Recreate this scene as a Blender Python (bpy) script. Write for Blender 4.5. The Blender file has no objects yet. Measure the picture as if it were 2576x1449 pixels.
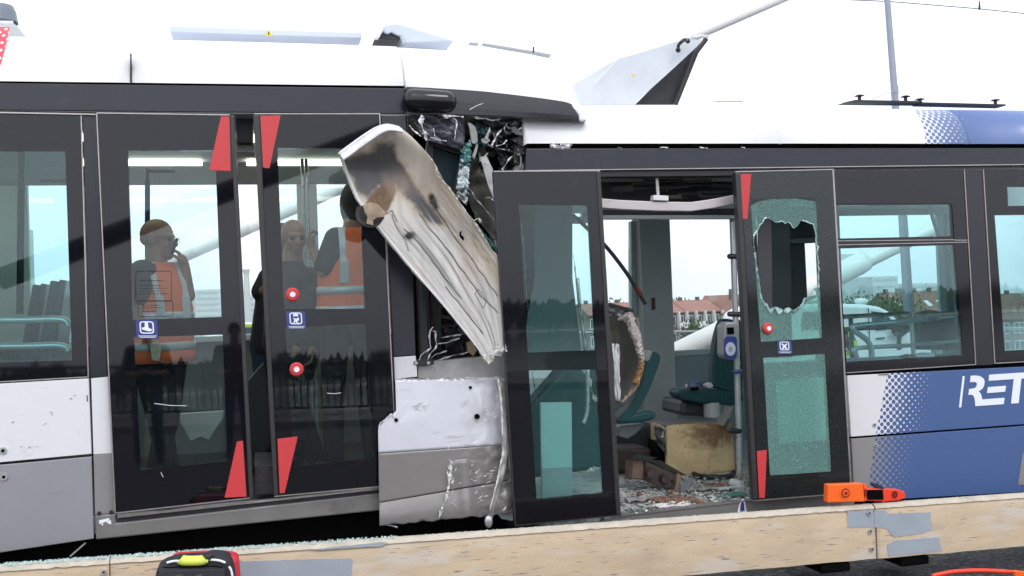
import bpy, bmesh, math, random
from mathutils import Vector, Matrix, noise
random.seed(7)
SC = bpy.context.scene
COL = SC.collection
rad = math.radians

# ------------------------------------------------------------------ camera
F = 2504.0                      # focal length in px of a 2576 wide picture
YAW, ROLL, PITCH = rad(14), rad(2.0), math.atan2(40.5, 2504)
D = 5.44
CAM = Vector((-1.36, -D, 1.65))
R0 = Vector((math.cos(YAW), -math.sin(YAW), 0))
Fh = Vector((math.sin(YAW), math.cos(YAW), 0))
UP = Vector((0, 0, 1))
FW = Fh*math.cos(PITCH) + UP*math.sin(PITCH)
U0 = UP*math.cos(PITCH) - Fh*math.sin(PITCH)
CR = R0*math.cos(ROLL) - U0*math.sin(ROLL)
CU = U0*math.cos(ROLL) + R0*math.sin(ROLL)
cd = bpy.data.cameras.new('camera'); cam = bpy.data.objects.new('camera', cd); COL.objects.link(cam)
cam.matrix_world = Matrix(((CR.x, CU.x, -FW.x, CAM.x), (CR.y, CU.y, -FW.y, CAM.y), (CR.z, CU.z, -FW.z, CAM.z), (0, 0, 0, 1)))
cd.sensor_width = 36; cd.lens = 36*F/2576; cd.clip_end = 9000; cd.clip_start = 0.05
SC.camera = cam

# ------------------------------------------------------------------ light
w = bpy.data.worlds.new("World"); SC.world = w; w.use_nodes = True
nt = w.node_tree; bg = nt.nodes['Background']
sky = nt.nodes.new('ShaderNodeTexSky'); sky.sky_type = 'NISHITA'; sky.sun_disc = False
sky.sun_elevation = rad(48); sky.sun_rotation = rad(200); sky.dust_density = 4; sky.air_density = 1.2
hs = nt.nodes.new('ShaderNodeHueSaturation'); hs.inputs['Saturation'].default_value = 0.12
mx = nt.nodes.new('ShaderNodeMixRGB'); mx.inputs[0].default_value = 0.7; mx.inputs[2].default_value = (9.0, 9.5, 10.6, 1)
nt.links.new(sky.outputs[0], hs.inputs['Color']); nt.links.new(hs.outputs[0], mx.inputs[1])
nt.links.new(mx.outputs[0], bg.inputs[0]); bg.inputs[1].default_value = 0.14
sl = bpy.data.lights.new('sun', 'SUN'); sl.energy = 0.7; sl.angle = rad(20); sl.color = (1, .96, .9)
so = bpy.data.objects.new('sun', sl); COL.objects.link(so)
so.rotation_euler = (rad(42), 0, rad(200-180))
SC.view_settings.view_transform = 'Standard'; SC.view_settings.look = 'None'
SC.view_settings.exposure = 0.35; SC.view_settings.gamma = 1
SC.cycles.max_bounces = 10; SC.cycles.transparent_max_bounces = 16

# ------------------------------------------------------------------ mapping photo px (2576 wide) to real planes
def ray(px, py):
    return FW*F + CR*(px-1288) + CU*(724.5-py)
def P(px, py, y=0.0):           # point on the upright plane y
    d = ray(px, py); return CAM + d*((y-CAM.y)/d.y)
K = 0.023
def L(px, py, dy=0.0):          # point on the left tram's side (leans back a little)
    d = ray(px, py)
    t = (dy + K*(CAM.z-0.6) - CAM.y)/(d.y - K*d.z)
    return CAM + d*t
def G(px, py, z):               # point on level z
    d = ray(px, py); return CAM + d*((z-CAM.z)/d.z)
def q(fn, dy, *pts):
    return [fn(a, b, dy) for a, b in pts]
def Z(x0, y0, s, pts):          # from an enlarged crop
    return [((x0+a/s)*0.670833, (y0+b/s)*0.670833) for a, b in pts]

# ------------------------------------------------------------------ materials
MATS = {}
def mat(name, col, rough=.5, metal=0, spec=.5, var=0.0, vscale=6, bump=0.0, bscale=60, dirt=None, dirtamt=0, dscale=4, stretch=(1,1,1), coat=0):
    m = bpy.data.materials.new(name); m.use_nodes = True; n = m.node_tree; b = n.nodes['Principled BSDF']
    b.inputs['Base Color'].default_value = (*col, 1); b.inputs['Roughness'].default_value = rough
    b.inputs['Metallic'].default_value = metal; b.inputs['Specular IOR Level'].default_value = spec
    b.inputs['Coat Weight'].default_value = coat; b.inputs['Coat Roughness'].default_value = .06
    tc = n.nodes.new('ShaderNodeTexCoord'); mp = n.nodes.new('ShaderNodeMapping'); mp.inputs['Scale'].default_value = stretch
    n.links.new(tc.outputs['Object'], mp.inputs[0])
    last = None
    def nz(scale, det=5, rgh=.6):
        t = n.nodes.new('ShaderNodeTexNoise'); t.inputs['Scale'].default_value = scale; t.inputs['Detail'].default_value = det
        t.inputs['Roughness'].default_value = rgh; n.links.new(mp.outputs[0], t.inputs[0]); return t
    src = None
    if var > 0:
        t = nz(vscale); cr = n.nodes.new('ShaderNodeValToRGB')
        cr.color_ramp.elements[0].position = .3; cr.color_ramp.elements[1].position = .7
        cr.color_ramp.elements[0].color = (*[c*(1-var) for c in col], 1); cr.color_ramp.elements[1].color = (*[min(1, c*(1+var)) for c in col], 1)
        n.links.new(t.outputs[0], cr.inputs[0]); src = cr.outputs[0]
        rr = n.nodes.new('ShaderNodeMapRange'); rr.inputs[3].default_value = max(.02, rough*(1-var)); rr.inputs[4].default_value = min(1, rough*(1+var))
        n.links.new(t.outputs[0], rr.inputs[0]); n.links.new(rr.outputs[0], b.inputs['Roughness'])
    if dirt:
        t = nz(dscale, 8, .7); cr = n.nodes.new('ShaderNodeValToRGB')
        cr.color_ramp.elements[0].position = 1-.35-dirtamt; cr.color_ramp.elements[1].position = 1-.25-dirtamt*.6
        cr.color_ramp.elements[0].color = (0,0,0,1); cr.color_ramp.elements[1].color = (1,1,1,1)
        n.links.new(t.outputs[0], cr.inputs[0])
        mr = n.nodes.new('ShaderNodeMixRGB'); n.links.new(cr.outputs[0], mr.inputs[0])
        if src: n.links.new(src, mr.inputs[1])
        else: mr.inputs[1].default_value = (*col, 1)
        mr.inputs[2].default_value = (*dirt, 1); src = mr.outputs[0]
    if src: n.links.new(src, b.inputs['Base Color'])
    if bump > 0:
        t = nz(bscale, 4); bp = n.nodes.new('ShaderNodeBump'); bp.inputs['Strength'].default_value = bump; bp.inputs['Distance'].default_value = .02
        n.links.new(t.outputs[0], bp.inputs['Height']); n.links.new(bp.outputs[0], b.inputs['Normal'])
    MATS[name] = m; return m

def glassmat(name, tint, haze=0.0, hcol=(.5,.6,.6), rough=.0, refl=1.0):
    m = bpy.data.materials.new(name); m.use_nodes = True; n = m.node_tree
    for x in list(n.nodes): n.nodes.remove(x)
    o = n.nodes.new('ShaderNodeOutputMaterial'); tr = n.nodes.new('ShaderNodeBsdfTransparent'); tr.inputs[0].default_value = (*tint, 1)
    gl = n.nodes.new('ShaderNodeBsdfGlossy'); gl.inputs['Roughness'].default_value = rough; gl.inputs[0].default_value = (refl, refl, refl, 1)
    fr = n.nodes.new('ShaderNodeFresnel'); fr.inputs[0].default_value = 1.5
    ms = n.nodes.new('ShaderNodeMixShader'); n.links.new(fr.outputs[0], ms.inputs[0]); n.links.new(tr.outputs[0], ms.inputs[1]); n.links.new(gl.outputs[0], ms.inputs[2])
    out = ms.outputs[0]
    if haze:
        df = n.nodes.new('ShaderNodeBsdfDiffuse'); df.inputs[0].default_value = (*hcol, 1)
        m2 = n.nodes.new('ShaderNodeMixShader'); m2.inputs[0].default_value = haze
        n.links.new(out, m2.inputs[1]); n.links.new(df.outputs[0], m2.inputs[2]); out = m2.outputs[0]
    n.links.new(out, o.inputs[0]); MATS[name] = m; return m

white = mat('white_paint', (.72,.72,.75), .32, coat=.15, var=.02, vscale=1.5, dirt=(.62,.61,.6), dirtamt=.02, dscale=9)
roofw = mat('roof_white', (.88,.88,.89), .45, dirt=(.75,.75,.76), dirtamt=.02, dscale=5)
grey = mat('grey_paint', (.245,.235,.235), .38, var=.05, vscale=2, coat=.15, dirt=(.17,.165,.16), dirtamt=.04, dscale=7)
silver = mat('silver_paint', (.315,.315,.34), .36, metal=.25, var=.05, vscale=2, dirt=(.3,.3,.3), dirtamt=.03, dscale=6)
sill = mat('sill_grey', (.2,.195,.19), .42, metal=.2, var=.1, dirt=(.12,.11,.1), dirtamt=.06)
band = mat('anthracite_band', (.020,.022,.032), .28, spec=.5, var=.06, vscale=1.2, dirt=(.05,.05,.055), dirtamt=.03, stretch=(1,1,3))
blackgl = mat('black_glass', (.005,.005,.008), .03, spec=.48, dirt=(.012,.012,.014), dirtamt=.05, dscale=3)
pillar = mat('dark_pillar', (.016,.017,.026), .2, spec=.5, var=.05)
rubber = mat('rubber', (.018,.018,.02), .55, var=.1)
frame = mat('door_frame', (.045,.043,.045), .35, metal=.3, var=.1)
trim = mat('aluminium_trim', (.45,.42,.41), .35, metal=.8, var=.15, vscale=20)
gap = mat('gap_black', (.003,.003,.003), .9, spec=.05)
red = mat('red_sticker', (.58,.045,.05), .4)
blue_st = mat('blue_sticker', (.035,.05,.22), .4)
whitedec = mat('white_decal', (.82,.84,.9), .45)
blackplastic = mat('black_plastic', (.006,.006,.008), .10, spec=.5)
dkmetal = mat('dark_metal', (.03,.03,.032), .5, metal=.3, var=.3, vscale=15, bump=.2)
steel = mat('stainless_steel', (.56,.57,.57), .28, metal=.55, var=.1)
alu = mat('bare_aluminium', (.48,.45,.45), .4, metal=.5, var=.12, vscale=18)
crmetal = mat('torn_metal', (.74,.74,.76), .4, metal=.2, var=.3, vscale=30, bump=.4, bscale=40)
teal_seat = mat('teal_upholstery', (.008,.064,.070), .6, var=.2, vscale=40, bump=.1, bscale=200)
seatshell = mat('seat_shell', (.05,.055,.06), .4)
wallgrey = mat('interior_grey', (.56,.58,.57), .5, var=.05)
wallgreen = mat('interior_blue_grey', (.30,.37,.38), .5, var=.06)
ceilm = mat('ceiling_panel', (.5,.52,.5), .5, var=.03)
floorm = mat('floor_dark', (.05,.055,.058), .6, var=.2, vscale=20)
floordust = mat('dusty_floor', (.36,.37,.37), .8, var=.35, vscale=60, bump=.5, bscale=90, dirt=(.62,.63,.63), dirtamt=.25, dscale=25)
concrete = mat('concrete', (.54,.42,.29), .75, var=.10, vscale=7, bump=.2, bscale=90, dirt=(.40,.33,.26), dirtamt=.07, dscale=4, stretch=(.7,.7,3))
def scratch(m, col, sc, stretch, lo, hi, amt=1.0):       # adds fine marks with a shape of their own
    n = m.node_tree; b = n.nodes['Principled BSDF']; lk = b.inputs['Base Color'].links
    tc = n.nodes.new('ShaderNodeTexCoord'); mp = n.nodes.new('ShaderNodeMapping'); mp.inputs['Scale'].default_value = stretch
    mp.inputs['Rotation'].default_value = (0, .15, 0)
    t = n.nodes.new('ShaderNodeTexNoise'); t.inputs['Scale'].default_value = sc; t.inputs['Detail'].default_value = 6
    n.links.new(tc.outputs['Object'], mp.inputs[0]); n.links.new(mp.outputs[0], t.inputs[0])
    mr = n.nodes.new('ShaderNodeMapRange'); mr.inputs[1].default_value = lo; mr.inputs[2].default_value = hi; mr.inputs[4].default_value = amt
    n.links.new(t.outputs[0], mr.inputs[0]); mx = n.nodes.new('ShaderNodeMixRGB'); n.links.new(mr.outputs[0], mx.inputs[0])
    if lk: n.links.new(lk[0].from_socket, mx.inputs[1])
    else: mx.inputs[1].default_value = b.inputs['Base Color'].default_value
    mx.inputs[2].default_value = (*col, 1); n.links.new(mx.outputs[0], b.inputs['Base Color'])
scratch(concrete, (.55,.5,.44), 3, (1,1,4), .56, .66, .7)
scratch(concrete, (.05,.06,.09), 6, (1.5,1,26), .645, .68, .8)
scratch(concrete, (.38,.29,.2), 2.2, (1,1,1.5), .58, .75, .45)
scratch(concrete, (.18,.15,.13), 22, (1,1,1), .715, .74, .6)
scratch(grey, (.33,.32,.32), 4, (1,1,9), .6, .75, .35)
scratch(white, (.5,.49,.5), 7, (1,1,6), .69, .74, .5)
conctop = mat('concrete_top', (.52,.46,.38), .85, var=.15, vscale=12, bump=.4, bscale=60)
patch = mat('grey_touch_up_paint', (.32,.355,.405), .65, var=.08, dirt=(.42,.38,.32), dirtamt=.05, dscale=20)
asphalt = mat('asphalt', (.055,.055,.057), .85, var=.4, vscale=3, bump=.6, bscale=300, dirt=(.2,.2,.2), dirtamt=.16, dscale=30)
orange = mat('orange_plastic', (.95,.14,.012), .38, coat=.2)
orangered = mat('red_orange_plastic', (.85,.055,.02), .38)
darkred = mat('dark_red', (.25,.01,.005), .5)
tealboard = mat('teal_board', (.72,.88,.84), .4, var=.03)
foam = mat('yellow_foam', (.60,.45,.25), .85, var=.15, vscale=8, bump=.35, bscale=60, dirt=(.30,.18,.07), dirtamt=.10, dscale=3)
scratch(foam, (.12,.06,.02), 40, (1,1,1), .66, .7, .8)
fibre = mat('raw_fibreglass', (.62,.56,.5), .9, var=.25, vscale=30, bump=.8, bscale=60)
brown = mat('rusty_brown', (.07,.05,.045), .5, metal=.3, var=.3, vscale=14, bump=.3)
rust = mat('rust_bits', (.20,.11,.075), .8, var=.4, vscale=30)
skin = mat('skin', (.33,.18,.125), .5, var=.05)
vest = mat('orange_vest', (1.0,.20,.07), .7, var=.05, bump=.2, bscale=25)
vestlime = mat('lime_vest', (.45,.62,.03), .7, var=.05)
reflt = mat('reflective_tape', (.62,.66,.68), .35, metal=.2)
shirt = mat('dark_shirt', (.02,.024,.03), .8, bump=.2, bscale=20)
jeans = mat('navy_trousers', (.03,.05,.10), .85, bump=.2, bscale=30)
hair = mat('dark_hair', (.02,.015,.012), .7)
leafm = mat('leaves', (.06,.10,.03), .7, var=.35, vscale=.8)
leafm2 = mat('leaves_olive', (.09,.11,.045), .7, var=.35, vscale=.8)
bark = mat('bark', (.09,.07,.05), .9, var=.3)
cablem = mat('white_stay_paint', (.74,.73,.70), .35, coat=.2, var=.03, vscale=.5)
postm = mat('grey_post', (.33,.36,.42), .45, metal=.2, var=.05)
rails = mat('railing_steel', (.22,.235,.24), .5, metal=.3, var=.1)
railsd = mat('railing_dark', (.02,.021,.023), .5)
glass = glassmat('window_glass', (.75,.94,.94))
glassd = glassmat('door_glass', (.90,.985,.985), refl=.8)
glassfar = glassmat('far_window_glass', (.97,1.0,1.0))
water_bottle = glassmat('bottle_plastic', (.85,.9,.9), haze=.15)

def crackedmat(name, tint, col, fine=110, amt=.34):
    m = bpy.data.materials.new(name); m.use_nodes = True; n = m.node_tree
    for x in list(n.nodes): n.nodes.remove(x)
    o = n.nodes.new('ShaderNodeOutputMaterial'); tr = n.nodes.new('ShaderNodeBsdfTransparent'); tr.inputs[0].default_value = (*tint, 1)
    df = n.nodes.new('ShaderNodeBsdfPrincipled'); df.inputs['Base Color'].default_value = (*col, 1); df.inputs['Roughness'].default_value = .12
    tl = n.nodes.new('ShaderNodeBsdfTranslucent'); tl.inputs[0].default_value = (*col, 1)
    tc = n.nodes.new('ShaderNodeTexCoord')
    v = n.nodes.new('ShaderNodeTexVoronoi'); v.feature = 'DISTANCE_TO_EDGE'; v.inputs['Scale'].default_value = fine
    n.links.new(tc.outputs['Object'], v.inputs[0])
    mr = n.nodes.new('ShaderNodeMapRange'); mr.inputs[1].default_value = .0; mr.inputs[2].default_value = .09; mr.inputs[3].default_value = 1; mr.inputs[4].default_value = 0
    n.links.new(v.outputs['Distance'], mr.inputs[0])
    v2 = n.nodes.new('ShaderNodeTexVoronoi'); v2.feature = 'DISTANCE_TO_EDGE'; v2.inputs['Scale'].default_value = 7
    n.links.new(tc.outputs['Object'], v2.inputs[0])
    m3 = n.nodes.new('ShaderNodeMapRange'); m3.inputs[2].default_value = .012; m3.inputs[3].default_value = .0; m3.inputs[4].default_value = 0
    n.links.new(v2.outputs['Distance'], m3.inputs[0])
    nz = n.nodes.new('ShaderNodeTexNoise'); nz.inputs['Scale'].default_value = 260; n.links.new(tc.outputs['Object'], nz.inputs[0])
    m4 = n.nodes.new('ShaderNodeMapRange'); m4.inputs[1].default_value = .3; m4.inputs[2].default_value = .75; m4.inputs[4].default_value = .42; n.links.new(nz.outputs[0], m4.inputs[0])
    ad = n.nodes.new('ShaderNodeMath'); ad.operation = 'MULTIPLY_ADD'; ad.inputs[1].default_value = amt; n.links.new(mr.outputs[0], ad.inputs[0]); n.links.new(m3.outputs[0], ad.inputs[2])
    a2 = n.nodes.new('ShaderNodeMath'); a2.operation = 'ADD'; a2.use_clamp = True; n.links.new(ad.outputs[0], a2.inputs[0]); n.links.new(m4.outputs[0], a2.inputs[1])
    bp = n.nodes.new('ShaderNodeBump'); bp.inputs['Strength'].default_value = .4; bp.inputs['Distance'].default_value = .004
    n.links.new(v.outputs['Distance'], bp.inputs['Height']); n.links.new(bp.outputs[0], df.inputs['Normal'])
    mb = n.nodes.new('ShaderNodeMixShader'); mb.inputs[0].default_value = .4; n.links.new(df.outputs[0], mb.inputs[1]); n.links.new(tl.outputs[0], mb.inputs[2])
    gl = n.nodes.new('ShaderNodeBsdfGlossy'); gl.inputs['Roughness'].default_value = .05; n.links.new(bp.outputs[0], gl.inputs['Normal'])
    fr = n.nodes.new('ShaderNodeFresnel'); m0 = n.nodes.new('ShaderNodeMixShader'); n.links.new(fr.outputs[0], m0.inputs[0]); n.links.new(tr.outputs[0], m0.inputs[1]); n.links.new(gl.outputs[0], m0.inputs[2])
    ms = n.nodes.new('ShaderNodeMixShader'); n.links.new(a2.outputs[0], ms.inputs[0]); n.links.new(m0.outputs[0], ms.inputs[1]); n.links.new(mb.outputs[0], ms.inputs[2])
    n.links.new(ms.outputs[0], o.inputs[0]); MATS[name] = m; return m
cracked = crackedmat('shattered_glass', (.50,.80,.76), (.50,.80,.73))
crackedw = crackedmat('shattered_white_glass', (.5,.7,.7), (.62,.76,.74), 60, .6)
crackedk = mat('shattered_black_glass', (.010,.012,.013), .08, spec=.6)
scratch(crackedk, (.22,.26,.26), 210, (1,1,1), .63, .69, .9)

# ------------------------------------------------------------------ mesh helpers (world coordinates)
def plate(bm, pts, t=.01, vec=None):
    v = vec or Vector((0, 1, 0))
    a = [bm.verts.new(p) for p in pts]; b = [bm.verts.new(p + v*t) for p in pts]
    n = len(a); bm.faces.new(a); bm.faces.new(b[::-1])
    for i in range(n): bm.faces.new((a[i], b[i], b[(i+1) % n], a[(i+1) % n]))
def ring(bm, out, inn, t=.01):
    v = Vector((0, 1, 0))*t; n = len(out)
    A = [bm.verts.new(p) for p in out]; B = [bm.verts.new(p) for p in inn]
    A2 = [bm.verts.new(p+v) for p in out]; B2 = [bm.verts.new(p+v) for p in inn]
    for i in range(n):
        j = (i+1) % n
        bm.faces.new((A[i], A[j], B[j], B[i])); bm.faces.new((A2[i], B2[i], B2[j], A2[j]))
        bm.faces.new((A[i], A2[i], A2[j], A[j])); bm.faces.new((B[i], B[j], B2[j], B2[i]))
def box(bm, x0, x1, y0, y1, z0, z1):
    vs = [bm.verts.new((x, y, z)) for z in (z0, z1) for y in (y0, y1) for x in (x0, x1)]
    for f in ((0,2,3,1),(4,5,7,6),(0,1,5,4),(2,6,7,3),(0,4,6,2),(1,3,7,5)): bm.faces.new([vs[i] for i in f])
def frame_of(d):
    d = d.normalized(); u = d.cross(Vector((0,0,1)))
    if u.length < .05: u = d.cross(Vector((0,1,0)))
    u.normalize(); return u, d.cross(u).normalized()
def tube(bm, path, r, seg=10, cap=True):
    path = [Vector(p) for p in path]; n = len(path); rs = r if isinstance(r, (list, tuple)) else [r]*n
    rows = []; u = None
    for i, p in enumerate(path):
        d = (path[min(i+1, n-1)] - path[max(i-1, 0)])
        if d.length < 1e-9: d = Vector((0,0,1))
        d.normalize()
        if u is None: u, v = frame_of(d)
        else:
            u = (u - d*u.dot(d)); u.normalize(); v = d.cross(u)
        rows.append([bm.verts.new(p + (u*math.cos(2*math.pi*k/seg) + v*math.sin(2*math.pi*k/seg))*rs[i]) for k in range(seg)])
    for a, b in zip(rows, rows[1:]):
        for k in range(seg): bm.faces.new((a[k], a[(k+1) % seg], b[(k+1) % seg], b[k]))
    if cap: bm.faces.new(rows[0][::-1]); bm.faces.new(rows[-1])
def smoothpath(pts, n=6):
    pts = [Vector(p) for p in pts]; out = []
    for i in range(len(pts)-1):
        p0, p1, p2, p3 = pts[max(i-1,0)], pts[i], pts[i+1], pts[min(i+2, len(pts)-1)]
        for k in range(n):
            t = k/n
            out.append(.5*((2*p1) + (p2-p0)*t + (2*p0-5*p1+4*p2-p3)*t*t + (3*p1-p0-3*p2+p3)*t**3))
    out.append(pts[-1]); return out
def disc(bm, c, n, r, t, seg=24, r2=None):
    n = n.normalized(); tube(bm, [c, c+n*t], [r, r2 if r2 is not None else r], seg)
def ellipsoid(bm, c, r, m=None, seg=14, rings=10):
    M = Matrix.Translation(c) @ (m.to_4x4() if m else Matrix()) @ Matrix.Diagonal((*r, 1))
    bmesh.ops.create_uvsphere(bm, u_segments=seg, v_segments=rings, radius=1, matrix=M)
def capsule(bm, a, b, ra, rb, seg=12):
    a, b = Vector(a), Vector(b); d = (b-a)
    if d.length < 1e-6: d = Vector((0,0,1e-4))
    n = d.normalized(); pts = []; rs = []
    for k in range(4):
        th = math.pi/2*(k/4); pts.append(a - n*ra*math.cos(th)); rs.append(max(.0005, ra*math.sin(th)))
    pts += [a, b]; rs += [ra, rb]
    for k in range(1, 5):
        th = math.pi/2*(k/4); pts.append(b + n*rb*math.sin(th)); rs.append(max(.0005, rb*math.cos(th)))
    tube(bm, pts, rs, seg)
def loft(bm, secs, seg=24):     # secs: (centre, rx, ry, yaw)
    rows = []
    for c, rx, ry, yaw in secs:
        c = Vector(c); ux = Vector((math.cos(yaw), math.sin(yaw), 0)); uy = Vector((-math.sin(yaw), math.cos(yaw), 0))
        row = []
        for k in range(seg):
            a = 2*math.pi*k/seg; ca, sa = math.cos(a), math.sin(a)
            e = .8; x = math.copysign(abs(ca)**e, ca); y = math.copysign(abs(sa)**e, sa)
            row.append(bm.verts.new(c + ux*x*rx + uy*y*ry))
        rows.append(row)
    for a, b in zip(rows, rows[1:]):
        for k in range(seg): bm.faces.new((a[k], a[(k+1) % seg], b[(k+1) % seg], b[k]))
    bm.faces.new(rows[0][::-1]); bm.faces.new(rows[-1])
def grid(bm, f, nu, nv, colf=None):
    vs = [[bm.verts.new(f(i/nu, j/nv)) for i in range(nu+1)] for j in range(nv+1)]
    for j in range(nv):
        for i in range(nu): bm.faces.new((vs[j][i], vs[j][i+1], vs[j+1][i+1], vs[j+1][i]))

# ------------------------------------------------------------------ object helpers
def rootloc(o):
    while o.parent: o = o.parent
    return o.location.copy()
def thing(name, label, cat, loc=(0,0,0), group=None, kind=None):
    o = bpy.data.objects.new(name, None); COL.objects.link(o); o.location = loc; o.empty_display_size = .1
    o['label'] = label; o['category'] = cat
    if group: o['group'] = group
    if kind: o['kind'] = kind
    return o
def part(name, bm, m, parent=None, label=None, smooth=False, bevel=0, extra=None, origin=None):
    loc = rootloc(parent) if parent else (origin if origin is not None else Vector((0,0,0)))
    bmesh.ops.recalc_face_normals(bm, faces=bm.faces[:])
    bmesh.ops.translate(bm, verts=bm.verts[:], vec=-Vector(loc))
    me = bpy.data.meshes.new(name); bm.to_mesh(me); bm.free()
    o = bpy.data.objects.new(name, me); COL.objects.link(o)
    for mm in (m if isinstance(m, list) else [m]): me.materials.append(mm)
    if parent: o.parent = parent
    else: o.location = loc
    if smooth:
        for p in me.polygons: p.use_smooth = True
    if label: o['label'] = label
    if bevel:
        b = o.modifiers.new('bevel', 'BEVEL'); b.width = bevel; b.segments = 2; b.limit_method = 'ANGLE'; b.angle_limit = rad(40)
    return o
def solo(name, bm, m, label, cat, group=None, smooth=False, bevel=0, kind=None, origin=None):
    if origin is None:
        vs = bm.verts; xs = [v.co.x for v in vs]; ys = [v.co.y for v in vs]; zs = [v.co.z for v in vs]
        origin = Vector(((min(xs)+max(xs))/2, (min(ys)+max(ys))/2, min(zs)))
    o = part(name, bm, m, None, None, smooth, bevel, origin=origin)
    if label: o['label'] = label
    if cat: o['category'] = cat
    if group: o['group'] = group
    if kind: o['kind'] = kind
    return o
def B(): return bmesh.new()
def pl(name, m, parent, fn, dy, pts, t=.012, bevel=.003, label=None):
    b = B(); plate(b, q(fn, dy, *pts), t); return part(name, b, m, parent, label, bevel=bevel)
def strip(bm, fn, dy, a, b, wpx, t=.006):       # a thin line of trim between two px points
    ax, ay = a; bx, by = b; dx, dyy = bx-ax, by-ay; l = math.hypot(dx, dyy) or 1
    nx, ny = -dyy/l*wpx/2, dx/l*wpx/2
    plate(bm, q(fn, dy, (ax+nx, ay+ny), (bx+nx, by+ny), (bx-nx, by-ny), (ax-nx, ay-ny)), t)
def rrect(cx, cy, w, h, r, n=4):
    out = []
    for (sx, sy, a0) in ((1,-1,-90),(1,1,0),(-1,1,90),(-1,-1,180)):
        for k in range(n+1):
            a = rad(a0 + 90*k/n); out.append((cx+sx*(w/2-r)+r*math.cos(a), cy+sy*(h/2-r)+r*math.sin(a)))
    return out
def interp(a, b, t): return (a[0]+(b[0]-a[0])*t, a[1]+(b[1]-a[1])*t)
def bil(c, s, t):               # bilinear inside a quad tl, tr, br, bl
    return interp(interp(c[0], c[1], s), interp(c[3], c[2], s), t)
def nz3(p, s=1.0): return noise.noise(Vector(p)*s)
# ================================================================== SETTING
def deckz(x): return -0.03*(x-3)
# sheet of ground: riverbed and land reaching the horizon
b = B(); bmesh.ops.create_grid(b, x_segments=2, y_segments=2, size=1950, matrix=Matrix.Translation((0,0,-14)))
solo('ground', b, mat('far_ground', (.09,.10,.06), .9, var=.3, vscale=.05), None, None, kind='structure')
b = B(); bmesh.ops.create_grid(b, x_segments=2, y_segments=2, size=1, matrix=Matrix.Translation((0,-200,-13.4)) @ Matrix.Diagonal((1900,335,1,1)))
wm = mat('river_water', (.10,.12,.11), .16)
solo('water', b, wm, None, None, kind='structure')
b = B()
vs = []
for x in (-90, 3, 90):
    for y in (-17.5, 19): vs.append(b.verts.new((x, y, deckz(x))))
b.faces.new((vs[0], vs[2], vs[3], vs[1])); b.faces.new((vs[2], vs[4], vs[5], vs[3]))
ext = bmesh.ops.extrude_face_region(b, geom=b.faces[:]); bmesh.ops.translate(b, verts=[v for v in ext['geom'] if isinstance(v, bmesh.types.BMVert)], vec=(0,0,-1.2))
solo('road', b, asphalt, None, None, kind='structure', origin=Vector((0,0,0)))
b = B()
for y0, y1 in ((14.5, 18.8), (-17.3, -13.5)):
    plate(b, [Vector((-90,y0,deckz(-90)+.13)), Vector((90,y0,deckz(90)+.13)), Vector((90,y0,deckz(90)-.05)), Vector((-90,y0,deckz(-90)-.05))], y1-y0)
solo('pavement', b, mat('pavement', (.2,.195,.19), .8, var=.2, vscale=3), None, None, kind='structure', origin=Vector((0,16,0)))
# bridge railings
def railing(y, x0, x1, h, label, m, step=.14):
    t = thing('bridge_railing', label, 'railing', (x0, y, deckz(x0)+.13), group=None)
    zz = lambda x: deckz(x)+.13
    b = B(); tube(b, [(x0,y,zz(x0)+h), (x1,y,zz(x1)+h)], .035, 8); part('handrail', b, m, t)
    b = B(); tube(b, [(x0,y,zz(x0)+.12), (x1,y,zz(x1)+.12)], .025, 8); part('bottom_rail', b, m, t)
    b = B(); x = x0
    while x < x1: tube(b, [(x,y,zz(x)+.12), (x,y,zz(x)+h)], .007 if y > 0 else .019, 5, False); x += step
    o = part('baluster', b, m, t); o['kind'] = 'stuff'
    x = x0
    while x <= x1:
        b = B(); box(b, x-.03, x+.03, y-.05, y+.05, zz(x), zz(x)+h); part('post', b, m, t); x += 2.0 if y > 0 else 2.4
    return t
railing(17.5, -14, 46, .86, 'grey steel bridge railing seen through the tram windows before the houses', rails)
railing(-16.2, -40, 3.2, 1.05, 'dark bar railing on the near side of the bridge, mirrored in the black tram doors', railsd)
# white bridge stays (tubes)
def stay(name, pts, rs, label, sleeve=None):
    t = thing(name, label, 'bridge cable', pts[0], group='white bridge stay tubes')
    b = B(); tube(b, pts, rs, 20); part('cable_tube', b, cablem, t, smooth=True)
    if sleeve:
        a, c, r = sleeve; b = B(); tube(b, [a, a+(c-a)*.97, c], [r, r, r*.9], 20); part('sleeve', b, cablem, t, smooth=True)
def line_at(px1, py1, y1, px2, py2, y2): return P(px1,py1,y1), P(px2,py2,y2)
a, c = line_at(640, 562, 8.5, 1850, 44, 13); d = c-a
stay('bridge_stay', [a-d*.55, a, c, c+d*1.2], [.115,.108,.115,.115], 'white bridge stay tube rising behind the left tram and past the raised roof flap')
a, c = line_at(2240, 628, 9.5, 1760, 862, 9.8); d = a-c
sl0 = P(2178, 656, 9.5)
stay('bridge_stay', [c-d*.5, c, a, a+d*3], [.12,.12,.12,.12], 'white bridge stay tube with a thick lower sleeve behind the right tram windows', (c-d*.5, sl0, .185))
mv = lambda px, py, y: (lambda v: Vector((v.x, -y, v.z)))(P(px, py-112, y))
m1, m2 = mv(870,395,13), mv(180,655,13); dm = (m2-m1)
stay('bridge_stay', [m1-dm*.8, m2+dm*.25], [.19,.19], 'stay tube on the near side, shade painted as dark grey, mirrored in the black doors')
for o in COL.objects:
    if o.name.startswith('cable_tube') and o.parent and 'mirrored' in o.parent['label']: o.data.materials[0] = mat('stay_shade_tone', (.035,.04,.045), .5)  # white tube's shaded side put into a dark grey colour
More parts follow.
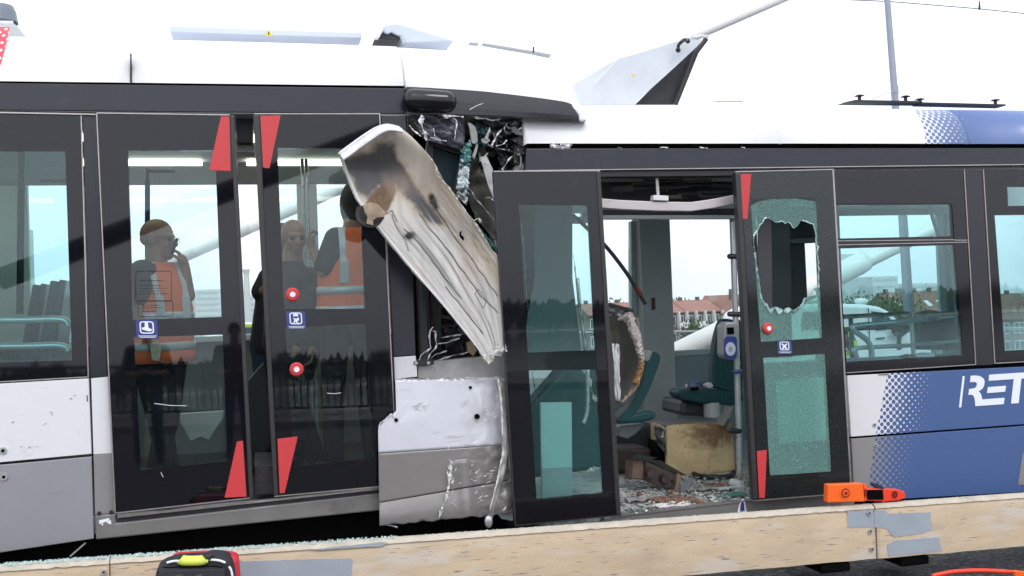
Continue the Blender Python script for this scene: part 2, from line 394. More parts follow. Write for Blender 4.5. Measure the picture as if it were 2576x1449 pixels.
# lamp post and overhead wire
t = thing('lamp_post', 'tall grey blue tapered post standing behind the right tram', 'post', P(2290, 900, 8.2))
b = B(); tube(b, [P(2296,930,8.2), P(2252,252,8.2), P(2232,0,8.2), P(2212,-260,8.2)], [.085,.055,.046,.04], 16); part('pole', b, postm, t, smooth=True)
b = B(); tube(b, [P(2251,236,8.2), P(2250,216,8.2)], [.06,.06], 16); part('collar', b, postm, t)
t = thing('overhead_wire', 'thin dark overhead tram wire crossing the sky at the upper right', 'wire', P(2100,-2,9))
b = B(); tube(b, [P(1700,-30,9), P(2100,-2,9), P(2240,4,9), P(2460,22,9), P(2576,34,9), P(2750,48,9)], .008, 5); part('wire', b, rubber, t)
b = B(); tube(b, [P(2464,24,9), P(2464,2,9)], [.022,.008], 6); part('clamp', b, rubber, t)
b = B(); tube(b, [P(2250,228,8.2), P(2195,249,5.5)], .006, 5); solo('guy_wire', b, postm, 'thin pale wire slanting down from the grey post collar', 'wire')

# ------------------------------------------------------------------ trees
def crown(b, c, rx, ry, rz, n, s):
    lobes = []
    for k in range(9):
        a = random.uniform(0, 6.28); e = random.uniform(-.6, .8)
        lobes.append((Vector((math.cos(a)*.55*rx, math.sin(a)*.55*ry, e*.6*rz)), random.uniform(.35,.6)))
    for k in range(n):
        l, r = random.choice(lobes)
        v = Vector((random.gauss(0,1), random.gauss(0,1), random.gauss(0,1))).normalized()*random.uniform(.55,1)
        p = Vector(c)+l+Vector((v.x*rx*r, v.y*ry*r, v.z*rz*r)); nn = Vector((random.gauss(0,1), random.gauss(0,1), random.gauss(0,1)+.5)).normalized()
        u, w_ = frame_of(nn); sz = s*random.uniform(.5,1.2)
        vs = [b.verts.new(p+u*sz*.5), b.verts.new(p+w_*sz), b.verts.new(p-u*sz*.5), b.verts.new(p-w_*sz)]
        b.faces.new(vs)
def tree(x, y, z0, h, r, label, m, n=1600, group='trees on the far bank'):
    t = thing('tree', label, 'tree', (x, y, z0), group=group)
    b = B(); tube(b, [(x,y,z0-.5),(x+.1,y,z0+h*.3),(x,y,z0+h*.75)], [r*.09,r*.06,r*.02], 7)
    for k in range(5):
        a = k*1.3; tube(b, [(x,y,z0+h*(.3+.06*k)), (x+math.cos(a)*r*.6, y+math.sin(a)*r*.6, z0+h*(.5+.07*k))], [r*.035, r*.012], 5)
    part('trunk', b, bark, t)
    b = B(); crown(b, (x,y,z0+h*.62), r, r, h*.42, n if y > 100 else 7000, r*(.075 if y > 100 else .035)); part('crown', b, m, t)
for (px, py, y, r, m, lab) in [
    (2112,738,80,5.5, leafm, 'dark green tree at the left edge of the right tram window, beyond the van'),
    (2158,730,84,5.5, leafm2, 'low olive tree beyond the white van roof'),
    (2200,718,78,5.5, leafm2, 'broad olive green tree in front of the pale tower block'),
    (2236,712,76,5, leafm2, 'tallest green tree in front of the pale tower block'),
    (2300,726,170,4, leafm, 'small tree showing above the brown roof ridge'),
    (1752,790,128,3.5, leafm, 'narrow tree in front of the white balconies of the houses'),
    (1695,748,175,4, leafm, 'green treetop above the left end of the red roof'),
    (1745,750,175,4, leafm, 'green treetop behind the chimneys of the red roofed houses'),
    (1560,752,160,5, leafm, 'pale tree seen left of the grey pillar inside the right tram'),
    (1862,770,125,5, leafm, 'dark tree beside the gable end of the red roofed houses'),
    (85,728,300,9, leafm, 'hazy tree beside the tall pale tower at the left edge')]:
    top = P(px, py, y); zb = -13.9; h = top.z-zb
    tree(top.x, y, zb, h, r, lab, m)
# far wood behind the camera (only seen mirrored)
b = B()
for k in range(110):
    x = -700+k*13+random.uniform(-4,4); h = random.uniform(12,17)
    crown(b, (x, -520+random.uniform(-8,8), -13+h*.55), 11, 8, h*.55, 110, 4.5)
solo('wood', b, leafm, 'dark line of trees on the river bank behind the camera', 'trees', kind='stuff')

# ------------------------------------------------------------------ houses
brick = mat('house_brick', (.20,.135,.11), .8, var=.15, vscale=2)
brickd = mat('gable_brick', (.10,.085,.08), .8, var=.15, vscale=2)
roofr = mat('red_roof_tiles', (.30,.15,.115), .8, var=.2, vscale=3)
roofb = mat('brown_roof_tiles', (.20,.11,.085), .8, var=.2, vscale=3)
hwhite = mat('house_white', (.7,.7,.7), .6)
hglass = mat('house_glass', (.08,.11,.13), .1)
paleband = mat('pale_band', (.40,.44,.46), .5)
palebl = mat('pale_block', (.55,.58,.59), .8, var=.06, vscale=.2)
def house(xa, xb, y, z0, ze, zr, dep, label, nwin, balc=False, gable=None, roof=roofr):
    t = thing('row_house', label, 'house', ((xa+xb)/2, y, z0), group='red roofed houses across the river')
    b = B(); box(b, xa, xb, y, y+dep, z0, ze)
    for x in (xa, xb-.02):                                             # gable triangles
        plate(b, [Vector((x,y,ze)), Vector((x,y+dep,ze)), Vector((x,y+dep/2,zr))], .02, Vector((1,0,0)))
    part('wall', b, gable or brick, t)
    b = B()
    for s in (0, 1):
        ya, yb = (y-.5, y+dep/2) if s == 0 else (y+dep+.5, y+dep/2)
        plate(b, [Vector((xa-.2,ya,ze-.25)), Vector((xb+.2,ya,ze-.25)), Vector((xb+.2,yb,zr)), Vector((xa-.2,yb,zr))], .18, Vector((0,0,1)))
    rf = part('roof', b, roof, t)
    for k in range(2):
        cx = xa+(xb-xa)*(.25+.5*k); b = B(); box(b, cx-.3, cx+.3, y+dep/2-.25, y+dep/2+.25, zr-.5, zr+.7); part('chimney', b, brickd, rf)
    fl = int((ze-z0)/2.9); sp = (xb-xa)/nwin
    for f in range(fl):
        for k in range(nwin):
            cx = xa+sp*(k+.5); zc = ze-1.5-f*2.9; wv = sp*.3
            b = B(); box(b, cx-wv-.12, cx+wv+.12, y-.06, y+.04, zc-.95, zc+.85); wi = part('window', b, hwhite, t)
            b = B(); box(b, cx-wv, cx-.07, y-.09, y-.04, zc-.8, zc+.7); box(b, cx+.07, cx+wv, y-.09, y-.04, zc-.8, zc+.7); part('pane', b, hglass, wi)
            if balc and k % 2 == 1:
                b = B(); box(b, cx-sp*.52, cx+sp*.52, y-1.3, y-.1, zc-1.3, zc-1.1)
                for xx in (cx-sp*.52, cx+sp*.5): box(b, xx, xx+.14, y-1.35, y-.1, zc-1.1, zc+1.5)
                box(b, cx-sp*.5, cx+sp*.5, y-1.33, y-1.27, zc-1.1, zc-.25); part('balcony', b, hwhite, t)
Y = 150
z_e = P(1750, 782, Y).z; z_r = P(1750, 757, Y).z
xs = [P(p, 780, Y).x for p in (1480, 1560, 1640, 1722, 1812)]
for i, lab in enumerate(['red roofed terrace house seen through the glass of the middle door leaf', 'red roofed terrace house just left of the grey interior pillar', 'white balconied house with red roof right of the grey interior pillar', 'red roofed house with white window frames next to the dark gable']):
    house(xs[i]+.05, xs[i+1]-.05, Y, -14, z_e, z_r, 11, lab, 4, i >= 1)
# end house: gable facing us
xg0, xg1 = P(1814,780,Y).x, P(1858,780,Y).x
t = thing('row_house', 'dark brick gable end house at the right end of the red roofed row', 'house', ((xg0+xg1)/2, Y-4, -14), group='red roofed houses across the river')
b = B(); plate(b, [Vector((xg0,Y-4,-14)), Vector((xg1,Y-4,-14)), Vector((xg1,Y-4,z_e-.4)), Vector(((xg0+xg1)/2,Y-4,z_r+.5)), Vector((xg0,Y-4,z_e-.4))], 14); part('wall', b, brickd, t)
b = B()
for s, e in ((xg0,-.3),(xg1,.3)):
    plate(b, [Vector((s+e,Y-4.3,z_e-.9)), Vector((s+e,Y+10,z_e-.9)), Vector(((xg0+xg1)/2,Y+10,z_r+.7)), Vector(((xg0+xg1)/2,Y-4.3,z_r+.7))], .15, Vector((0,0,1)))
rf = part('roof', b, roofr, t)
b = B(); cx = (xg0+xg1)/2-.6; box(b, cx, cx+.9, Y-2, Y-1, z_r, z_r+1.8); part('chimney', b, brickd, rf)
for k in range(2):
    b = B(); cx = xg0+.8+k*1.4; box(b, cx, cx+1, Y-4.08, Y-4, z_e-2.6, z_e-1.0); wi = part('window', b, hwhite, t)
    b = B(); box(b, cx+.1, cx+.9, Y-4.12, Y-4.07, z_e-2.5, z_e-1.1); part('pane', b, hglass, wi)
# brown roofs seen in the right window
Y = 130
for i, (pa, pb, pe, pr, lab) in enumerate([(2262,2330,792,736,'brown roofed house with two skylights behind the grey post'), (2332,2410,792,733,'brown roofed house at the right edge of the big right window'), (2505,2620,800,740,'brown roofed house beyond the last window on the right')]):
    a, c = P(pa, pe, Y), P(pb, pe, Y); r_ = P((pa+pb)/2, pr, Y+5)
    house(a.x, c.x, Y, -14, (a.z+c.z)/2, r_.z, 10, lab, 3, roof=roofb)
    if i < 2:
        ho = [o for o in COL.objects if o.name.startswith('row_house')][-1]
        for s in (.35, .75):
            x = a.x+(c.x-a.x)*s; zc = ((a.z+c.z)/2+r_.z)/2+.25; b = B()
            plate(b, [Vector((x-.4,Y+1.6,zc-.7)), Vector((x+.4,Y+1.6,zc-.7)), Vector((x+.4,Y+3.1,zc+.25)), Vector((x-.4,Y+3.1,zc+.25))], .12, Vector((0,-.3,1))); part('skylight', b, hwhite, ho)
def block(px0, px1, pyt, y, dep, label, name='apartment_block', cat='building'):
    a, c = P(px0, pyt, y), P(px1, pyt, y); t = thing(name, label, cat, ((a.x+c.x)/2, y, -14), group='pale buildings on the horizon')
    h = (a.z+c.z)/2
    b = B(); box(b, a.x, c.x, y, y+dep, -14, h); part('wall', b, palebl, t)
    b = B(); fl = int((h+10)/4); 
    for f in range(fl): box(b, a.x+.8, c.x-.8, y-.15, y+.1, h-3-f*4, h-1.6-f*4)
    part('window_band', b, paleband, t, 'horizontal rows of windows')
block(2195, 2258, 695, 520, 40, 'pale blocky tower rising behind the green trees in the right window')
block(2285, 2385, 712, 560, 40, 'long low pale building on the horizon above the brown roofs')
block(-60, 26, 560, 420, 40, 'tall pale tower block at the left edge of the picture')
block(490, 556, 728, 700, 60, 'low pale block right of the man on the phone')
block(448, 490, 752, 720, 60, 'small pale block behind the hands of the man on the phone')
block(622, 664, 742, 700, 60, 'pale building seen in the narrow gap between the door leaves')
t = thing('chimney_stack', 'thin pale mast seen in the gap between the left door leaves', 'mast', P(622, 820, 650))
b = B(); tube(b, [P(624,860,650), P(620,690,650), P(619,678,650)], [3.2,1.6,2.4], 12); part('shaft', b, palebl, t)
t = thing('crane_tower', 'faint lattice mast above the van in the right window', 'mast', P(2133, 760, 600))
b = B()
for s in (-1,1): tube(b, [P(2133+14*s,790,600), P(2131+7*s,650,600)], .6, 5)
for k in range(8):
    y0_ = 650+k*17; w_ = 7+k*.9
    tube(b, [P(2131-w_,y0_,600), P(2131+w_+1,y0_+17,600)], .4, 4); tube(b, [P(2131+w_,y0_,600), P(2131-w_-1,y0_+17,600)], .4, 4)
part('lattice', b, palebl, t); b = B(); box(b, P(2112,650,600).x, P(2150,650,600).x, 598, 602, P(2130,655,600).z, P(2130,640,600).z); part('head', b, palebl, t)

# ------------------------------------------------------------------ vehicles beyond
def car_profile(name, label, cat, y, pxs, body_m, width, wheels, glasspoly, roofz=None, group=None, extras=None):
    pts = [P(px, py, y) for px, py in pxs]; cx = sum(p.x for p in pts)/len(pts)
    zg = deckz(cx)
    t = thing(name, label, cat, (cx, y+width/2, zg))
    b = B(); plate(b, pts, width); part('body', b, body_m, t, bevel=.05)
    for gp in glasspoly:
        b = B(); plate(b, [P(px, py, y-.012) for px, py in gp], .02); wi = part('window', b, hglass, t)
    for wx in wheels:
        x = P(wx, 880, y).x; b = B(); tube(b, [(x,y-.01,zg+.33),(x,y+.2,zg+.33)], .32, 22); wh = part('wheel', b, rubber, t)
        b = B(); tube(b, [(x,y-.02,zg+.33),(x,y+.02,zg+.33)], .19, 18); part('rim', b, steel, wh)
    return t
t = car_profile('parked_van', 'white van parked behind the right tram, seen through its windows', 'van', 7.0,
    [(1960,790),(1990,770),(2080,763),(2180,766),(2215,772),(2240,784),(2262,806),(2290,830),(2330,842),(2345,868),(2348,912),(1955,925),(1950,850)], mat('van_white', (.78,.79,.8), .25, coat=.5),
    1.75, [2045, 2300], [[(2192,783),(2218,786),(2238,800),(2256,824),(2205,832),(2196,815)], [(2020,785),(2100,782),(2100,826),(2016,830)]])
b = B(); ellipsoid(b, P(2166,758,7.6), (.10,.10,.05)); tube(b, [P(2166,758,7.6), P(2166,769,7.6)], .05, 8); part('roof_beacon', b, hwhite, t, smooth=True)
b = B(); ellipsoid(b, P(2262,832,6.9), (.12,.07,.09)); part('wing_mirror', b, dkmetal, t, smooth=True)
b = B(); strip(b, P, 6.98, (2185,775), (2190,905), 1.2, .01); strip(b, P, 6.98, (2205,852), (2226,850), 3, .012); part('door_seam', b, dkmetal, t)
t = car_profile('parked_car', 'white car with a yellow roof band, behind the left tram in the door gap', 'car', 8.0,
    [(470,870),(500,850),(545,842),(572,822),(600,814),(680,812),(715,822),(745,842),(800,850),(815,880),(812,915),(470,925)], mat('car_white', (.75,.76,.78), .25, coat=.5),
    1.7, [520, 765], [[(590,826),(640,824),(640,838),(580,841)], [(648,824),(690,824),(715,837),(648,838)]])
b = B(); strip(b, P, 7.97, (585,819), (700,817), 6, .02); part('yellow_band', b, vestlime, t)
b = B(); tube(b, [P(645,813,8.3), P(640,790,8.3)], .006, 5); part('antenna', b, rubber, t)
# ================================================================== LEFT TRAM
TL = thing('tram', 'left tram with smashed front, white roof and black glass doors, raised above the right tram', 'tram', L(300, 1380, 1.2))
lp = lambda *a, **k: pl(*a, **k)
# --- roof fairings (lofted lengthwise)
PROF = [(0,0),(.004,.025),(.022,.07),(.05,.12),(.085,.17),(.13,.215),(.19,.255),(.28,.285),(.42,.30),(.7,.31),(1.2,.315),(1.8,.305),(2.15,.27),(2.3,.2),(2.35,.1),(2.36,0)]
def shell(fn, secs, prof=PROF, wid=1.0):    # secs: (px, py, y0, hscale, depthscale)
    b = B(); rows = []
    for px, py, y0, hs, ds in secs:
        o = fn(px, py, y0); rows.append([b.verts.new(o+Vector((0, yy*ds*wid, zz*hs))) for yy, zz in prof])
    for r1, r2 in zip(rows, rows[1:]):
        for k in range(len(r1)-1): b.faces.new((r1[k], r1[k+1], r2[k+1], r2[k]))
    for r in (rows[0], rows[-1]): b.faces.new(r)
    return b
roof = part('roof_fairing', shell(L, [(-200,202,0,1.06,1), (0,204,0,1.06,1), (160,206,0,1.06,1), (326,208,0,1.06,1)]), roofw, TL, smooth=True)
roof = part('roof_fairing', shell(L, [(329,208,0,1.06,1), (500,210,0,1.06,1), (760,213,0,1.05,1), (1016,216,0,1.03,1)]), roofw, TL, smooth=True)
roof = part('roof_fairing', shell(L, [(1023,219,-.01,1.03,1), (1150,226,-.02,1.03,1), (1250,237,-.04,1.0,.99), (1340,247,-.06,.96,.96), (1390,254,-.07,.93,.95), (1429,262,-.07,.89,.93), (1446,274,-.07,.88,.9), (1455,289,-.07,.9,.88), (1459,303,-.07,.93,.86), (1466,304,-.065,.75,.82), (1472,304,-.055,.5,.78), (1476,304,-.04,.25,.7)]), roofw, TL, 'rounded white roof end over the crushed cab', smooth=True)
lp('gap_strip', gap, TL, L, .03, [(-200,198),(1018,214),(1018,224),(-200,206)], t=.05)
lp('cantrail', band, TL, L, 0, [(-200,206),(1018,222),(1024,286),(-200,275)], t=.06)
# crushed front band, curved in plan
def curvedband(top, bot, ys, m, name, label=None):
    top = [tuple(p[:2]) for p in smoothpath([Vector((a, c, 0)) for a, c in top], 6)]; bot = [tuple(p[:2]) for p in smoothpath([Vector((a, c, 0)) for a, c in bot], 6)]; ys = [p[0] for p in smoothpath([Vector((y, 0, 0)) for y in ys], 6)]
    b = B(); n = len(top); rows = []
    for i in range(n):
        a, c = L(*top[i], ys[i]), L(*bot[i], ys[i]); rows.append([b.verts.new(a+(c-a)*k/4+Vector((0,.005*math.sin(k/4*3.14)*-1,0))) for k in range(5)])
    for r1, r2 in zip(rows, rows[1:]):
        for k in range(4): b.faces.new((r1[k], r1[k+1], r2[k+1], r2[k]))
    o = part(name, b, m, TL, label, smooth=False); s = o.modifiers.new('solid', 'SOLIDIFY'); s.thickness = .02; s.offset = 1; return o
curvedband([(1022,221),(1100,225),(1200,231.5),(1270,239),(1340,247.5),(1390,254.5),(1427,262),(1446,275)], [(1022,287),(1100,288),(1200,290),(1270,293),(1340,297),(1390,299),(1425,300.5),(1459,303.5)], [-.008,-.014,-.03,-.04,-.05,-.055,-.05,-.045], mat('nose_band', (.018,.018,.022), .16, coat=.4, var=.1), 'front_band', 'dark band curving round the nose')
for pts in ([(1182,276),(1200,266),(1225,258),(1255,256),(1285,262)], [(1318,276),(1335,284),(1352,295),(1370,296)]):
    b = B(); tube(b, smoothpath([L(x, y, -.055 if x < 1300 else -.068) for x, y in pts], 4), .0025, 5); part('scratch', b, crmetal, TL)
b = B(); strip(b, L, -.072, (1358,281),(1370,281), 3, .004); part('white_mark', b, whitedec, TL)
b = B(); plate(b, q(L, -.078, (1447,276),(1456,266),(1467,266),(1472,272),(1475,285),(1476.5,304.5),(1459.5,304.5),(1456,290)), .03); part('nose_tip', b, roofw, TL, bevel=.01)
# side camera pod
b = B(); c0, c1 = L(1042,253,-.05), L(1122,256,-.06)
capsule(b, c0, c1, .066, .060, 24); o = part('camera_pod', b, blackplastic, TL, 'glossy black oblong pod at the roof edge', smooth=True)
# panel seams above windows
lp('rain_gutter', trim, TL, L, -.012, [(-200,277),(240,286),(240,289),(-200,281)], t=.02, bevel=0)
# window panel at far left
ow = [(-200,284),(204,290),(222,948),(-200,972)]; iw = [(-200+20,380),(164,380),(181,906),(-180,918)]
b = B(); ring(b, q(L, 0, *ow), q(L, 0, *iw), .03); wf = part('window_surround', b, blackgl, TL)
b = B(); plate(b, q(L, .004, *iw), .006); part('window_pane', b, glass, wf)
for a, c in (((204,290),(222,948)), ((-200,972),(222,948))):
    b = B(); strip(b, L, -.006, a, c, 2.4, .01); part('edge_trim', b, trim, wf)
lp('pillar', pillar, TL, L, .004, [(207,290),(243,290),(271,948),(226,949)], t=.03)
lp('upper_side_panel', white, TL, L, -.004, [(-200,977),(223,952),(230,1142),(-200,1182)], t=.02)
lp('lower_side_panel', silver, TL, L, -.004, [(-200,1188),(230,1149),(236,1355),(-200,1420)], t=.02, label='grey lower side panel with scuffs')
lp('upper_side_panel', white, TL, L, 0, [(229,952),(272,948),(282,1141),(235,1144)], t=.02)
lp('lower_side_panel', grey, TL, L, 0, [(235,1145),(282,1142),(290,1290),(239,1296)], t=.02)
for (x, y) in ((7,1134),(9,1200)):
    b = B(); disc(b, L(x,y,-.012), Vector((0,1,0)), .018, .01, 20); bo = part('lock', b, steel, TL); b = B(); disc(b, L(x,y,-.014), Vector((0,1,0)), .008, .01, 12); part('lock_core', b, gap, bo)
b = B(); strip(b, L, -.006, (220,1010), (219,994), 2.5, .004); part('panel_clip', b, dkmetal, TL)
# sill below the doors
b = B()
for (pa, pb, ya) in (([(239,1297),(292,1292),(292,1316),(960,1240),(960,1284),(241,1358)], None, 0),):
    plate(b, q(L, -.012, *pa), .05)
part('sill', b, sill, TL, bevel=.008)
lp('step_edge', trim, TL, L, -.02, [(296,1296),(960,1226),(960,1231),(296,1303)], t=.03, bevel=0)
lp('step_rail', dkmetal, TL, L, -.004, [(296,1304),(960,1232),(960,1243),(296,1315)], t=.04, bevel=0)
for p in ((249,1292),(279,1289)):
    b = B(); disc(b, L(p[0],p[1],-.016), Vector((0,1,0)), .010, .01, 10); part('screw', b, dkmetal, TL)
b = B()
for pts in Z(0,1080,1.342,[(497,1170),(548,1158),(552,1170),(500,1188)]), Z(0,1080,1.342,[(509,1186),(518,1184),(520,1193),(512,1195)]), Z(0,1080,1.342,[(534,1178),(558,1168),(560,1190),(550,1188)]):
    plate(b, q(L, -.0145, *pts), .003)
part('camera_sign', b, whitedec, TL, 'small white camera pictogram')

# --- doors
def door(parent, fn, dy, quad, panes, label, gl, blk):
    tl, tr, br, bl = quad; b = B()
    # black border rebuilt as bars round each pane (butt joined)
    ys = []
    (p1, p2) = panes if len(panes) == 2 else (panes[0], None)
    def lerp_edge(a, c, y): t_ = (y-a[1])/(c[1]-a[1]); return (a[0]+(c[0]-a[0])*t_, y)
    # cut rows through left and right outer edges at pane corner heights
    lt = lerp_edge(tl, bl, p1[0][1]); rt = lerp_edge(tr, br, p1[1][1])
    plate(b, q(fn, dy, tl, tr, rt, p1[1], p1[0], lt), .03)
    lb = lerp_edge(tl, bl, p1[3][1]); rb = lerp_edge(tr, br, p1[2][1])
    plate(b, q(fn, dy, lt, p1[0], p1[3], lb), .03); plate(b, q(fn, dy, p1[1], rt, rb, p1[2]), .03)
    if p2:
        l2 = lerp_edge(tl, bl, p2[0][1]); r2 = lerp_edge(tr, br, p2[1][1])
        plate(b, q(fn, dy, lb, p1[3], p1[2], rb, r2, p2[1], p2[0], l2), .03)
        l3 = lerp_edge(tl, bl, p2[3][1]); r3 = lerp_edge(tr, br, p2[2][1])
        plate(b, q(fn, dy, l2, p2[0], p2[3], l3), .03); plate(b, q(fn, dy, p2[1], r2, r3, p2[2]), .03)
        plate(b, q(fn, dy, l3, p2[3], p2[2], r3, br, bl), .03)
    else: plate(b, q(fn, dy, lb, p1[3], p1[2], rb, br, bl), .03)
    bmesh.ops.remove_doubles(b, verts=b.verts[:], dist=.0004)
    d = part('door_leaf', b, blk, parent, label)
    for p in panes:
        b = B(); plate(b, q(fn, dy+.001, *p), .006); part('door_pane', b, gl, d)
    return d
def edge(par, fn, dy, pts, m=None, name='edge_seal', t=.05, bevel=.006): return pl(name, m or frame, par, fn, dy, pts, t=t, bevel=bevel)
def sticker(par, fn, dy, pts, m, name='warning_sticker', label=None): return pl(name, m, par, fn, dy, pts, t=.003, bevel=0, label=label)
DL = -.055
d1 = door(TL, L, DL, [(243,285),(578,290),(630,1253),(290,1291)], [[(322,378),(541,378),(557,797),(334,805)], [(337,848),(560,842),(572,1160),(352,1182)]], 'left door leaf, black glass with a clear upper and lower pane', glassd, blackgl)
edge(d1, L, DL-.008, [(578,289),(590,290),(638,1253),(627,1256)])
for a, c in (((243,284),(578,289)), ((243,285),(290,1291)), ((290,1291),(628,1253))):
    b = B(); strip(b, L, DL-.006, a, c, 2.6, .03); part('edge_trim', b, trim, d1)
sticker(d1, L, DL-.004, [(556,293),(577,293),(580,430),(526,428)], red, label='red slanted sticker at the top')
sticker(d1, L, DL-.004, [(596,1111),(611,1109),(620,1249),(565,1252)], red, label='red slanted sticker at the bottom')
d2 = door(TL, L, DL, [(652,288),(955,288),(1000,1219),(700,1247)], [[(698,372),(902,374),(917,776),(714,778)], [(718,824),(919,816),(940,1152),(740,1174)]], 'right door leaf of the left tram, black glass, partly behind the torn panel', glassd, blackgl)
edge(d2, L, DL-.008, [(637,288),(653,288),(700,1247),(689,1249)])
for a, c in (((640,286),(956,286)), ((955,287),(1000,1219)), ((690,1249),(1000,1220))):
    b = B(); strip(b, L, DL-.006, a, c, 2.4, .03); part('edge_trim', b, trim, d2)
sticker(d2, L, DL-.004, [(655,291),(706,290),(678,423),(662,422)], red, label='red slanted sticker at the top')
sticker(d2, L, DL-.004, [(698,1104),(749,1098),(716,1240),(704,1241)], red, label='red slanted sticker at the bottom')
def button(par, fn, dy, x, y, r, m=red):
    c = fn(x, y, dy); n = Vector((0,-1,0)); b = B(); tube(b, [c, c+n*.012, c+n*.02], [r, r, r*.78], 24); bt = part('door_button', b, m, par, smooth=False)
    b = B(); tube(b, [c+n*.018, c+n*.026], [r*.42, r*.38], 18); part('button_centre', b, whitedec, bt); return bt
button(d2, L, DL, 736, 741, .037); button(d2, L, DL, 746, 929, .037)
def pict(par, fn, dy, x0, y0, x1, y1, shapes, skew=0):
    s = sticker(par, fn, dy, [(x0,y0),(x1,y0),(x1+skew,y1),(x0+skew,y1)], blue_st, 'pictogram_sticker', 'blue sticker with a white pictogram')
    w_, h_ = x1-x0, y1-y0
    def m(u, v): return (x0+u*w_+skew*v, y0+v*h_)
    out = [m(.5+(a-.5), c) for a, c in rrect(.5,.4,.66,.66,.14)]; inn = [m(.5+(a-.5), c) for a, c in rrect(.5,.4,.54,.54,.1)]
    b = B(); ring(b, q(fn, dy-.0035, *out), q(fn, dy-.0035, *inn), .003)
    for sh in shapes: plate(b, q(fn, dy-.0035, *[m(*p) for p in sh]), .003)
    for k in range(2): plate(b, q(fn, dy-.0035, m(.08+.06*k,.84+.07*k), m(.94-.06*k,.84+.07*k), m(.94-.06*k,.87+.07*k), m(.08+.06*k,.87+.07*k)), .003)
    part('pictogram', b, whitedec, s)
pict(d1, L, DL-.004, 341, 805, 395, 852, [[(.42,.12),(.56,.12),(.58,.42),(.74,.5),(.7,.6),(.56,.6),(.3,.52),(.25,.42),(.4,.38)]], 3)
pict(d2, L, DL-.004, 719, 783, 767, 828, [[(.38,.14),(.62,.14),(.64,.28),(.36,.28)], [(.36,.36),(.5,.42),(.66,.34),(.66,.5),(.56,.56),(.64,.66),(.56,.66),(.46,.58),(.4,.66),(.34,.66),(.42,.5)]], 3)
# notice on the glass: black outline boxes with tiny lines of text
b = B()
o1 = [interp((0,0),(1,1),0)]
def boxline(b, fn, dy, pts, wv):
    n = len(pts)
    for i in range(n): strip(b, fn, dy, pts[i], pts[(i+1) % n], wv, .002)
boxline(b, L, DL-.004, rrect(386,720,90,76,7), 1.6); boxline(b, L, DL-.004, rrect(391,776,88,40,6), 1.6)
for k, (x0_, x1_, y_) in enumerate([(351,411,706),(350,405,718),(350,420,725),(350,413,732),(352,424,739),(357,400,768),(357,410,774),(357,390,783)]):
    x = x0_
    while x < x1_: 
        wv = random.uniform(3,9); strip(b, L, DL-.004, (x, y_), (min(x+wv,x1_), y_), 2.2 if k in (0,) else 1.5, .002); x += wv+2
part('notice', b, blackplastic, d1, 'notice printed on the glass')
# scratches
for (x0_,y0_,x1_,y1_) in ((388,1015,468,1021),(823,989,858,988),(405,1188,411,1200)):
    b = B(); tube(b, [L(x0_,y0_,DL-.004), L((x0_+x1_)/2,(y0_+y1_)/2+2,DL-.004), L(x1_,y1_,DL-.004)], .0014, 5); part('scratch', b, whitedec, d1 if x0_ < 600 else d2)
# body right of the doors
lp('cab_side_panel', band, TL, L, .0, [(958,290),(1026,291),(1046,893),(990,897)], t=.03)
b = B(); strip(b, L, -.004, (1022,291), (1044,700), 2.5, .01); part('seam', b, gap, TL)
lp('upper_side_panel', white, TL, L, .0, [(991,899),(1046,895),(1050,948),(993,954)], t=.03)
lp('cab_beam', mat('smeared_beam', (.52,.51,.49), .45, metal=.3, var=.25, vscale=6, bump=.1, dirt=(.1,.1,.1), dirtamt=.1), TL, L, .06, [(1050,912),(1268,892),(1270,950),(1052,952)], t=.12)
b = B(); plate(b, q(L, .0, (1038,908),(1070,902),(1092,905),(1092,916),(1068,921),(1038,921)), .03); br = part('bracket', b, dkmetal, TL, bevel=.004)
for x in (1047, 1078): b = B(); disc(b, L(x,913,-.01), Vector((0,1,0)), .009, .012, 10); part('bolt', b, steel, br)
# cab interior structure behind the opening
ci = B(); box(ci, L(1040,600).x, L(1130,600).x+.5, 1.1, 1.15, .6, 2.7); part('cab_back_wall', ci, dkmetal, TL)
b = B(); tube(b, [L(1052,470,.06), L(1062,700,.05), L(1070,905,.04)], .035, 10); part('cab_post', b, rubber, TL)
b = B(); tube(b, [L(1095,560,.12), L(1098,870,.10)], .03, 10); part('cab_post', b, rubber, TL)
# upper cab window corner (dark framed)
lp('window_frame_bar', frame, TL, L, .05, [(1090,352),(1172,378),(1166,392),(1086,365)], t=.06)
lp('window_frame_bar', dkmetal, TL, L, .06, [(1078,350),(1092,353),(1088,440),(1068,400)], t=.06)
lp('window_frame_bar', frame, TL, L, .05, [(1160,382),(1174,380),(1145,560),(1130,540)], t=.06)
lp('window_pane', mat('dirty_dark_teal', (.004,.02,.026), .5, spec=.2, var=.6, vscale=30), TL, L, .09, [(1090,366),(1162,394),(1132,540),(1100,470),(1084,430)], t=.008)
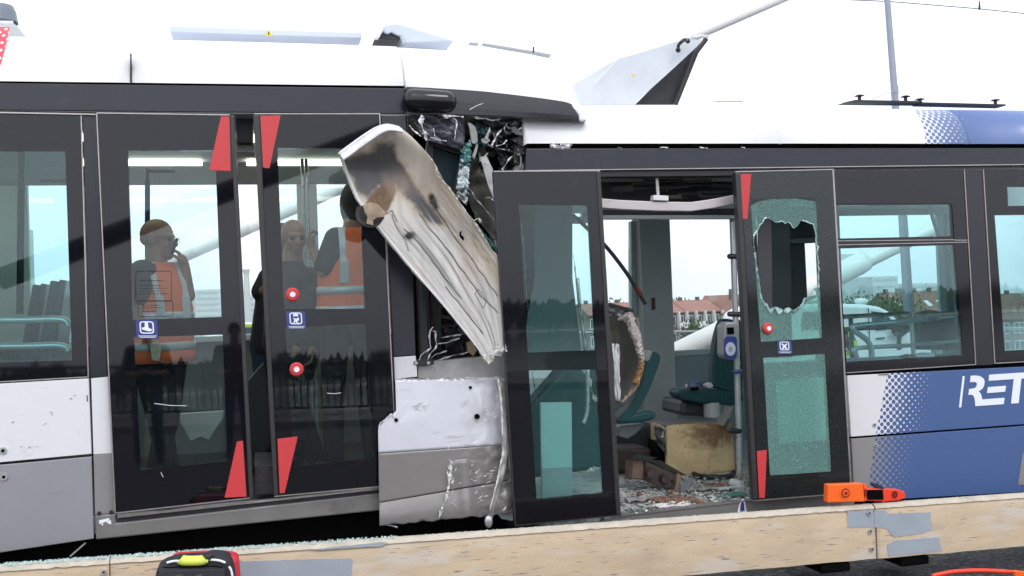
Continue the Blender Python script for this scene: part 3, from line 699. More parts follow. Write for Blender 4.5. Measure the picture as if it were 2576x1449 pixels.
# crumpled plate with bright creases at upper cab
def crumple(name, m, par, fn, quad, dy, amp, fq, nu=26, nv=18, jag=.0, label=None, seed=0, ridge=False, thick=.004):
    b = B()
    def f(u, v):
        e = jag*(nz3((u*9+seed, v*9, 3)))
        px, py = bil(quad, u, v); px += e*8; py += e*8
        h = noise.fractal(Vector((u*fq+seed, v*fq, seed)), .6, 2, 4)
        if ridge: h = -abs(h)*1.6
        return fn(px, py, dy+h*amp)
    grid(b, f, nu, nv); o = part(name, b, m, par, label, smooth=not ridge)
    s = o.modifiers.new('solid', 'SOLIDIFY'); s.thickness = thick; return o
crumple('crumpled_plate', mat('crumpled_dark', (.06,.062,.08), .22, metal=.2, var=.1, vscale=6), TL, L, [(1030,289),(1170,292),(1168,380),(1068,352)], -.005, .035, 2.2, jag=.6, label='crumpled dark plate with bright torn creases', seed=2)
def tear(par, fn, dy, pts, wpx, m=crmetal, name='torn_edge'):
    """ragged bright ribbon following px points"""
    b = B(); n = 0; L_ = []
    for (a, c) in zip(pts, pts[1:]):
        k = max(2, int(math.hypot(c[0]-a[0], c[1]-a[1])/4))
        for i in range(k): L_.append(interp(a, c, i/k))
    L_.append(pts[-1]); va = []; vb = []; seed_ = random.uniform(0,50)
    for i, (x, y) in enumerate(L_):
        x2, y2 = L_[min(i+1, len(L_)-1)]; x1, y1 = L_[max(i-1, 0)]; dx, dyy = x2-x1, y2-y1; l = math.hypot(dx, dyy) or 1
        md = max(.08, .35+1.5*noise.noise(Vector((i*.19+seed_, 3.1, 1)))); wv = wpx*md*random.uniform(.7,1.2); wu = wpx*max(.05, md+.6*noise.noise(Vector((i*.31, seed_, 5))))*random.uniform(.7,1.2)
        va.append(b.verts.new(fn(x-dyy/l*wv, y+dx/l*wv, dy+random.uniform(-.012,.004)))); vb.append(b.verts.new(fn(x+dyy/l*wu, y-dx/l*wu, dy+random.uniform(-.012,.008))))
    for i in range(len(va)-1): b.faces.new((va[i], va[i+1], vb[i+1], vb[i]))
    o = part(name, b, m, par); s = o.modifiers.new('solid', 'SOLIDIFY'); s.thickness = .003; return o
zz = lambda pts: Z(1520,400,3.623,pts)
tear(TL, L, -.07, zz([(222,110),(212,230),(235,300),(275,360),(290,420),(280,465)]), 5.5)
tear(TL, L, -.075, zz([(225,370),(300,370),(260,400),(285,460)]), 6)
tear(TL, L, -.07, zz([(50,255),(110,320),(160,360),(215,410)]), 2.5)
tear(TL, L, -.06, zz([(515,125),(560,150),(640,140),(690,180),(700,240),(685,330),(665,450)]), 3.5)
tear(TL, L, -.06, zz([(500,120),(640,125),(790,135)]), 4)
tear(TL, L, -.05, zz([(385,290),(405,400)]), 1.5)
tear(TL, L, -.02, zz([(950,145),(1100,165),(1200,190),(1290,160)]), 3, m=crmetal)
tear(TL, L, -.05, zz([(340,410),(420,450),(560,470)]), 2, m=crmetal)
z2 = lambda pts: Z(1520,1050,3.623,pts)
tear(TL, L, -.01, z2([(375,640),(340,690),(325,760),(335,850),(350,920),(290,970),(220,1020),(190,1090)]), 3.2)
tear(TL, L, -.01, z2([(375,690),(415,700),(410,790),(430,870),(400,940),(340,1000),(300,1090)]), 3.5)
tear(TL, L, .02, z2([(440,860),(560,850),(700,800),(740,790)]), 2.5)
tear(TL, L, .03, z2([(490,780),(620,760),(760,740)]), 1.8)
tear(TL, L, .04, z2([(430,1090),(640,1030),(850,985)]), 2)
tear(TL, L, .04, z2([(350,1060),(420,1010),(560,960)]), 2)
# jumble of dark broken members in the crush zone
def member(par, a, c, wv, tv, m, name='broken_member', tw=0):
    b = B(); a = Vector(a); c = Vector(c); d = (c-a); u, v = frame_of(d); u = Matrix.Rotation(tw, 3, d.normalized()) @ u; v = Matrix.Rotation(tw, 3, d.normalized()) @ v
    vs = [b.verts.new(p + u*su*wv/2 + v*sv*tv/2) for p in (a, c) for su, sv in ((-1,-1),(1,-1),(1,1),(-1,1))]
    for f in ((0,1,2,3),(7,6,5,4),(0,4,5,1),(1,5,6,2),(2,6,7,3),(3,7,4,0)): b.faces.new([vs[i] for i in f])
    return part(name, b, m, par, bevel=.003)
random.seed(3)
for k in range(42):
    x, y = random.uniform(1175,1320), random.uniform(300,430); a_ = random.uniform(-1.9,-.3); l = random.uniform(20,75)
    member(TL, L(x,y,random.uniform(.12,.4)), L(x+math.cos(a_)*l, y+math.sin(a_)*l*.7, random.uniform(.1,.45)), random.uniform(.008,.05), random.uniform(.004,.02), random.choice([dkmetal, dkmetal, rubber, frame, frame, steel if random.random() < .3 else dkmetal]), tw=random.uniform(0,3))
for k in range(26):
    x, y = random.uniform(1090,1200), random.uniform(770,895); a_ = random.uniform(-.6,.4); l = random.uniform(20,70)
    member(TL, L(x,y,random.uniform(.12,.5)), L(x+math.cos(a_)*l, y+math.sin(a_)*l, random.uniform(.12,.5)), random.uniform(.008,.05), random.uniform(.004,.02), random.choice([dkmetal, rubber, frame, dkmetal]), tw=random.uniform(0,3))
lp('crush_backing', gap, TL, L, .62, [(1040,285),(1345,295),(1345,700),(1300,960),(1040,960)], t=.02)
member(TL, L(1280,310,.1), L(1316,346,.05), .05, .02, frame)
member(TL, L(1310,370,.12), L(1290,430,.12), .06, .03, dkmetal); member(TL, L(1316,372,.1), L(1314,432,.1), .02, .02, steel)
# loops of torn cable
for k in range(7):
    x, y = 1286+random.uniform(-6,8), 316+random.uniform(-6,8)
    b = B(); tube(b, smoothpath([L(x+14*math.cos(a)*random.uniform(.6,1.3), y+12*math.sin(a)*random.uniform(.6,1.3), .02+random.uniform(-.03,.05)) for a in [i*1.1 for i in range(6)]], 4), .0035, 5); part('torn_cable', b, random.choice([rubber, frame, steel]), TL)
# grey flap and hanging shards of glass
ZW = lambda pts: Z(1500,285,2.2707,pts)
flg = mat('flap_grey', (.30,.30,.295), .4, var=.15)
for pts_, nm, mm_ in (([(575,395),(600,398),(640,430),(660,490),(662,560),(640,580),(612,570),(600,520),(592,450)],'bent_flap',flg),([(650,575),(668,570),(655,640),(640,690),(628,712),(614,680),(632,640)],'bent_flap',flg),
    ([(940,440),(975,430),(1050,490),(1045,502),(985,500)],'bent_flap',mat('flap_slate', (.16,.165,.18), .4)),([(765,430),(772,470),(745,540),(720,530),(750,470)],'bent_flap',crmetal),
    ([(690,540),(740,515),(770,550),(735,575),(700,570)],'bent_flap',flg),([(740,570),(795,600),(790,615),(750,590)],'bent_flap',crmetal),([(640,400),(760,405),(745,500),(680,540),(650,460)],'teal_pane',curt2 if False else mat('teal_dark_pane', (.01,.05,.05), .3))):
    b = B(); plate(b, [L(x_, y_, -.01+.03*nz3((x_*.1, y_*.1, 2)) if nm != 'teal_pane' else .08) for x_, y_ in ZW(pts_)], .006); part(nm, b, mm_, TL, bevel=.002)
crumple('crumpled_sheet', mat('crumple_grey', (.10,.10,.105), .3, metal=.3, var=.4, vscale=12), TL, L, [(1205,302),(1285,306),(1270,352),(1215,345)], .06, .09, 3.5, 24, 16, jag=1.6, label='crumpled dark sheet under the roof end', seed=61)
crumple('crumpled_sheet', mat('crumple_dark', (.04,.042,.046), .25, metal=.3, var=.4, vscale=12), TL, L, [(1240,350),(1318,345),(1320,428),(1262,428)], .05, .10, 3.2, 24, 20, jag=1.4, seed=66)
crumple('crumpled_sheet', mat('crumple_teal', (.02,.07,.07), .3, var=.5, vscale=14), TL, L, [(1196,330),(1228,318),(1222,372),(1198,372)], .03, .06, 3.2, 14, 14, jag=1.4, seed=71)
crumple('crumpled_sheet', mat('crumple_low', (.05,.05,.052), .35, metal=.3, var=.5, vscale=12), TL, L, [(1088,838),(1190,800),(1235,905),(1075,905)], .16, .10, 3.6, 30, 16, jag=1.2, label='crumpled dark sheet above the grey beam', seed=75)
random.seed(11)
for k in range(46):
    x, y = random.uniform(1198,1318), random.uniform(308,425); a_ = random.choice([-.9,-1.1,-.6,-1.9,.3])+random.gauss(0,.2); l = random.uniform(8,36)
    member(TL, L(x,y,random.uniform(.0,.12)), L(x+math.cos(a_)*l, y+math.sin(a_)*l, random.uniform(.0,.12)), random.uniform(.004,.022), random.uniform(.002,.006), random.choice([dkmetal, frame, flg, steel, crmetal, dkmetal, rubber]), name='splinter', tw=random.uniform(0,3))
for pts_ in ([(620,340),(700,360),(800,375),(860,360)], [(780,590),(830,500),(870,450)], [(870,800),(930,710),(960,680)], [(820,600),(880,580),(910,545)]): tear(TL, L, -.01, ZW(pts_), 2.6)
b = B(); plate(b, [L(x_, y_, .02) for x_, y_ in ZW([(985,520),(1040,515),(1050,800),(975,800),(965,680)])], .1); part('bent_column', b, dkmetal, TL, bevel=.005)
b = B(); boxline(b, L, .005, ZW([(985,670),(1035,670),(1040,795),(990,795)]), 1.6) if False else tube(b, smoothpath([L(x_, y_, .01) for x_, y_ in ZW([(990,790),(985,720),(1000,675),(1025,680),(1030,740),(1020,790)])], 4), .006, 6); part('bent_loop', b, flg, TL)
b = B(); plate(b, [L(x_, y_, .03) for x_, y_ in ZW([(680,690),(735,680),(790,790),(800,880),(800,1050),(750,930),(715,800)])], .004); part('liner_highlight', b, mat('liner_highlight_tone', (.42,.44,.43), .4, var=.3, vscale=25), TL, 'highlight on the liner, painted as a pale grey plate')  # highlight on the liner, put in as a light grey plate
tear(TL, L, .0, ZW([(585,940),(640,1040),(720,1130),(800,1230)]), 2.2, flg); tear(TL, L, .0, ZW([(720,1040),(760,1030),(800,1060)]), 3, fibre)
b = B(); plate(b, [L(x_, y_, .05) for x_, y_ in Z(1237,412,1.431,[(735,1250),(760,1240),(790,1290),(770,1320),(745,1300)])], .03); part('wood_splinter', b, mat('wood_splinter', (.42,.31,.2), .8, var=.3), TL)
curt = mat('hanging_glass_white', (.66,.74,.76), .3, spec=.7, var=.2, vscale=25, bump=.5, bscale=90, dirt=(.10,.30,.29), dirtamt=.12, dscale=16)
curt2 = mat('hanging_glass_teal', (.12,.34,.32), .3, spec=.7, var=.5, vscale=40, bump=.5, bscale=90, dirt=(.55,.65,.65), dirtamt=.1, dscale=22)
crumple('glass_curtain', curt, TL, L, [(1155,428),(1181,412),(1178,470),(1149,478)], -.02, .02, 3, 14, 30, jag=.7, label='hanging sheet of shattered windscreen glass', seed=4)
crumple('glass_curtain', curt2, TL, L, [(1166,372),(1184,352),(1182,420),(1155,432)], -.01, .05, 3, 14, 20, jag=1.4, seed=14)
crumple('glass_curtain', curt, TL, L, [(1149,472),(1178,466),(1172,515),(1153,500)], -.02, .05, 3, 14, 20, jag=1.4, seed=24)
crumple('glass_curtain', curt2, TL, L, [(1176,548),(1200,566),(1262,640),(1262,690)], .06, .05, 4, 30, 14, jag=1.2, label='strip of shattered teal glass beside the torn panel', seed=5)
# curved grey inner liner right of the glass
def rows_surface(rows, nu, nv, fn, amp=0, fq=3, seed=0, edge_j=0):
    R_ = []
    cols = [smoothpath([Vector((r[i][0], r[i][1], r[i][2])) for r in rows], 8) for i in range(len(rows[0]))]
    b = B()
    n = len(cols[0])
    vs = []
    for j in range(n):
        line = smoothpath([c[j] for c in cols], nu)
        row = []
        for i, p in enumerate(line):
            h = noise.fractal(Vector((i/len(line)*fq+seed, j/n*fq*2, seed)), .6, 2, 4)*amp
            ex = 0
            if edge_j and (i == 0 or i == len(line)-1 or j == n-1): ex = (noise.noise(Vector((i*.37+seed, j*.9, 1)))+noise.noise(Vector((i*1.7, j*2.3+seed, 1)))*.6)*edge_j
            row.append(b.verts.new(fn(p.x+ex, p.y+ex*.6, p.z+h)))
        vs.append(row)
    for r1, r2 in zip(vs, vs[1:]):
        for k in range(len(r1)-1): b.faces.new((r1[k], r1[k+1], r2[k+1], r2[k]))
    return b
b = rows_surface([[(1190,388,.25),(1205,375,.2),(1218,372,.15)], [(1180,440,.35),(1215,430,.22),(1240,440,.1)], [(1178,500,.4),(1215,500,.25),(1256,490,.08)], [(1196,545,.35),(1225,560,.25),(1262,560,.08)], [(1222,580,.3),(1240,600,.2),(1266,600,.08)]], 8, 0, L, .02, 3, 3, 2)
o = part('inner_liner', b, mat('liner_grey', (.16,.165,.16), .35, var=.5, vscale=7, bump=.1), TL, 'scuffed grey moulded liner hanging in the wreck', smooth=True); s = o.modifiers.new('s','SOLIDIFY'); s.thickness = .008

# --- crumpled front skirt
b = B()
sk = [(992,955),(1258,950),(1268,990),(1276,1060),(1282,1120),(1290,1296),(1240,1300),(1130,1313),(1012,1326),(984,1322),(956,1318),(951,1075),(960,1062),(972,1050),(986,1039),(993,1044),(997,1052),(997,1000)]
def skirt(name, v0, v1, m, lab=None, bright=0):
    b = B(); nu, nv = 60, 26
    def fx(u, v):
        # left boundary follows torn outline
        yl = v0[0]+(v1[0]-v0[0])*v; yr = v0[1]+(v1[1]-v0[1])*v
        def left(y):
            if y < 1036: return 994+(y-955)*.03
            if y < 1052: return 997-(y-1036)*1.6+nz3((y*.2,0,0))*3
            if y < 1078: return 971-(y-1052)*.78+nz3((y*.2,0,0))*3
            return 951+(y-1078)*.015
        xl = left(yl); xr = 1258+(yr-950)*.1
        x = xl+(xr-xl)*u; y = yl+(yr-yl)*u
        s = max(0, u-.55)/.45
        h = noise.fractal(Vector((u*5, (y-950)/90, 4)), .7, 2, 4)*(.0015+.035*s*s) + .05*s*s
        fold = -.03*math.exp(-((u-.66)/.05)**2)*(1 if y > 1160 else 0)
        if name == 'front_skirt_lower': fold += -.02*math.sin(v*2.2)*(1)
        return L(x, y+2*nz3((u*14, v*3, 1))*(1 if v > .95 and name == 'front_skirt_lower' else 0)*3, -.11+h+fold)
    grid(b, fx, nu, nv); o = part(name, b, m, TL, lab, smooth=True); s = o.modifiers.new('s','SOLIDIFY'); s.thickness = .006; s.offset = 1; return o
skw = mat('skirt_white', (.66,.67,.72), .34, metal=.1, var=.08, vscale=2, coat=.2); scratch(skw, (.35,.35,.38), 5, (1,1,7), .62, .7, .5); scratch(skw, (.9,.9,.9), 9, (1,1,4), .68, .71, .8)
skg = mat('skirt_grey', (.225,.212,.205), .38, metal=.15, var=.06, vscale=2, coat=.2); scratch(skg, (.12,.12,.12), 7, (1,1,5), .68, .74, .5)
skirt('front_skirt_upper', (955,950), (1140,1118), skw, 'white upper half of the torn front skirt')
skirt('front_skirt', (1141,1119), (1264,1206), skg, 'grey half of the torn front skirt')
skirt('front_skirt_lower', (1266,1209), (1322,1290), skg)
tear(TL, L, -.118, [(952,1080),(958,1064),(972,1051),(985,1041),(994,1050)], 3)
tear(TL, L, -.118, [(992,954),(1258,949)], 1.2)
tear(TL, L, -.118, [(955,1318),(985,1322),(1000,1326)], 2)
tear(TL, L, -.15, [(1136,1160),(1133,1190),(1128,1230),(1122,1255),(1112,1280),(1104,1305)], 5)
def scuffs(par, fn, dy, cx, cy, sx, sy, n, ang, m=crmetal, l0=4, l1=22, name='scuff_marks'):
    b = B()
    for k in range(n):
        x, y = random.gauss(cx, sx), random.gauss(cy, sy); a = ang+random.gauss(0,.35); l = random.uniform(l0,l1); w_ = random.uniform(.3,1.5)
        ca, sa = math.cos(a), math.sin(a); pts = [(x-ca*l/2, y-sa*l/2), (x+random.uniform(-.2,.2)*l-sa*w_, y+ca*w_+random.uniform(-1,1)), (x+ca*l/2, y+sa*l/2), (x+sa*w_*random.random(), y-ca*w_)]
        plate(b, q(fn, dy, *pts), .002)
    o = part(name, b, m, par); o['kind'] = 'stuff'; return o
SCW = mat('bare_scuff', (.62,.62,.62), .5, var=.2, vscale=40)
scuffs(TL, L, -.135, 1215, 1192, 24, 12, 22, -.25, SCW, 3, 18); scuffs(TL, L, -.135, 1205, 1240, 30, 18, 20, -.6, SCW, 3, 18); scuffs(TL, L, -.155, 1135, 1225, 6, 30, 24, 1.4, SCW)
scuffs(TL, L, -.13, 1195, 1030, 30, 24, 30, -.3, SCW, 3, 16); scuffs(TL, L, -.122, 1050, 1020, 14, 4, 14, -.2, SCW, 4, 18)
for k in range(26): pass
for (x, y, r) in ((1184,975,.008),(1201,1048,.014),(997,1057,.010)):
    b = B(); disc(b, L(x,y,-.122), Vector((0,1,0)), r, .02, 16); part('bolt_hole', b, gap, TL)
# bent strip of metal hanging along the middle leaf
b = rows_surface([[(1253,952,-.14),(1272,962,-.12)], [(1258,1000,-.16),(1277,1010,-.13)], [(1264,1080,-.18),(1278,1090,-.15)], [(1262,1150,-.17),(1276,1160,-.15)], [(1248,1220,-.2),(1262,1225,-.17)], [(1234,1275,-.22),(1244,1280,-.2)], [(1223,1318,-.2),(1235,1322,-.18)]], 4, 0, L, .015, 5, 7, 2)
o = part('bent_strip', b, mat('bent_strip_metal', (.5,.48,.46), .35, metal=.6, var=.5, vscale=10, bump=.2), TL, 'long bent strip of trim hanging down', smooth=True); s = o.modifiers.new('s','SOLIDIFY'); s.thickness = .006
b = B(); ellipsoid(b, L(1229,1312,-.2), (.022,.015,.035)); part('strip_end', b, steel, TL, smooth=True)
b = B(); plate(b, q(L, .02, (1245,1285),(1290,1280),(1290,1310),(1262,1305)), .03); part('broken_bracket', b, tealboard, TL)

for cx__, cy__, n__ in ((110,1040,5),(60,1115,4),(150,1250,6),(190,1000,4),(110,1300,6)): scuffs(TL, L, -.0075, cx__, cy__, 30, 14, n__, -.2, mat('faint_scuff', (.30,.30,.31), .6), 2, 9)
# --- underframe
b = B(); 
zl = L(300,1360).z; x0_, x1_ = L(-300,1300).x, L(1290,1300).x
box(b, x0_, x1_, .12, 2.3, .22, .58); part('underframe', b, gap, TL)
b = B(); box(b, -3.6, -2.6, .5, 2.0, .12, .46); bo = part('bogie', b, gap, TL, bevel=.03)
for x in (-3.4, -2.75): b = B(); tube(b, [(x,.42,.38),(x,.55,.38)], .28, 24); part('wheel', b, dkmetal, bo)
b = B(); tube(b, [L(215,1366,-.01), L(176,1400,-.02)], .004, 5); part('hanging_wire', b, steel, TL)

# --- interior of the left tram
def iz(px, py, y): return P(px, py, y).z
FLZ = .615
XL0, XL1 = P(-330,600,2.4).x, P(1010,600,2.4).x
b = B(); box(b, XL0, 0.0, .06, 2.38, FLZ-.05, FLZ); part('floor', b, floorm, TL)
cz = 2.72
b = B(); box(b, XL0, 0.3, .06, 2.38, cz, cz+.05); part('ceiling', b, ceilm, TL)
# far wall: below windows, above windows, pillars
sz, tz = P(640,848,2.4).z, P(500,466,2.4).z
b = B(); box(b, XL0, .2, 2.38, 2.44, FLZ, sz); part('far_wall', b, mat('far_wall_grey', (.22,.235,.235), .5), TL)
b = B(); box(b, XL0, .2, 2.34, 2.40, sz-.02, sz+.02); part('far_sill', b, whitedec, TL)
b = B(); plate(b, [Vector((XL0,2.38,tz)), Vector((XL0,2.05,cz)), Vector((XL0,2.38,cz))], .2-XL0, Vector((1,0,0))); part('cove_panel', b, wallgrey, TL)
for px0, px1 in ((-330,-300),(206,250),(750,800),(930,1010)):
    b = B(); box(b, P(px0,600,2.4).x, P(px1,600,2.4).x, 2.36, 2.44, sz+.02, tz); part('far_pillar', b, wallgrey, TL)
for px0, px1 in ((-300,206),(250,750),(800,930)):
    b = B(); box(b, P(px0,600,2.4).x, P(px1,600,2.4).x, 2.405, 2.411, sz+.02, tz); part('far_window', b, glassfar, TL)
# ceiling light strips and an advert
lightm = mat('ceiling_light', (.9,.9,.8), .4); lb = lightm.node_tree.nodes['Principled BSDF']; lb.inputs['Emission Color'].default_value = (1,.97,.8,1); lb.inputs['Emission Strength'].default_value = 4
for yy in (.75, 1.75):
    for x in (-3.4, -2.0, -.9):
        b = B(); box(b, x-.55, x+.25, yy-.05, yy+.05, cz-.03, cz-.002); part('ceiling_light', b, lightm, TL)
ad = mat('red_advert', (.30,.02,.04), .4)
def coveplate(px0, py0, px1, py1, m, name):
    b = B(); plate(b, [P(px0,py0,2.1), P(px1,py0+2,2.1), P(px1,py1,2.3), P(px0+4,py1,2.3)], .006); return part(name, b, m, TL)
coveplate(95, 412, 165, 458, ad, 'advert_panel'); coveplate(-40, 408, 50, 458, wallgreen, 'advert_panel')
# poles, handrails, seats
def pole(pts, r=.017, m=steel, name='grab_pole', par=TL): b = B(); tube(b, smoothpath(pts, 5), r, 12); return part(name, b, m, par, smooth=True)
pole([P(54,385,1.2), P(52,600,1.2), P(50,790,1.2)], .021, rubber)
pole([P(371,425,1.6), P(371,700,1.6), P(372,1000,1.6)], .017, rubber); pole([P(371,430,1.6), P(441,430,1.6)], .012, rubber, 'grab_rail')
for dx in (0, 10): pole([P(760+dx,400,1.5), P(774+dx,780,1.5), P(792+dx,1165,1.5)], .012, steel)
def handrail(y0, ys, yy): pole([P(-60,y0,yy), P(60,y0-1,yy), P(140,y0-3,yy), P(165,y0+2,yy), P(174,ys,yy)], .019, steel, 'handrail')
handrail(806, 822, .25); handrail(872, 884, .25)
def seat(par, base, face, m=teal_seat, w_=.46, h=.72, tilt=.18):
    """base: seat centre bottom, face: yaw of forward direction"""
    R_ = Matrix.Rotation(face, 3, 'Z'); T = lambda x, y, z: Vector(base)+R_ @ Vector((x, y, z))
    b = B()
    def bk(u, v): 
        x = -.2-.15*v*1.0; yy = (u-.5)*w_*(1-.12*v*v); z = .42+h*v
        return T(x+.05*math.cos((u-.5)*3)-.05, yy, z)
    grid(b, bk, 8, 10); s_ = part('seat_back', b, m, par, smooth=True); md = s_.modifiers.new('s','SOLIDIFY'); md.thickness = .055; md.offset = 0
    b = B(); grid(b, lambda u, v: T(-.22+.46*v, (u-.5)*w_, .43-.03*math.sin(v*3.1)+(.02 if v < .9 else -.02)), 6, 8); c_ = part('seat_cushion', b, m, par, smooth=True); md = c_.modifiers.new('s','SOLIDIFY'); md.thickness = .07; md.offset = 0
    b = B(); grid(b, lambda u, v: T(-.26-.15*v, (u-.5)*w_*1.04*(1-.12*v*v), .40+(h+.03)*v), 6, 8); k_ = part('seat_shell', b, seatshell, par, smooth=True); md = k_.modifiers.new('s','SOLIDIFY'); md.thickness = .03
    b = B(); x_ = T(-.05, 0, 0); tube(b, [x_, x_+Vector((0,0,.4))], [.09,.06], 10); part('seat_leg', b, seatshell, par)
for (x, y, f) in ((P(95,800,1.3).x-.05, 1.25, 0.0), (P(95,800,1.8).x-.1, 1.85, 0), (P(0,800,1.4).x, 1.3, math.pi), (P(-100,800,1.4).x, 1.9, math.pi)):
    seat(TL, (x, y, FLZ), f, h=.85)
lp2 = B(); plate(lp2, [P(-200,912,.1), P(182,905,.1), P(182,925,.1), P(-200,932,.1)], .04); part('window_ledge', lp2, teal_seat, TL)
# door mechanism in the gap and the far wall seat below
b = B(); plate(b, q(P, .2, (594,296),(636,296),(636,358),(596,358)), .4); part('door_gear_housing', b, rubber, TL)
b = B(); box(b, P(590,370,.3).x, P(640,370,.3).x, .3, .5, P(600,382,.3).z, P(600,362,.3).z); part('header_bar', b, hwhite, TL)
b = B(); plate(b, q(P, 1.5, (452,1040),(565,1032),(562,1052),(525,1108),(505,1100),(480,1112),(452,1062)), .03); part('folded_seat', b, wallgrey, TL, bevel=.01)
b = B(); plate(b, [Vector((P(622,1000,1.2).x,1.2,FLZ)), P(624,960,1.2), P(662,915,1.2), P(668,930,1.2), P(690,1110,1.2)], .3); part('panel_box', b, rubber, TL)
lp('threshold', dkmetal, TL, L, .02, [(640,1170),(700,1170),(700,1240),(640,1245)], t=.5)
b = B(); box(b, P(-330,900,.1).x, P(1000,900,.1).x, .02, .08, FLZ-.06, FLZ+.02); part('step_nosing', b, trim, TL)

# --- rooftop things on the left tram
def slab(name, m, par, pts, y, t, label=None): b = B(); plate(b, [P(x_, y_, y) for x_, y_ in pts], t); return part(name, b, m, par, label, bevel=.006)
bluegrey = mat('roof_equipment_grey', (.55,.60,.70), .5, var=.03)
eq = slab('equipment_cover', bluegrey, TL, [(428,65),(910,82),(910,96),(428,81)], 1.0, .5)
b = B(); plate(b, q(P, .99, (666,90),(676,76),(686,90)), .01); yt = part('warning_triangle', b, mat('warning_yellow', (.75,.6,.03), .4), eq); b = B(); plate(b, q(P, .985, (675,80),(677,80),(677,88),(675,88)), .004); part('bolt_symbol', b, gap, yt)
eq = slab('equipment_cover', bluegrey, TL, [(962,64),(992,60),(1004,60),(1142,102),(1020,108),(1012,90),(1000,88),(985,80),(975,85),(965,80)], .7, .5, 'raised grey wedge cover on the roof')
slab('cover_underside', dkmetal, TL, [(942,97),(965,74),(975,82),(1008,92),(1006,100)], .72, .3)
slab('cover_edge', hwhite, TL, [(940,96),(962,66),(970,66),(952,97)], .66, .04)
b = B(); tube(b, [P(1008,92,.68), P(1012,99,.68), P(1016,110,.68)], .01, 6); part('hinge', b, steel, TL)
b = B(); strip(b, L, -.004, (327,132), (330,207), 2.4, .02); 
for v in b.verts: v.co.y += max(0, (v.co.z-2.98))*.45
part('panel_seam', b, gap, TL)
b = B(); plate(b, q(P, 0.9, (1182,106),(1204,108),(1204,111),(1182,109)), .05); plate(b, q(P, .9, (1215,108),(1340,128),(1387,137),(1385,142),(1340,132),(1215,111)), .05); part('roof_rail', b, mat('roof_rail', (.35,.36,.38), .4, metal=.4), TL)
b = B(); tube(b, [P(1342,118,.9), P(1342,132,.9)], .006, 5); part('roof_bolt', b, dkmetal, TL)
# far left: insulators and red dotted sticker
ins = slab('insulator_base', steel, TL, [(-30,50),(32,52),(40,62),(-30,62)], .9, .4); 
b = B(); c_ = P(0,36,1.1); tube(b, [c_+Vector((0,0,-.05)), c_+Vector((0,0,.015)), c_+Vector((0,0,.05)), c_+Vector((0,0,.06))], [.10,.09,.075,.03], 20); part('insulator', b, mat('insulator_grey', (.16,.18,.22), .4), TL, smooth=False)
b = B(); tube(b, [P(36,54,.9), P(44,62,.9)], .01, 6); part('bracket', b, dkmetal, TL)
rs = B()
def dotmat():
    m = mat('red_dotted', (.75,.06,.09), .4); n = m.node_tree; bs = n.nodes['Principled BSDF']
    tc = n.nodes.new('ShaderNodeTexCoord'); mp = n.nodes.new('ShaderNodeMapping'); mp.inputs['Rotation'].default_value = (0,rad(45),0); mp.inputs['Scale'].default_value = (30,30,30)
    n.links.new(tc.outputs['Object'], mp.inputs[0]); fr = n.nodes.new('ShaderNodeVectorMath'); fr.operation = 'FRACTION'; n.links.new(mp.outputs[0], fr.inputs[0])
    sb = n.nodes.new('ShaderNodeVectorMath'); sb.operation = 'SUBTRACT'; sb.inputs[1].default_value = (.5,.5,.5); n.links.new(fr.outputs[0], sb.inputs[0])
    ml = n.nodes.new('ShaderNodeVectorMath'); ml.operation = 'MULTIPLY'; ml.inputs[1].default_value = (1,0,1); n.links.new(sb.outputs[0], ml.inputs[0])
    ln = n.nodes.new('ShaderNodeVectorMath'); ln.operation = 'LENGTH'; n.links.new(ml.outputs[0], ln.inputs[0])
    lt = n.nodes.new('ShaderNodeMath'); lt.operation = 'LESS_THAN'; lt.inputs[1].default_value = .24; n.links.new(ln.outputs['Value'], lt.inputs[0])
    mx = n.nodes.new('ShaderNodeMixRGB'); n.links.new(lt.outputs[0], mx.inputs[0]); mx.inputs[1].default_value = (.75,.06,.09,1); mx.inputs[2].default_value = (.85,.85,.86,1); n.links.new(mx.outputs[0], bs.inputs['Base Color']); return m
a1 = [(-60,67),(25,68),(0,165),(-60,190)]
b = B(); n_ = 8; rows = []
for j in range(n_+1):
    t_ = j/n_; l_, r_ = interp(a1[0], a1[3], t_), interp(a1[1], a1[2], t_)
    py = r_[1]; 
    # follow the roof curve: depth from height
    z = L(0, py).z-L(0,204).z; zz_ = z/1.06
    dy = 0.0
    for (ya, za), (yb, zb) in zip(PROF, PROF[1:]):
        if za <= zz_ <= zb: dy = ya+(yb-ya)*(zz_-za)/(zb-za); break
    rows.append([b.verts.new(L(l_[0], l_[1], dy-.006)), b.verts.new(L(r_[0], r_[1], dy-.006))])
for r1, r2 in zip(rows, rows[1:]): b.faces.new((r1[0], r1[1], r2[1], r2[0]))
o = part('dotted_sticker', b, dotmat(), TL, 'red sticker with white dots'); s = o.modifiers.new('s','SOLIDIFY'); s.thickness = .003

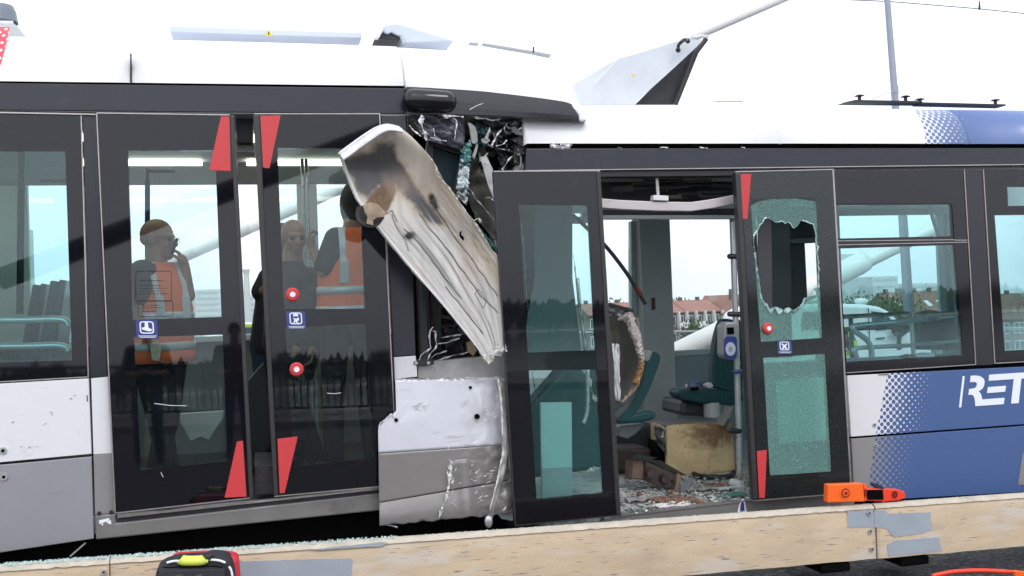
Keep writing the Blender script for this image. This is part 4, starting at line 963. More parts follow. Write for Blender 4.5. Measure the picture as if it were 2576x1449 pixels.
# --- the rest of the left car, running on beyond the picture's left edge
def EL(m_, z_, dy=0): a = L(-200, 700, 0); return Vector((a.x-m_, dy+K*(z_-.6), z_))
def runon(par, X, side, rows_, m0, m1):
    for nm, m, za, zb_, dy, t_ in rows_: b = B(); plate(b, [X(m0,za,dy), X(m1,za,dy), X(m1,zb_,dy), X(m0,zb_,dy)], t_); part(nm, b, m, par)
zz = lambda y: L(-200, y).z
runon(TL, EL, -1, [('cantrail',band,zz(275),zz(206),0,.06),('window_surround',blackgl,zz(972),zz(284),.0,.03),('upper_side_panel',white,zz(1182),zz(977),-.004,.02),('lower_side_panel',silver,zz(1420),zz(1188),-.004,.02)], .003, 6.0)
b = B(); secs_ = []
for m_ in (0, 6.0): secs_.append([b.verts.new(EL(m_, zz(202)+c_*1.06, a_)) for a_, c_ in PROF])
for k in range(len(PROF)-1): b.faces.new((secs_[0][k], secs_[0][k+1], secs_[1][k+1], secs_[1][k]))
b.faces.new(secs_[1]); part('roof_fairing', b, roofw, TL, smooth=True)
x_ = L(-200,700).x; b = B(); box(b, x_-6, x_, 2.38, 2.44, .5, 2.85); part('far_wall', b, wallgrey, TL)
b = B(); box(b, x_-6, x_, .06, 2.38, .5, FLZ); part('floor', b, floorm, TL)
# ================================================================== TORN FIBREGLASS PANEL (leans in the wreck)
rows = [[(852,388,-.42),(922,338,-.42),(962,314,-.38),(1003,318,-.33)],
        [(856,397,-.40),(930,352,-.38),(985,335,-.34),(1040,348,-.30)],
        [(873,440,-.36),(935,420,-.26),(1010,400,-.24),(1085,400,-.28)],
        [(903,508,-.34),(965,480,-.24),(1045,462,-.20),(1120,462,-.25)],
        [(950,570,-.32),(1010,560,-.24),(1090,545,-.18),(1172,532,-.22)],
        [(1030,668,-.28),(1085,655,-.22),(1155,640,-.16),(1226,612,-.18)],
        [(1110,760,-.25),(1150,755,-.2),(1205,735,-.15),(1262,675,-.15)],
        [(1175,840,-.22),(1200,830,-.18),(1235,810,-.15),(1272,790,-.15)],
        [(1232,915,-.2),(1240,905,-.18),(1255,890,-.16),(1274,880,-.15)]]
def panelmat():
    m = bpy.data.materials.new('torn_panel_surface'); m.use_nodes = True; n = m.node_tree; bs = n.nodes['Principled BSDF']; bs.inputs['Roughness'].default_value = .35
    at = n.nodes.new('ShaderNodeAttribute'); at.attribute_name = 'stain'
    tc = n.nodes.new('ShaderNodeTexCoord'); mp = n.nodes.new('ShaderNodeMapping'); mp.inputs['Rotation'].default_value = (0, rad(-38), 0); mp.inputs['Scale'].default_value = (9,1,1)
    n.links.new(tc.outputs['Object'], mp.inputs[0])
    t = n.nodes.new('ShaderNodeTexNoise'); t.inputs['Scale'].default_value = 3; t.inputs['Detail'].default_value = 8; n.links.new(mp.outputs[0], t.inputs[0])
    mr = n.nodes.new('ShaderNodeMapRange'); mr.inputs[1].default_value = .3; mr.inputs[2].default_value = .7; mr.inputs[3].default_value = .86; mr.inputs[4].default_value = 1.06; n.links.new(t.outputs[0], mr.inputs[0])
    ml = n.nodes.new('ShaderNodeMixRGB'); ml.blend_type = 'MULTIPLY'; ml.inputs[0].default_value = 1; n.links.new(at.outputs['Color'], ml.inputs[1]); n.links.new(mr.outputs[0], ml.inputs[2])
    n.links.new(ml.outputs[0], bs.inputs['Base Color'])
    bp = n.nodes.new('ShaderNodeBump'); bp.inputs['Strength'].default_value = .12; bp.inputs['Distance'].default_value = .01; n.links.new(t.outputs[0], bp.inputs['Height']); n.links.new(bp.outputs[0], bs.inputs['Normal'])
    return m
TP = thing('torn_body_panel', 'large torn fibreglass panel with scorch stains leaning out of the wreck over the doors', 'body panel', P(1250, 900, -.2))
cols = [smoothpath([Vector(r[i]) for r in rows], 28) for i in range(4)]
b = B(); lay = b.verts.layers.float_color.new('stain'); vs = []; n = len(cols[0])
def sm(a, c, x): t = max(0, min(1, (x-a)/(c-a))); return t*t*(3-2*t)
def mixc(a, c, t): return tuple(a[i]+(c[i]-a[i])*t for i in range(3))
def segd(p, a, c):
    ax, ay = a; bx, by = c; dx, dy = bx-ax, by-ay; t = max(0, min(1, ((p[0]-ax)*dx+(p[1]-ay)*dy)/(dx*dx+dy*dy))); return math.hypot(p[0]-ax-dx*t, p[1]-ay-dy*t)
def inpoly(p, poly):
    c = False; j = len(poly)-1
    for i in range(len(poly)):
        (xi, yi), (xj, yj) = poly[i], poly[j]
        if (yi > p[1]) != (yj > p[1]) and p[0] < (xj-xi)*(p[1]-yi)/(yj-yi)+xi: c = not c
        j = i
    return c
def polyd(p, poly):
    d = min(segd(p, poly[i], poly[(i+1) % len(poly)]) for i in range(len(poly)))
    return -d if inpoly(p, poly) else d
ZQ = lambda pts: Z(1237,412,1.431,pts)
soot = ZQ([(62,262),(110,262),(210,225),(300,188),(335,200),(352,260),(400,340),(460,430),(540,520),(600,600),(560,610),(470,530),(400,440),(350,400),(330,390),(260,410),(205,470),(150,420),(100,340)])
brownp = ZQ([(195,505),(215,465),(255,420),(310,388),(345,395),(352,430),(340,480),(315,530),(290,570),(260,590),(235,560),(212,525)])
olive = ZQ([(750,600),(790,620),(880,740),(915,800),(925,960),(860,900),(800,800),(755,700)])
for j in range(n):
    line = smoothpath([c[j] for c in cols], 46); row = []
    for i, p in enumerate(line):
        u = i/(len(line)-1); v = j/(n-1); x, y = p.x, p.y
        ex = 0
        if v > .2 and (u < .02 or u > .98 or v > .99): ex = (nz3((u*9, v*26, 1))+nz3((u*9, v*70, 2))*.5)*(3.5 if u > .5 else 1.2)
        if v > .96: ex += nz3((u*9, 3, 7))*14
        crinkle = noise.fractal(Vector((u*6, v*4, 2)), .7, 2, 5)*.008*sm(.3,.55,v)
        w_ = b.verts.new(P(x+ex, y+ex*.5, p.z+crinkle))
        base = mixc((.69,.63,.54), (.52,.50,.475), sm(.3,.6,v)); wob = nz3((x*.03, y*.03, 0))*10+nz3((x*.1, y*.1, 0))*4
        base = mixc(base, (.38,.30,.2), .5*sm(.8,1,u)*sm(.1,.3,v)*(1-sm(.4,.7,v)))
        d = polyd((x, y), soot)+wob
        base = mixc(base, (.36,.33,.25), .8*sm(6, -10, polyd((x, y), olive))) if v > .45 else base
        base = mixc((.40,.29,.19), base, .35+.65*sm(2, 26, d+8*nz3((x*.05,y*.05,8)))); base = mixc((.10,.095,.098), base, sm(-5, 11, d))
        d2 = polyd((x, y), brownp)+wob*.3
        bc = mixc((.23,.13,.055), (.07,.04,.02), .5+.5*nz3((x*.15, y*.15, 5)))
        base = mixc(bc, base, sm(-2, 5, d2))
        # lighter dusty part, lower streaks
        st = nz3((u*16, v*2.6, 4))+.6*nz3((u*44, v*5, 9)); 
        if v > .35: base = mixc(base, (.14,.13,.12), .8*sm(.08,.65,st)*sm(.40,.65,v)*(1-.6*sm(.5,.9,u))); base = mixc(base, (.68,.67,.66), .5*sm(.1,.5,-st)*sm(.4,.6,v))
        base = mixc(base, (.50,.39,.29), .45*sm(.05,.4,nz3((u*3+3, v*4, 12)))*sm(.25,.4,v))
        for (a_, c_) in ((ZQ([(545,470)])[0],ZQ([(570,520)])[0]), (ZQ([(400,680)])[0],ZQ([(440,670)])[0])):
            base = mixc((.03,.03,.03), base, sm(1, 13, segd((x, y), a_, c_)+wob*.6))
        for pl_ in ([(400,640),(480,720),(600,880),(700,1010)],[(480,560),(540,640),(640,760),(780,960),(900,1090)],[(560,520),(640,640),(760,800),(900,1000)],[(330,560),(350,620),(410,700),(420,760)],[(620,950),(700,1050),(820,1200)],[(300,560),(330,540),(360,600)]):
            pz = ZQ(pl_)
            for a_, c_ in zip(pz, pz[1:]): base = mixc((.06,.055,.05), base, sm(.3, 2.6, segd((x+4*nz3((y*.03,x*.03,0)), y), a_, c_)))
        if v < .06: base = (.78,.78,.8)
        if u < .05 and v > .1: base = mixc(base, (.78,.77,.75), .85)
        w_[lay] = (*base, 1); row.append(w_)
    vs.append(row)
for r1, r2 in zip(vs, vs[1:]):
    for k in range(len(r1)-1): b.faces.new((r1[k], r1[k+1], r2[k+1], r2[k]))
o = part('panel_shell', b, panelmat(), TP, smooth=True); s = o.modifiers.new('s','SOLIDIFY'); s.thickness = .012; s.offset = 1
# rolled lip at the top, drooping
b = B(); lipc = smoothpath([P(852,388,-.42), P(905,350,-.425), P(962,315,-.39), P(1003,319,-.34)], 8); rowsl = []
for i, p in enumerate(lipc): rowsl.append([b.verts.new(p+Vector((0,-.005,.004))), b.verts.new(p+Vector((.01,-.06,-.022-.006*math.sin(i*.4)))), b.verts.new(p+Vector((.014,-.07,-.04)))])
for r1, r2 in zip(rowsl, rowsl[1:]):
    for k in range(2): b.faces.new((r1[k], r1[k+1], r2[k+1], r2[k]))
o = part('top_lip', b, mat('lip_white', (.78,.78,.8), .3, var=.1, vscale=20, dirt=(.4,.4,.42), dirtamt=.08), TP, smooth=True); s = o.modifiers.new('s','SOLIDIFY'); s.thickness = .008
# curled stained flap lower left
b = B(); c_ = P(937,525,-.4)
def lipf(u, v):
    a = rad(200+200*u); r_ = .10*(.75+.25*v); return P(938+math.cos(a)*46*(.6+.4*v)*-1, 522+math.sin(a)*-50*(.75+.25*v)*.9, -.40-.05*v)
b = B(); arc = smoothpath([P(x, y, z) for x, y, z in ((900,520,-.38),(897,545,-.41),(908,562,-.43),(930,570,-.43),(950,565,-.42),(965,545,-.39))], 6)
inner = smoothpath([P(x, y, z) for x, y, z in ((918,516,-.34),(916,530,-.35),(922,545,-.36),(934,552,-.36),(946,548,-.36),(956,540,-.35))], 6)
for (a_, c_), (d_, e_) in zip(zip(arc, arc[1:]), zip(inner, inner[1:])):
    b.faces.new([b.verts.new(z_) for z_ in (a_, c_, e_, d_)])
bmesh.ops.remove_doubles(b, verts=b.verts[:], dist=.0002)
o = part('curled_lip', b, mat('burnt_lip', (.02,.018,.016), .7, var=.4, vscale=20), TP, smooth=True); s = o.modifiers.new('s','SOLIDIFY'); s.thickness = .008
b = B(); plate(b, q(P, -.435, (913,520),(930,508),(948,512),(970,533),(966,545),(940,548),(938,566),(922,562),(925,545)), .008); part('torn_liner', b, mat('stained_liner', (.3,.22,.15), .5, var=.4, vscale=18), TP)
tear(TP, P, -.30, [(1085,400),(1098,420),(1100,440),(1115,458),(1130,470),(1172,532)], 2.2, m=fibre)
tear(TP, P, -.24, [(1172,532),(1195,560),(1226,612)], 3, m=fibre)
tear(TP, P, -.21, [(1190,555),(1204,548),(1210,560)], 5, m=fibre); tear(TP, P, -.20, [(1238,892),(1250,880),(1262,884),(1268,876)], 6, m=hwhite)
b = B(); tube(b, smoothpath([P(x, y, z) for x, y, z in ((952,572,-.325),(1030,669,-.285),(1110,761,-.255),(1175,841,-.225),(1231,914,-.205))], 6), .0045, 8); part('broken_edge', b, hwhite, TP)
b = B(); boxline(b, P, -.215, Z(1520,1050,3.623,[(945,195),(990,120),(1105,280),(1060,385)]), 1.4); part('outline_groove', b, rubber, TP)
for (x, y) in ((1090,508),(1030,592)):
    bq = B(); plate(bq, [P(x+a_*9, y+c_*9, -.26) for a_, c_ in ((-.9,-.2),(.1,-1),(1,.3),(-.1,1))], .015); part('burnt_bracket', bq, dkmetal, TP, bevel=.002)
b = B(); plate(b, q(P, -.228, (1156,584),(1162,580),(1160,590),(1168,598),(1166,606),(1160,600),(1156,594)), .004); part('hole', b, gap, TP)
# ================================================================== RIGHT TRAM
TR = thing('tram', 'right tram with shattered doors and blue dotted side, sitting lower than the left tram', 'tram', P(2000, 1250, 1.2))
TRZ = 0.02
def halftone(name, base, blue, p0, p1, length, pitch=.0315, rough=.3):
    """p0,p1: points on the slanted start edge; grows to solid blue over length"""
    m = mat(name, base, rough, coat=.2, var=0); n = m.node_tree; bs = n.nodes['Principled BSDF']
    o = rootloc(TR); k = (p1.x-p0.x)/(p1.z-p0.z)
    tc = n.nodes.new('ShaderNodeTexCoord'); sp = n.nodes.new('ShaderNodeSeparateXYZ'); n.links.new(tc.outputs['Object'], sp.inputs[0])
    def M(op, a, c=None, cl=False):
        x = n.nodes.new('ShaderNodeMath'); x.operation = op; x.use_clamp = cl
        for i, v in enumerate((a, c)):
            if v is None: continue
            if isinstance(v, (int, float)): x.inputs[i].default_value = v
            else: n.links.new(v, x.inputs[i])
        return x.outputs[0]
    X, Zc = sp.outputs[0], sp.outputs[2]
    x0 = p0.x-o.x-k*(p0.z-o.z)
    t = M('DIVIDE', M('SUBTRACT', M('SUBTRACT', X, M('MULTIPLY', Zc, k)), x0), length)
    a = M('DIVIDE', M('ADD', X, Zc), pitch*1.414); c = M('DIVIDE', M('SUBTRACT', X, Zc), pitch*1.414)
    fa = M('SUBTRACT', M('FRACT', a), .5); fc = M('SUBTRACT', M('FRACT', c), .5)
    d = M('SQRT', M('ADD', M('MULTIPLY', fa, fa), M('MULTIPLY', fc, fc)))
    r = M('ADD', M('MULTIPLY', t, .37), .36)
    on = M('MULTIPLY', M('LESS_THAN', d, r), M('GREATER_THAN', t, 0))
    mx = n.nodes.new('ShaderNodeMixRGB'); n.links.new(on, mx.inputs[0]); mx.inputs[1].default_value = (*base, 1); mx.inputs[2].default_value = (*blue, 1)
    n.links.new(mx.outputs[0], bs.inputs['Base Color'])
    return m
BL = (.066,.12,.285); BLt = (.11,.18,.40)
up_m = halftone('dotted_white_blue', (.72,.70,.72), BL, P(2230,949,0), P(2203,1088,0), .40)
lo_m = halftone('dotted_grey_blue', (.26,.25,.245), BL, P(2201,1104,0), P(2183,1225,0), .40)
rf_m = halftone('dotted_roof_blue', (.86,.86,.87), BLt, P(2336,268,0), P(2328,358,0), .40)
rp = lambda name, m, pts, dy=0, t=.03, bevel=.003, label=None, par=None: pl(name, m, par or TR, P, dy, pts, t=t, bevel=bevel, label=label)
PR2 = [(0,0),(.004,.03),(.02,.08),(.045,.13),(.08,.18),(.125,.22),(.19,.255),(.28,.275),(.45,.29),(.8,.297),(1.2,.30),(1.8,.29),(2.2,.27),(2.3,.2),(2.35,.1),(2.36,0)]
part('roof_fairing', shell(P, [(1326,361,0,.83,1), (1600,361,0,1.0,1), (1963,361,0,1.0,1)], PR2), roofw, TR, smooth=True)
part('roof_fairing', shell(P, [(1967,361,0,1.0,1), (2200,361,0,1.0,1), (2436,362,0,1.0,1)], PR2), rf_m, TR, 'white roof fairing turning to blue dots', smooth=True)
part('roof_fairing', shell(P, [(2439,362,0,1.0,1), (2700,362,0,1.0,1), (2900,362,0,1.0,1)], PR2), rf_m, TR, 'blue roof fairing', smooth=True)
rp('gap_strip', gap, [(1340,360),(2800,360),(2800,374),(1340,372)], .03, .05)
rp('cantrail', band, [(1324,374),(2800,372),(2800,413),(1322,428)], 0, .06)
rp('roof_end_cap', dkmetal, [(1318,300),(1330,302),(1330,428),(1300,428),(1302,350)], .1, .3)
crumple('crumpled_edge', crmetal, TR, P, [(1385,364),(1440,364),(1430,373),(1385,372)], .0, .02, 5, 16, 4, jag=1.2, seed=31)
for x in (1555, 1660, 1760, 1865): tear(TR, P, -.01, [(x,371),(x+random.uniform(8,30),372)], 2)
b = B(); strip(b, P, -.01, (1322,429), (2800,411), 2, .02); part('rain_gutter', b, trim, TR)
# --- window bay right of the doors (black glass with two panes)
bl_ = B()
A_ = [(2098,430),(2426,426),(2455,916),(2130,938)]
p1 = [(2105,517),(2390,514),(2394,594),(2107,600)]; p2 = [(2109,625),(2400,616),(2424,893),(2130,910)]
rp_ = [(2098,430),(2426,426),(2431,514),(2390,514),(2105,517),(2099,517)]
plate(bl_, q(P, 0, *rp_), .03); plate(bl_, q(P, 0, (2390,514),(2431,514),(2436,600),(2394,594)), .03)
plate(bl_, q(P, 0, (2099,517),(2105,517),(2107,600),(2101,601)), .03)
plate(bl_, q(P, 0, (2101,601),(2107,600),(2394,594),(2436,600),(2437,615),(2400,616),(2109,625),(2102,625)), .03)
plate(bl_, q(P, 0, (2102,625),(2109,625),(2130,910),(2128,911)), .03); plate(bl_, q(P, 0, (2400,616),(2437,615),(2454,891),(2424,893)), .03)
plate(bl_, q(P, 0, (2128,911),(2130,910),(2424,893),(2454,891),(2455,916),(2130,938)), .03)
bmesh.ops.remove_doubles(bl_, verts=bl_.verts[:], dist=.0004)
blackr = mat('dark_glass_border', (.009,.008,.011), .05, spec=.5, dirt=(.03,.028,.032), dirtamt=.06, dscale=3)
wf = part('window_surround', bl_, blackr, TR)
for p in (p1, p2): b = B(); plate(b, q(P, .002, *p), .006); part('window_pane', b, glass, wf)
b = B(); boxline(b, P, -.004, [(2108,513)]+[(2385,511),(2393,514),(2397,522)]+[(2402,601),(2406,607)]+[(2436,606)], 1.6) if False else None
for a, c in (((2108,512),(2388,510)), ((2388,510),(2396,517)), ((2396,517),(2402,602)), ((2402,604),(2433,604)), ((2108,606),(2402,603)), ((2108,616),(2434,609))):
    bb = B(); strip(bb, P, -.004, a, c, 1.8, .006); part('window_seal', bb, rubber if a[1] < 600 else trim, wf)
for a, c in (((2426,426),(2455,916)), ((2130,938),(2455,917)), ((2474,426),(2503,915)), ((2503,914),(2800,898))):
    bb = B(); strip(bb, P, -.006, a, c, 2.2, .01); part('edge_trim', bb, trim, wf)
rp('pillar', mat('pillar_right', (.026,.024,.031), .25, spec=.5), [(2428,426),(2473,426),(2501,918),(2457,920)])
bb = B(); ow = [(2476,426),(2800,424),(2830,897),(2504,913)]; 
plate(bb, q(P, 0, (2476,426),(2800,424),(2804,470),(2534,470),(2536,518),(2502,541),(2482,541)), .03)
plate(bb, q(P, 0, (2482,541),(2502,541),(2528,882),(2502,885)), .03); plate(bb, q(P, 0, (2536,518),(2806,515),(2808,538),(2502,541)), .03); plate(bb, q(P, 0, (2502,885),(2528,882),(2830,866),(2830,897),(2504,913)), .03)
wf2 = part('window_surround', bb, blackr, TR, 'black bordered window at the right edge')
for p in ([(2534,470),(2804,470),(2806,515),(2536,518)], [(2502,541),(2808,538),(2830,866),(2528,882)]):
    b = B(); plate(b, q(P, .002, *p), .006); part('window_pane', b, glass, wf2)
# --- painted side panels
rp('upper_side_panel', up_m, [(2131,945),(2800,911),(2800,1051),(2141,1099)], -.004, .02, label='white side panel turning blue through a dot pattern')
rp('lower_side_panel', lo_m, [(2142,1104),(2800,1055),(2800,1225),(2150,1262)], -.004, .02, label='grey side panel turning blue through a dot pattern')
b = B(); plate(b, q(P, -.007, *Z(2840,1080,1.342,[(1335,830),(1420,820),(1400,990),(1312,990)])), .002); part('grey_field', b, grey, TR)
rp('gap_strip', gap, [(2131,936),(2800,898),(2800,935),(2131,960)], .018, .02, 0); rp('gap_strip', gap, [(2141,1092),(2800,1044),(2800,1066),(2141,1112)], .018, .02, 0)
for (x, y) in ((2201,1069),(2204,1120)):
    b = B(); disc(b, P(x,y,-.012), Vector((0,1,0)), .012, .01, 16); bo = part('lock', b, steel, TR); b = B(); disc(b, P(x,y,-.014), Vector((0,1,0)), .005, .01, 10); part('lock_core', b, gap, bo)
b = B(); strip(b, P, -.008, (2210,943), (2236,942), 2, .003); part('panel_clip', b, dkmetal, TR)
# lettering
rz = lambda pts: Z(3500,1350,5.797,pts)
def crv(pts, n=6): return [tuple(p[:2]) for p in smoothpath([Vector((a, c, 0)) for a, c in pts], n)]
lt = lambda pts: q(P, -.0075, *rz(pts))
b = B(); plate(b, lt([(640,352),(684,352),(606,1030),(560,1030)]), .003); lt_ = part('logo_stroke', b, whitedec, TR, 'thin white slanted stroke before the letters')
outer = crv([(812,345),(940,338),(1040,365),(1105,430),(1112,500),(1090,590),(1040,645),(980,680)])
outer2 = crv([(980,680),(1025,725),(1050,790),(1062,858)])
inner_ = crv([(905,1000),(910,900),(890,800),(860,765),(762,760)][0:1]+[(914,1003)]) if False else None
R_poly = outer + outer2[1:] + [(1550,822),(1530,960),(914,1003)] + crv([(910,930),(898,850),(868,775),(820,757),(762,760)]) + [(783,630)] + crv([(860,622),(915,605),(945,560),(948,515),(925,485),(880,478),(800,484)])
b = B(); plate(b, lt(R_poly), .003); part('letter_r', b, whitedec, TR, 'white letter R')
b = B(); plate(b, lt([(1190,590),(1580,560),(1562,690),(1170,720)]), .003); plate(b, lt([(1215,320),(1745,285),(1745,415),(1208,452)]), .003); part('letter_e', b, whitedec, TR, 'white letter E')
b = B(); plate(b, lt([(1747,285),(2500,240),(2485,370),(1915,405),(1855,938),(1693,948),(1750,415)]), .003); part('letter_t', b, whitedec, TR, 'white letter T')
# --- the rest of the right car, running on beyond the picture's right edge
x_ = P(2800,400,0).x; z4 = lambda y: P(2800, y, 0).z
ER = lambda m_, z_, dy=0: Vector((x_+m_, dy, z_))
runon(TR, ER, 1, [('cantrail',band,z4(413),z4(372),0,.06),('window_surround',blackr,z4(898),z4(424),0,.03),('upper_side_panel',mat('plain_blue', BL, .3, coat=.2),z4(1051),z4(911),-.004,.02),('lower_side_panel',grey,z4(1225),z4(1055),-.004,.02)], .003, 7.0)
x2_ = P(2900,400,0).x; b = B(); secs_ = []
for m_ in (x2_, x_+7.0): secs_.append([b.verts.new(Vector((m_, a_, P(2900,362,0).z+c_))) for a_, c_ in PR2])
for k in range(len(PR2)-1): b.faces.new((secs_[0][k], secs_[0][k+1], secs_[1][k+1], secs_[1][k]))
b.faces.new(secs_[1]); part('roof_fairing', b, rf_m, TR, smooth=True)
# --- doorway
FR = P(1728, 1279, 0).z
rp('threshold', sill, [(1520,1303),(1900,1258),(2150,1240),(2150,1300),(1520,1345)], -.005, .06, label='grey sill below the open doorway')
rp('step_edge', trim, [(1540,1297),(1895,1256),(1895,1260),(1540,1302)], -.012, .05, bevel=0)
b = B(); plate(b, q(P, -.012, (1860,1272),(1864,1262),(1870,1255),(1874,1262),(1877,1280),(1880,1290),(1856,1290)), .006); pc = part('torn_chip', b, whitedec, TR); b = B(); plate(b, q(P, -.02, (1864,1268),(1869,1260),(1872,1268),(1873,1284),(1863,1286)), .004); part('chip_core', b, blue_st, pc)
b = B(); box(b, .15, 7.5, .05, 2.38, FR-.06, FR-.002); fl = part('floor', b, floordust, TR, 'floor strewn with crushed glass and grit')
b = B(); box(b, .05, 7.5, .06, 2.4, 2.38, 2.45); part('ceiling', b, ceilm, TR)
b = B(); box(b, -.6, 7.5, .1, 2.3, .05, FR-.08); part('underframe', b, gap, TR)
yw = 2.38
def farq(px, py): p = P(px, py, yw); return p
szR, tzR = P(1760,886,yw).z, P(1700,548,yw).z
szR2 = P(2250,896,yw).z
def fx(px): return P(px, 700, yw).x
b = B(); box(b, fx(1470), fx(1600), yw, yw+.06, FR, szR); box(b, fx(1686), fx(1900), yw, yw+.06, FR, szR); box(b, fx(1900), 7.5, yw, yw+.06, FR, szR2); part('far_wall', b, wallgreen, TR)
b = B(); box(b, fx(1470), 7.5, yw, yw+.06, tzR, 2.40); part('far_cantrail', b, wallgrey, TR)
for a_, c_ in ((1600,1677),):
    b = B(); box(b, fx(a_), fx(c_), yw-.12, yw+.06, FR, tzR+.1); pp = part('far_pillar', b, wallgrey, TR, 'grey pillar panel opposite the door', bevel=.01)
    b = B(); plate(b, q(P, yw-.135, (1640,750),(1648,749),(1649,779),(1641,780)), .01); part('red_marker', b, mat('marker_dark_red', (.12,.01,.015), .4), pp)
rp('far_pillar_lining', mat('green_grey_lining', (.45,.55,.53), .4), [(1588,556),(1601,556),(1603,900),(1590,900)], yw-.03, .08)
for a_, c_ in ((1872,1900),(2072,2108),(2368,2440)):
    b = B(); box(b, fx(a_), fx(c_), yw-.06, yw+.06, szR2, tzR); part('far_pillar', b, mat('pale_pillar', (.3,.36,.36), .5) if a_ > 2300 else wallgreen, TR)
for a_, c_, s_ in ((1470,1588,szR),(1678,1872,szR),(1900,2072,szR2),(2108,2368,szR2),(2440,2900,szR2)):
    b = B(); box(b, fx(a_), fx(c_), yw+.02, yw+.026, s_, tzR); part('far_window', b, glassfar, TR)
b = B(); box(b, fx(1680), fx(1870), yw-.03, yw+.0, szR-.02, szR+.025); box(b, fx(1678), fx(1682), yw-.02, yw, szR, tzR); part('window_frame', b, wallgrey, TR)
# cab partition behind the middle leaf
b = B(); box(b, .02, .07, .5, 2.3, FR, 2.35); part('bulkhead', b, wallgrey, TR)
# header gear
rp('door_gear_housing', rubber, [(1500,446),(1856,442),(1856,512),(1500,520)], .35, .1)
rp('header_rail', frame, [(1508,430),(1856,428),(1856,442),(1508,445)], .02, .1)
for k in range(16):
    x = random.uniform(1520,1820); y = random.uniform(455,500); l = random.uniform(20,110)
    member(TR, P(x,y,random.uniform(.12,.28)), P(min(x+l,1845),y+random.uniform(-4,4),random.uniform(.12,.28)), random.uniform(.008,.035), .01, random.choice([dkmetal, frame, frame, rubber, brown]), name='door_gear', tw=random.uniform(0,3))
member(TR, P(1652,448,.08), P(1656,500,.08), .02, .01, alu, 'hanging_bracket'); member(TR, P(1640,498,.04), P(1678,500,.04), .05, .03, hwhite, 'hanging_bracket')
b = B(); pts = [(1500,510),(1560,515),(1650,519),(1740,520),(1790,513),(1856,500)]
pth = [P(x, y, .03) for x, y in pts]
for i in range(len(pth)-1):
    a_, c_ = pth[i], pth[i+1]
    plate(b, [a_+Vector((0,0,.028)), c_+Vector((0,0,.028)), c_-Vector((0,0,.026)), a_-Vector((0,0,.026))], .05)
bmesh.ops.remove_doubles(b, verts=b.verts[:], dist=.0005); part('bent_header_bar', b, mat('pinkish_alu', (.55,.5,.5), .4, metal=.2, var=.08), TR, 'bent pale header bar over the doorway', bevel=.004)
rp('inner_header', mat('inner_header', (.52,.54,.54), .4), [(1500,541),(1856,541),(1856,550),(1500,551)], .3, .06)
rp('inner_header', dkmetal, [(1500,528),(1856,524),(1856,541),(1500,541)], .32, .1)
# grab poles with validator
zt = lambda px, py, y: P(px, py, y)
pole([zt(1842,548,.35), zt(1845,640,.35), zt(1849,760,.35), zt(1854,910,.35), zt(1856,1000,.35), zt(1859,1090,.35), zt(1861,1197,.35)], .019, steel, 'grab_pole', TR)
for y in (645, 790, 1083):
    b = B(); capsule(b, zt(1836,y,.34), zt(1860,y+1,.34), .018, .018, 10); part('pole_clamp', b, frame, TR, smooth=True)
b = B(); box(b, zt(1861,1197,.35).x-.04, zt(1861,1197,.35).x+.04, .31, .39, FR, FR+.02); part('pole_foot', b, steel, TR)
pv = .22
o_ = rrect(1841, 857, 41, 94, 14, 5); b = B(); plate(b, q(P, pv, *o_), .10); va = part('card_reader', b, mat('reader_shell', (.30,.31,.32), .35, metal=.2), TR, 'grey card reader on the pole', bevel=.012)
b = B(); plate(b, q(P, pv-.006, *rrect(1838, 874, 32, 56, 10, 5)), .004); part('reader_face', b, blue_st, va)
b = B(); c_ = P(1838,878,pv-.008); c_2 = [(1838+12.5*math.cos(a*.26), 878+17*math.sin(a*.26)) for a in range(24)]; plate(b, q(P, pv-.010, *c_2), .004); part('reader_target', b, mat('reader_target', (.55,.57,.68), .5), va)
b = B(); plate(b, q(P, pv-.013, *[(1838+5*math.cos(a*.52), 878+7*math.sin(a*.52)) for a in range(12)]), .003); part('reader_symbol', b, mat('reader_symbol', (.3,.33,.45), .5), va)
b = B(); plate(b, q(P, pv-.006, (1829,824),(1846,823),(1847,840),(1830,841)), .003); part('reader_screen', b, gap, va)
b = B(); capsule(b, P(1846,936,.3), P(1866,934,.3), .012, .014); part('blue_tag', b, blue_st, TR, smooth=True)
pole([zt(1848,546,.9), zt(1851,900,.9)], .015, steel, 'grab_pole', TR)
# fallen hose / rod
b = B(); tube(b, smoothpath([P(1440,540,.5), P(1478,575,.5), P(1526,622,.5), P(1575,685,.5), P(1606,735,.5), P(1624,765,.5)], 5), .013, 8); ho = part('hanging_rod', b, rubber, TR, 'bent dark rod hanging across the doorway', smooth=True)
b = B(); tube(b, [P(1600,722,.49), P(1612,742,.49)], .016, 8); part('rod_grip', b, mat('rod_red', (.15,.015,.02), .4), ho)
# seats: facing pair
def padseat(par, back, seatp, y0, wd, m=teal_seat, label=None):
    b = B(); plate(b, q(P, y0, *back), wd); s1 = part('seat_back', b, m, par, label, bevel=.02)
    b = B(); plate(b, q(P, y0, *seatp), wd+.1); s2 = part('seat_cushion', b, m, par, bevel=.02); return s1, s2
sb, sc_ = padseat(TR, crv([(1792,972),(1796,900),(1806,840),(1818,806),(1832,802),(1850,806),(1868,818),(1868,1000),(1830,985)], 3), [(1704,988),(1716,980),(1770,978),(1870,984),(1872,1012),(1845,1020),(1770,1016),(1716,1006)], 1.25, .1, label='tall teal seat back beside the card reader')
b = B(); plate(b, q(P, 1.35, (1716,1006),(1800,1014),(1806,1050),(1714,1046)), .4); part('seat_box', b, seatshell, TR, bevel=.03)
b = B(); tube(b, [P(1790,1012,1.3), P(1792,1100,1.3)], .06, 14); part('seat_leg', b, wallgrey, TR)
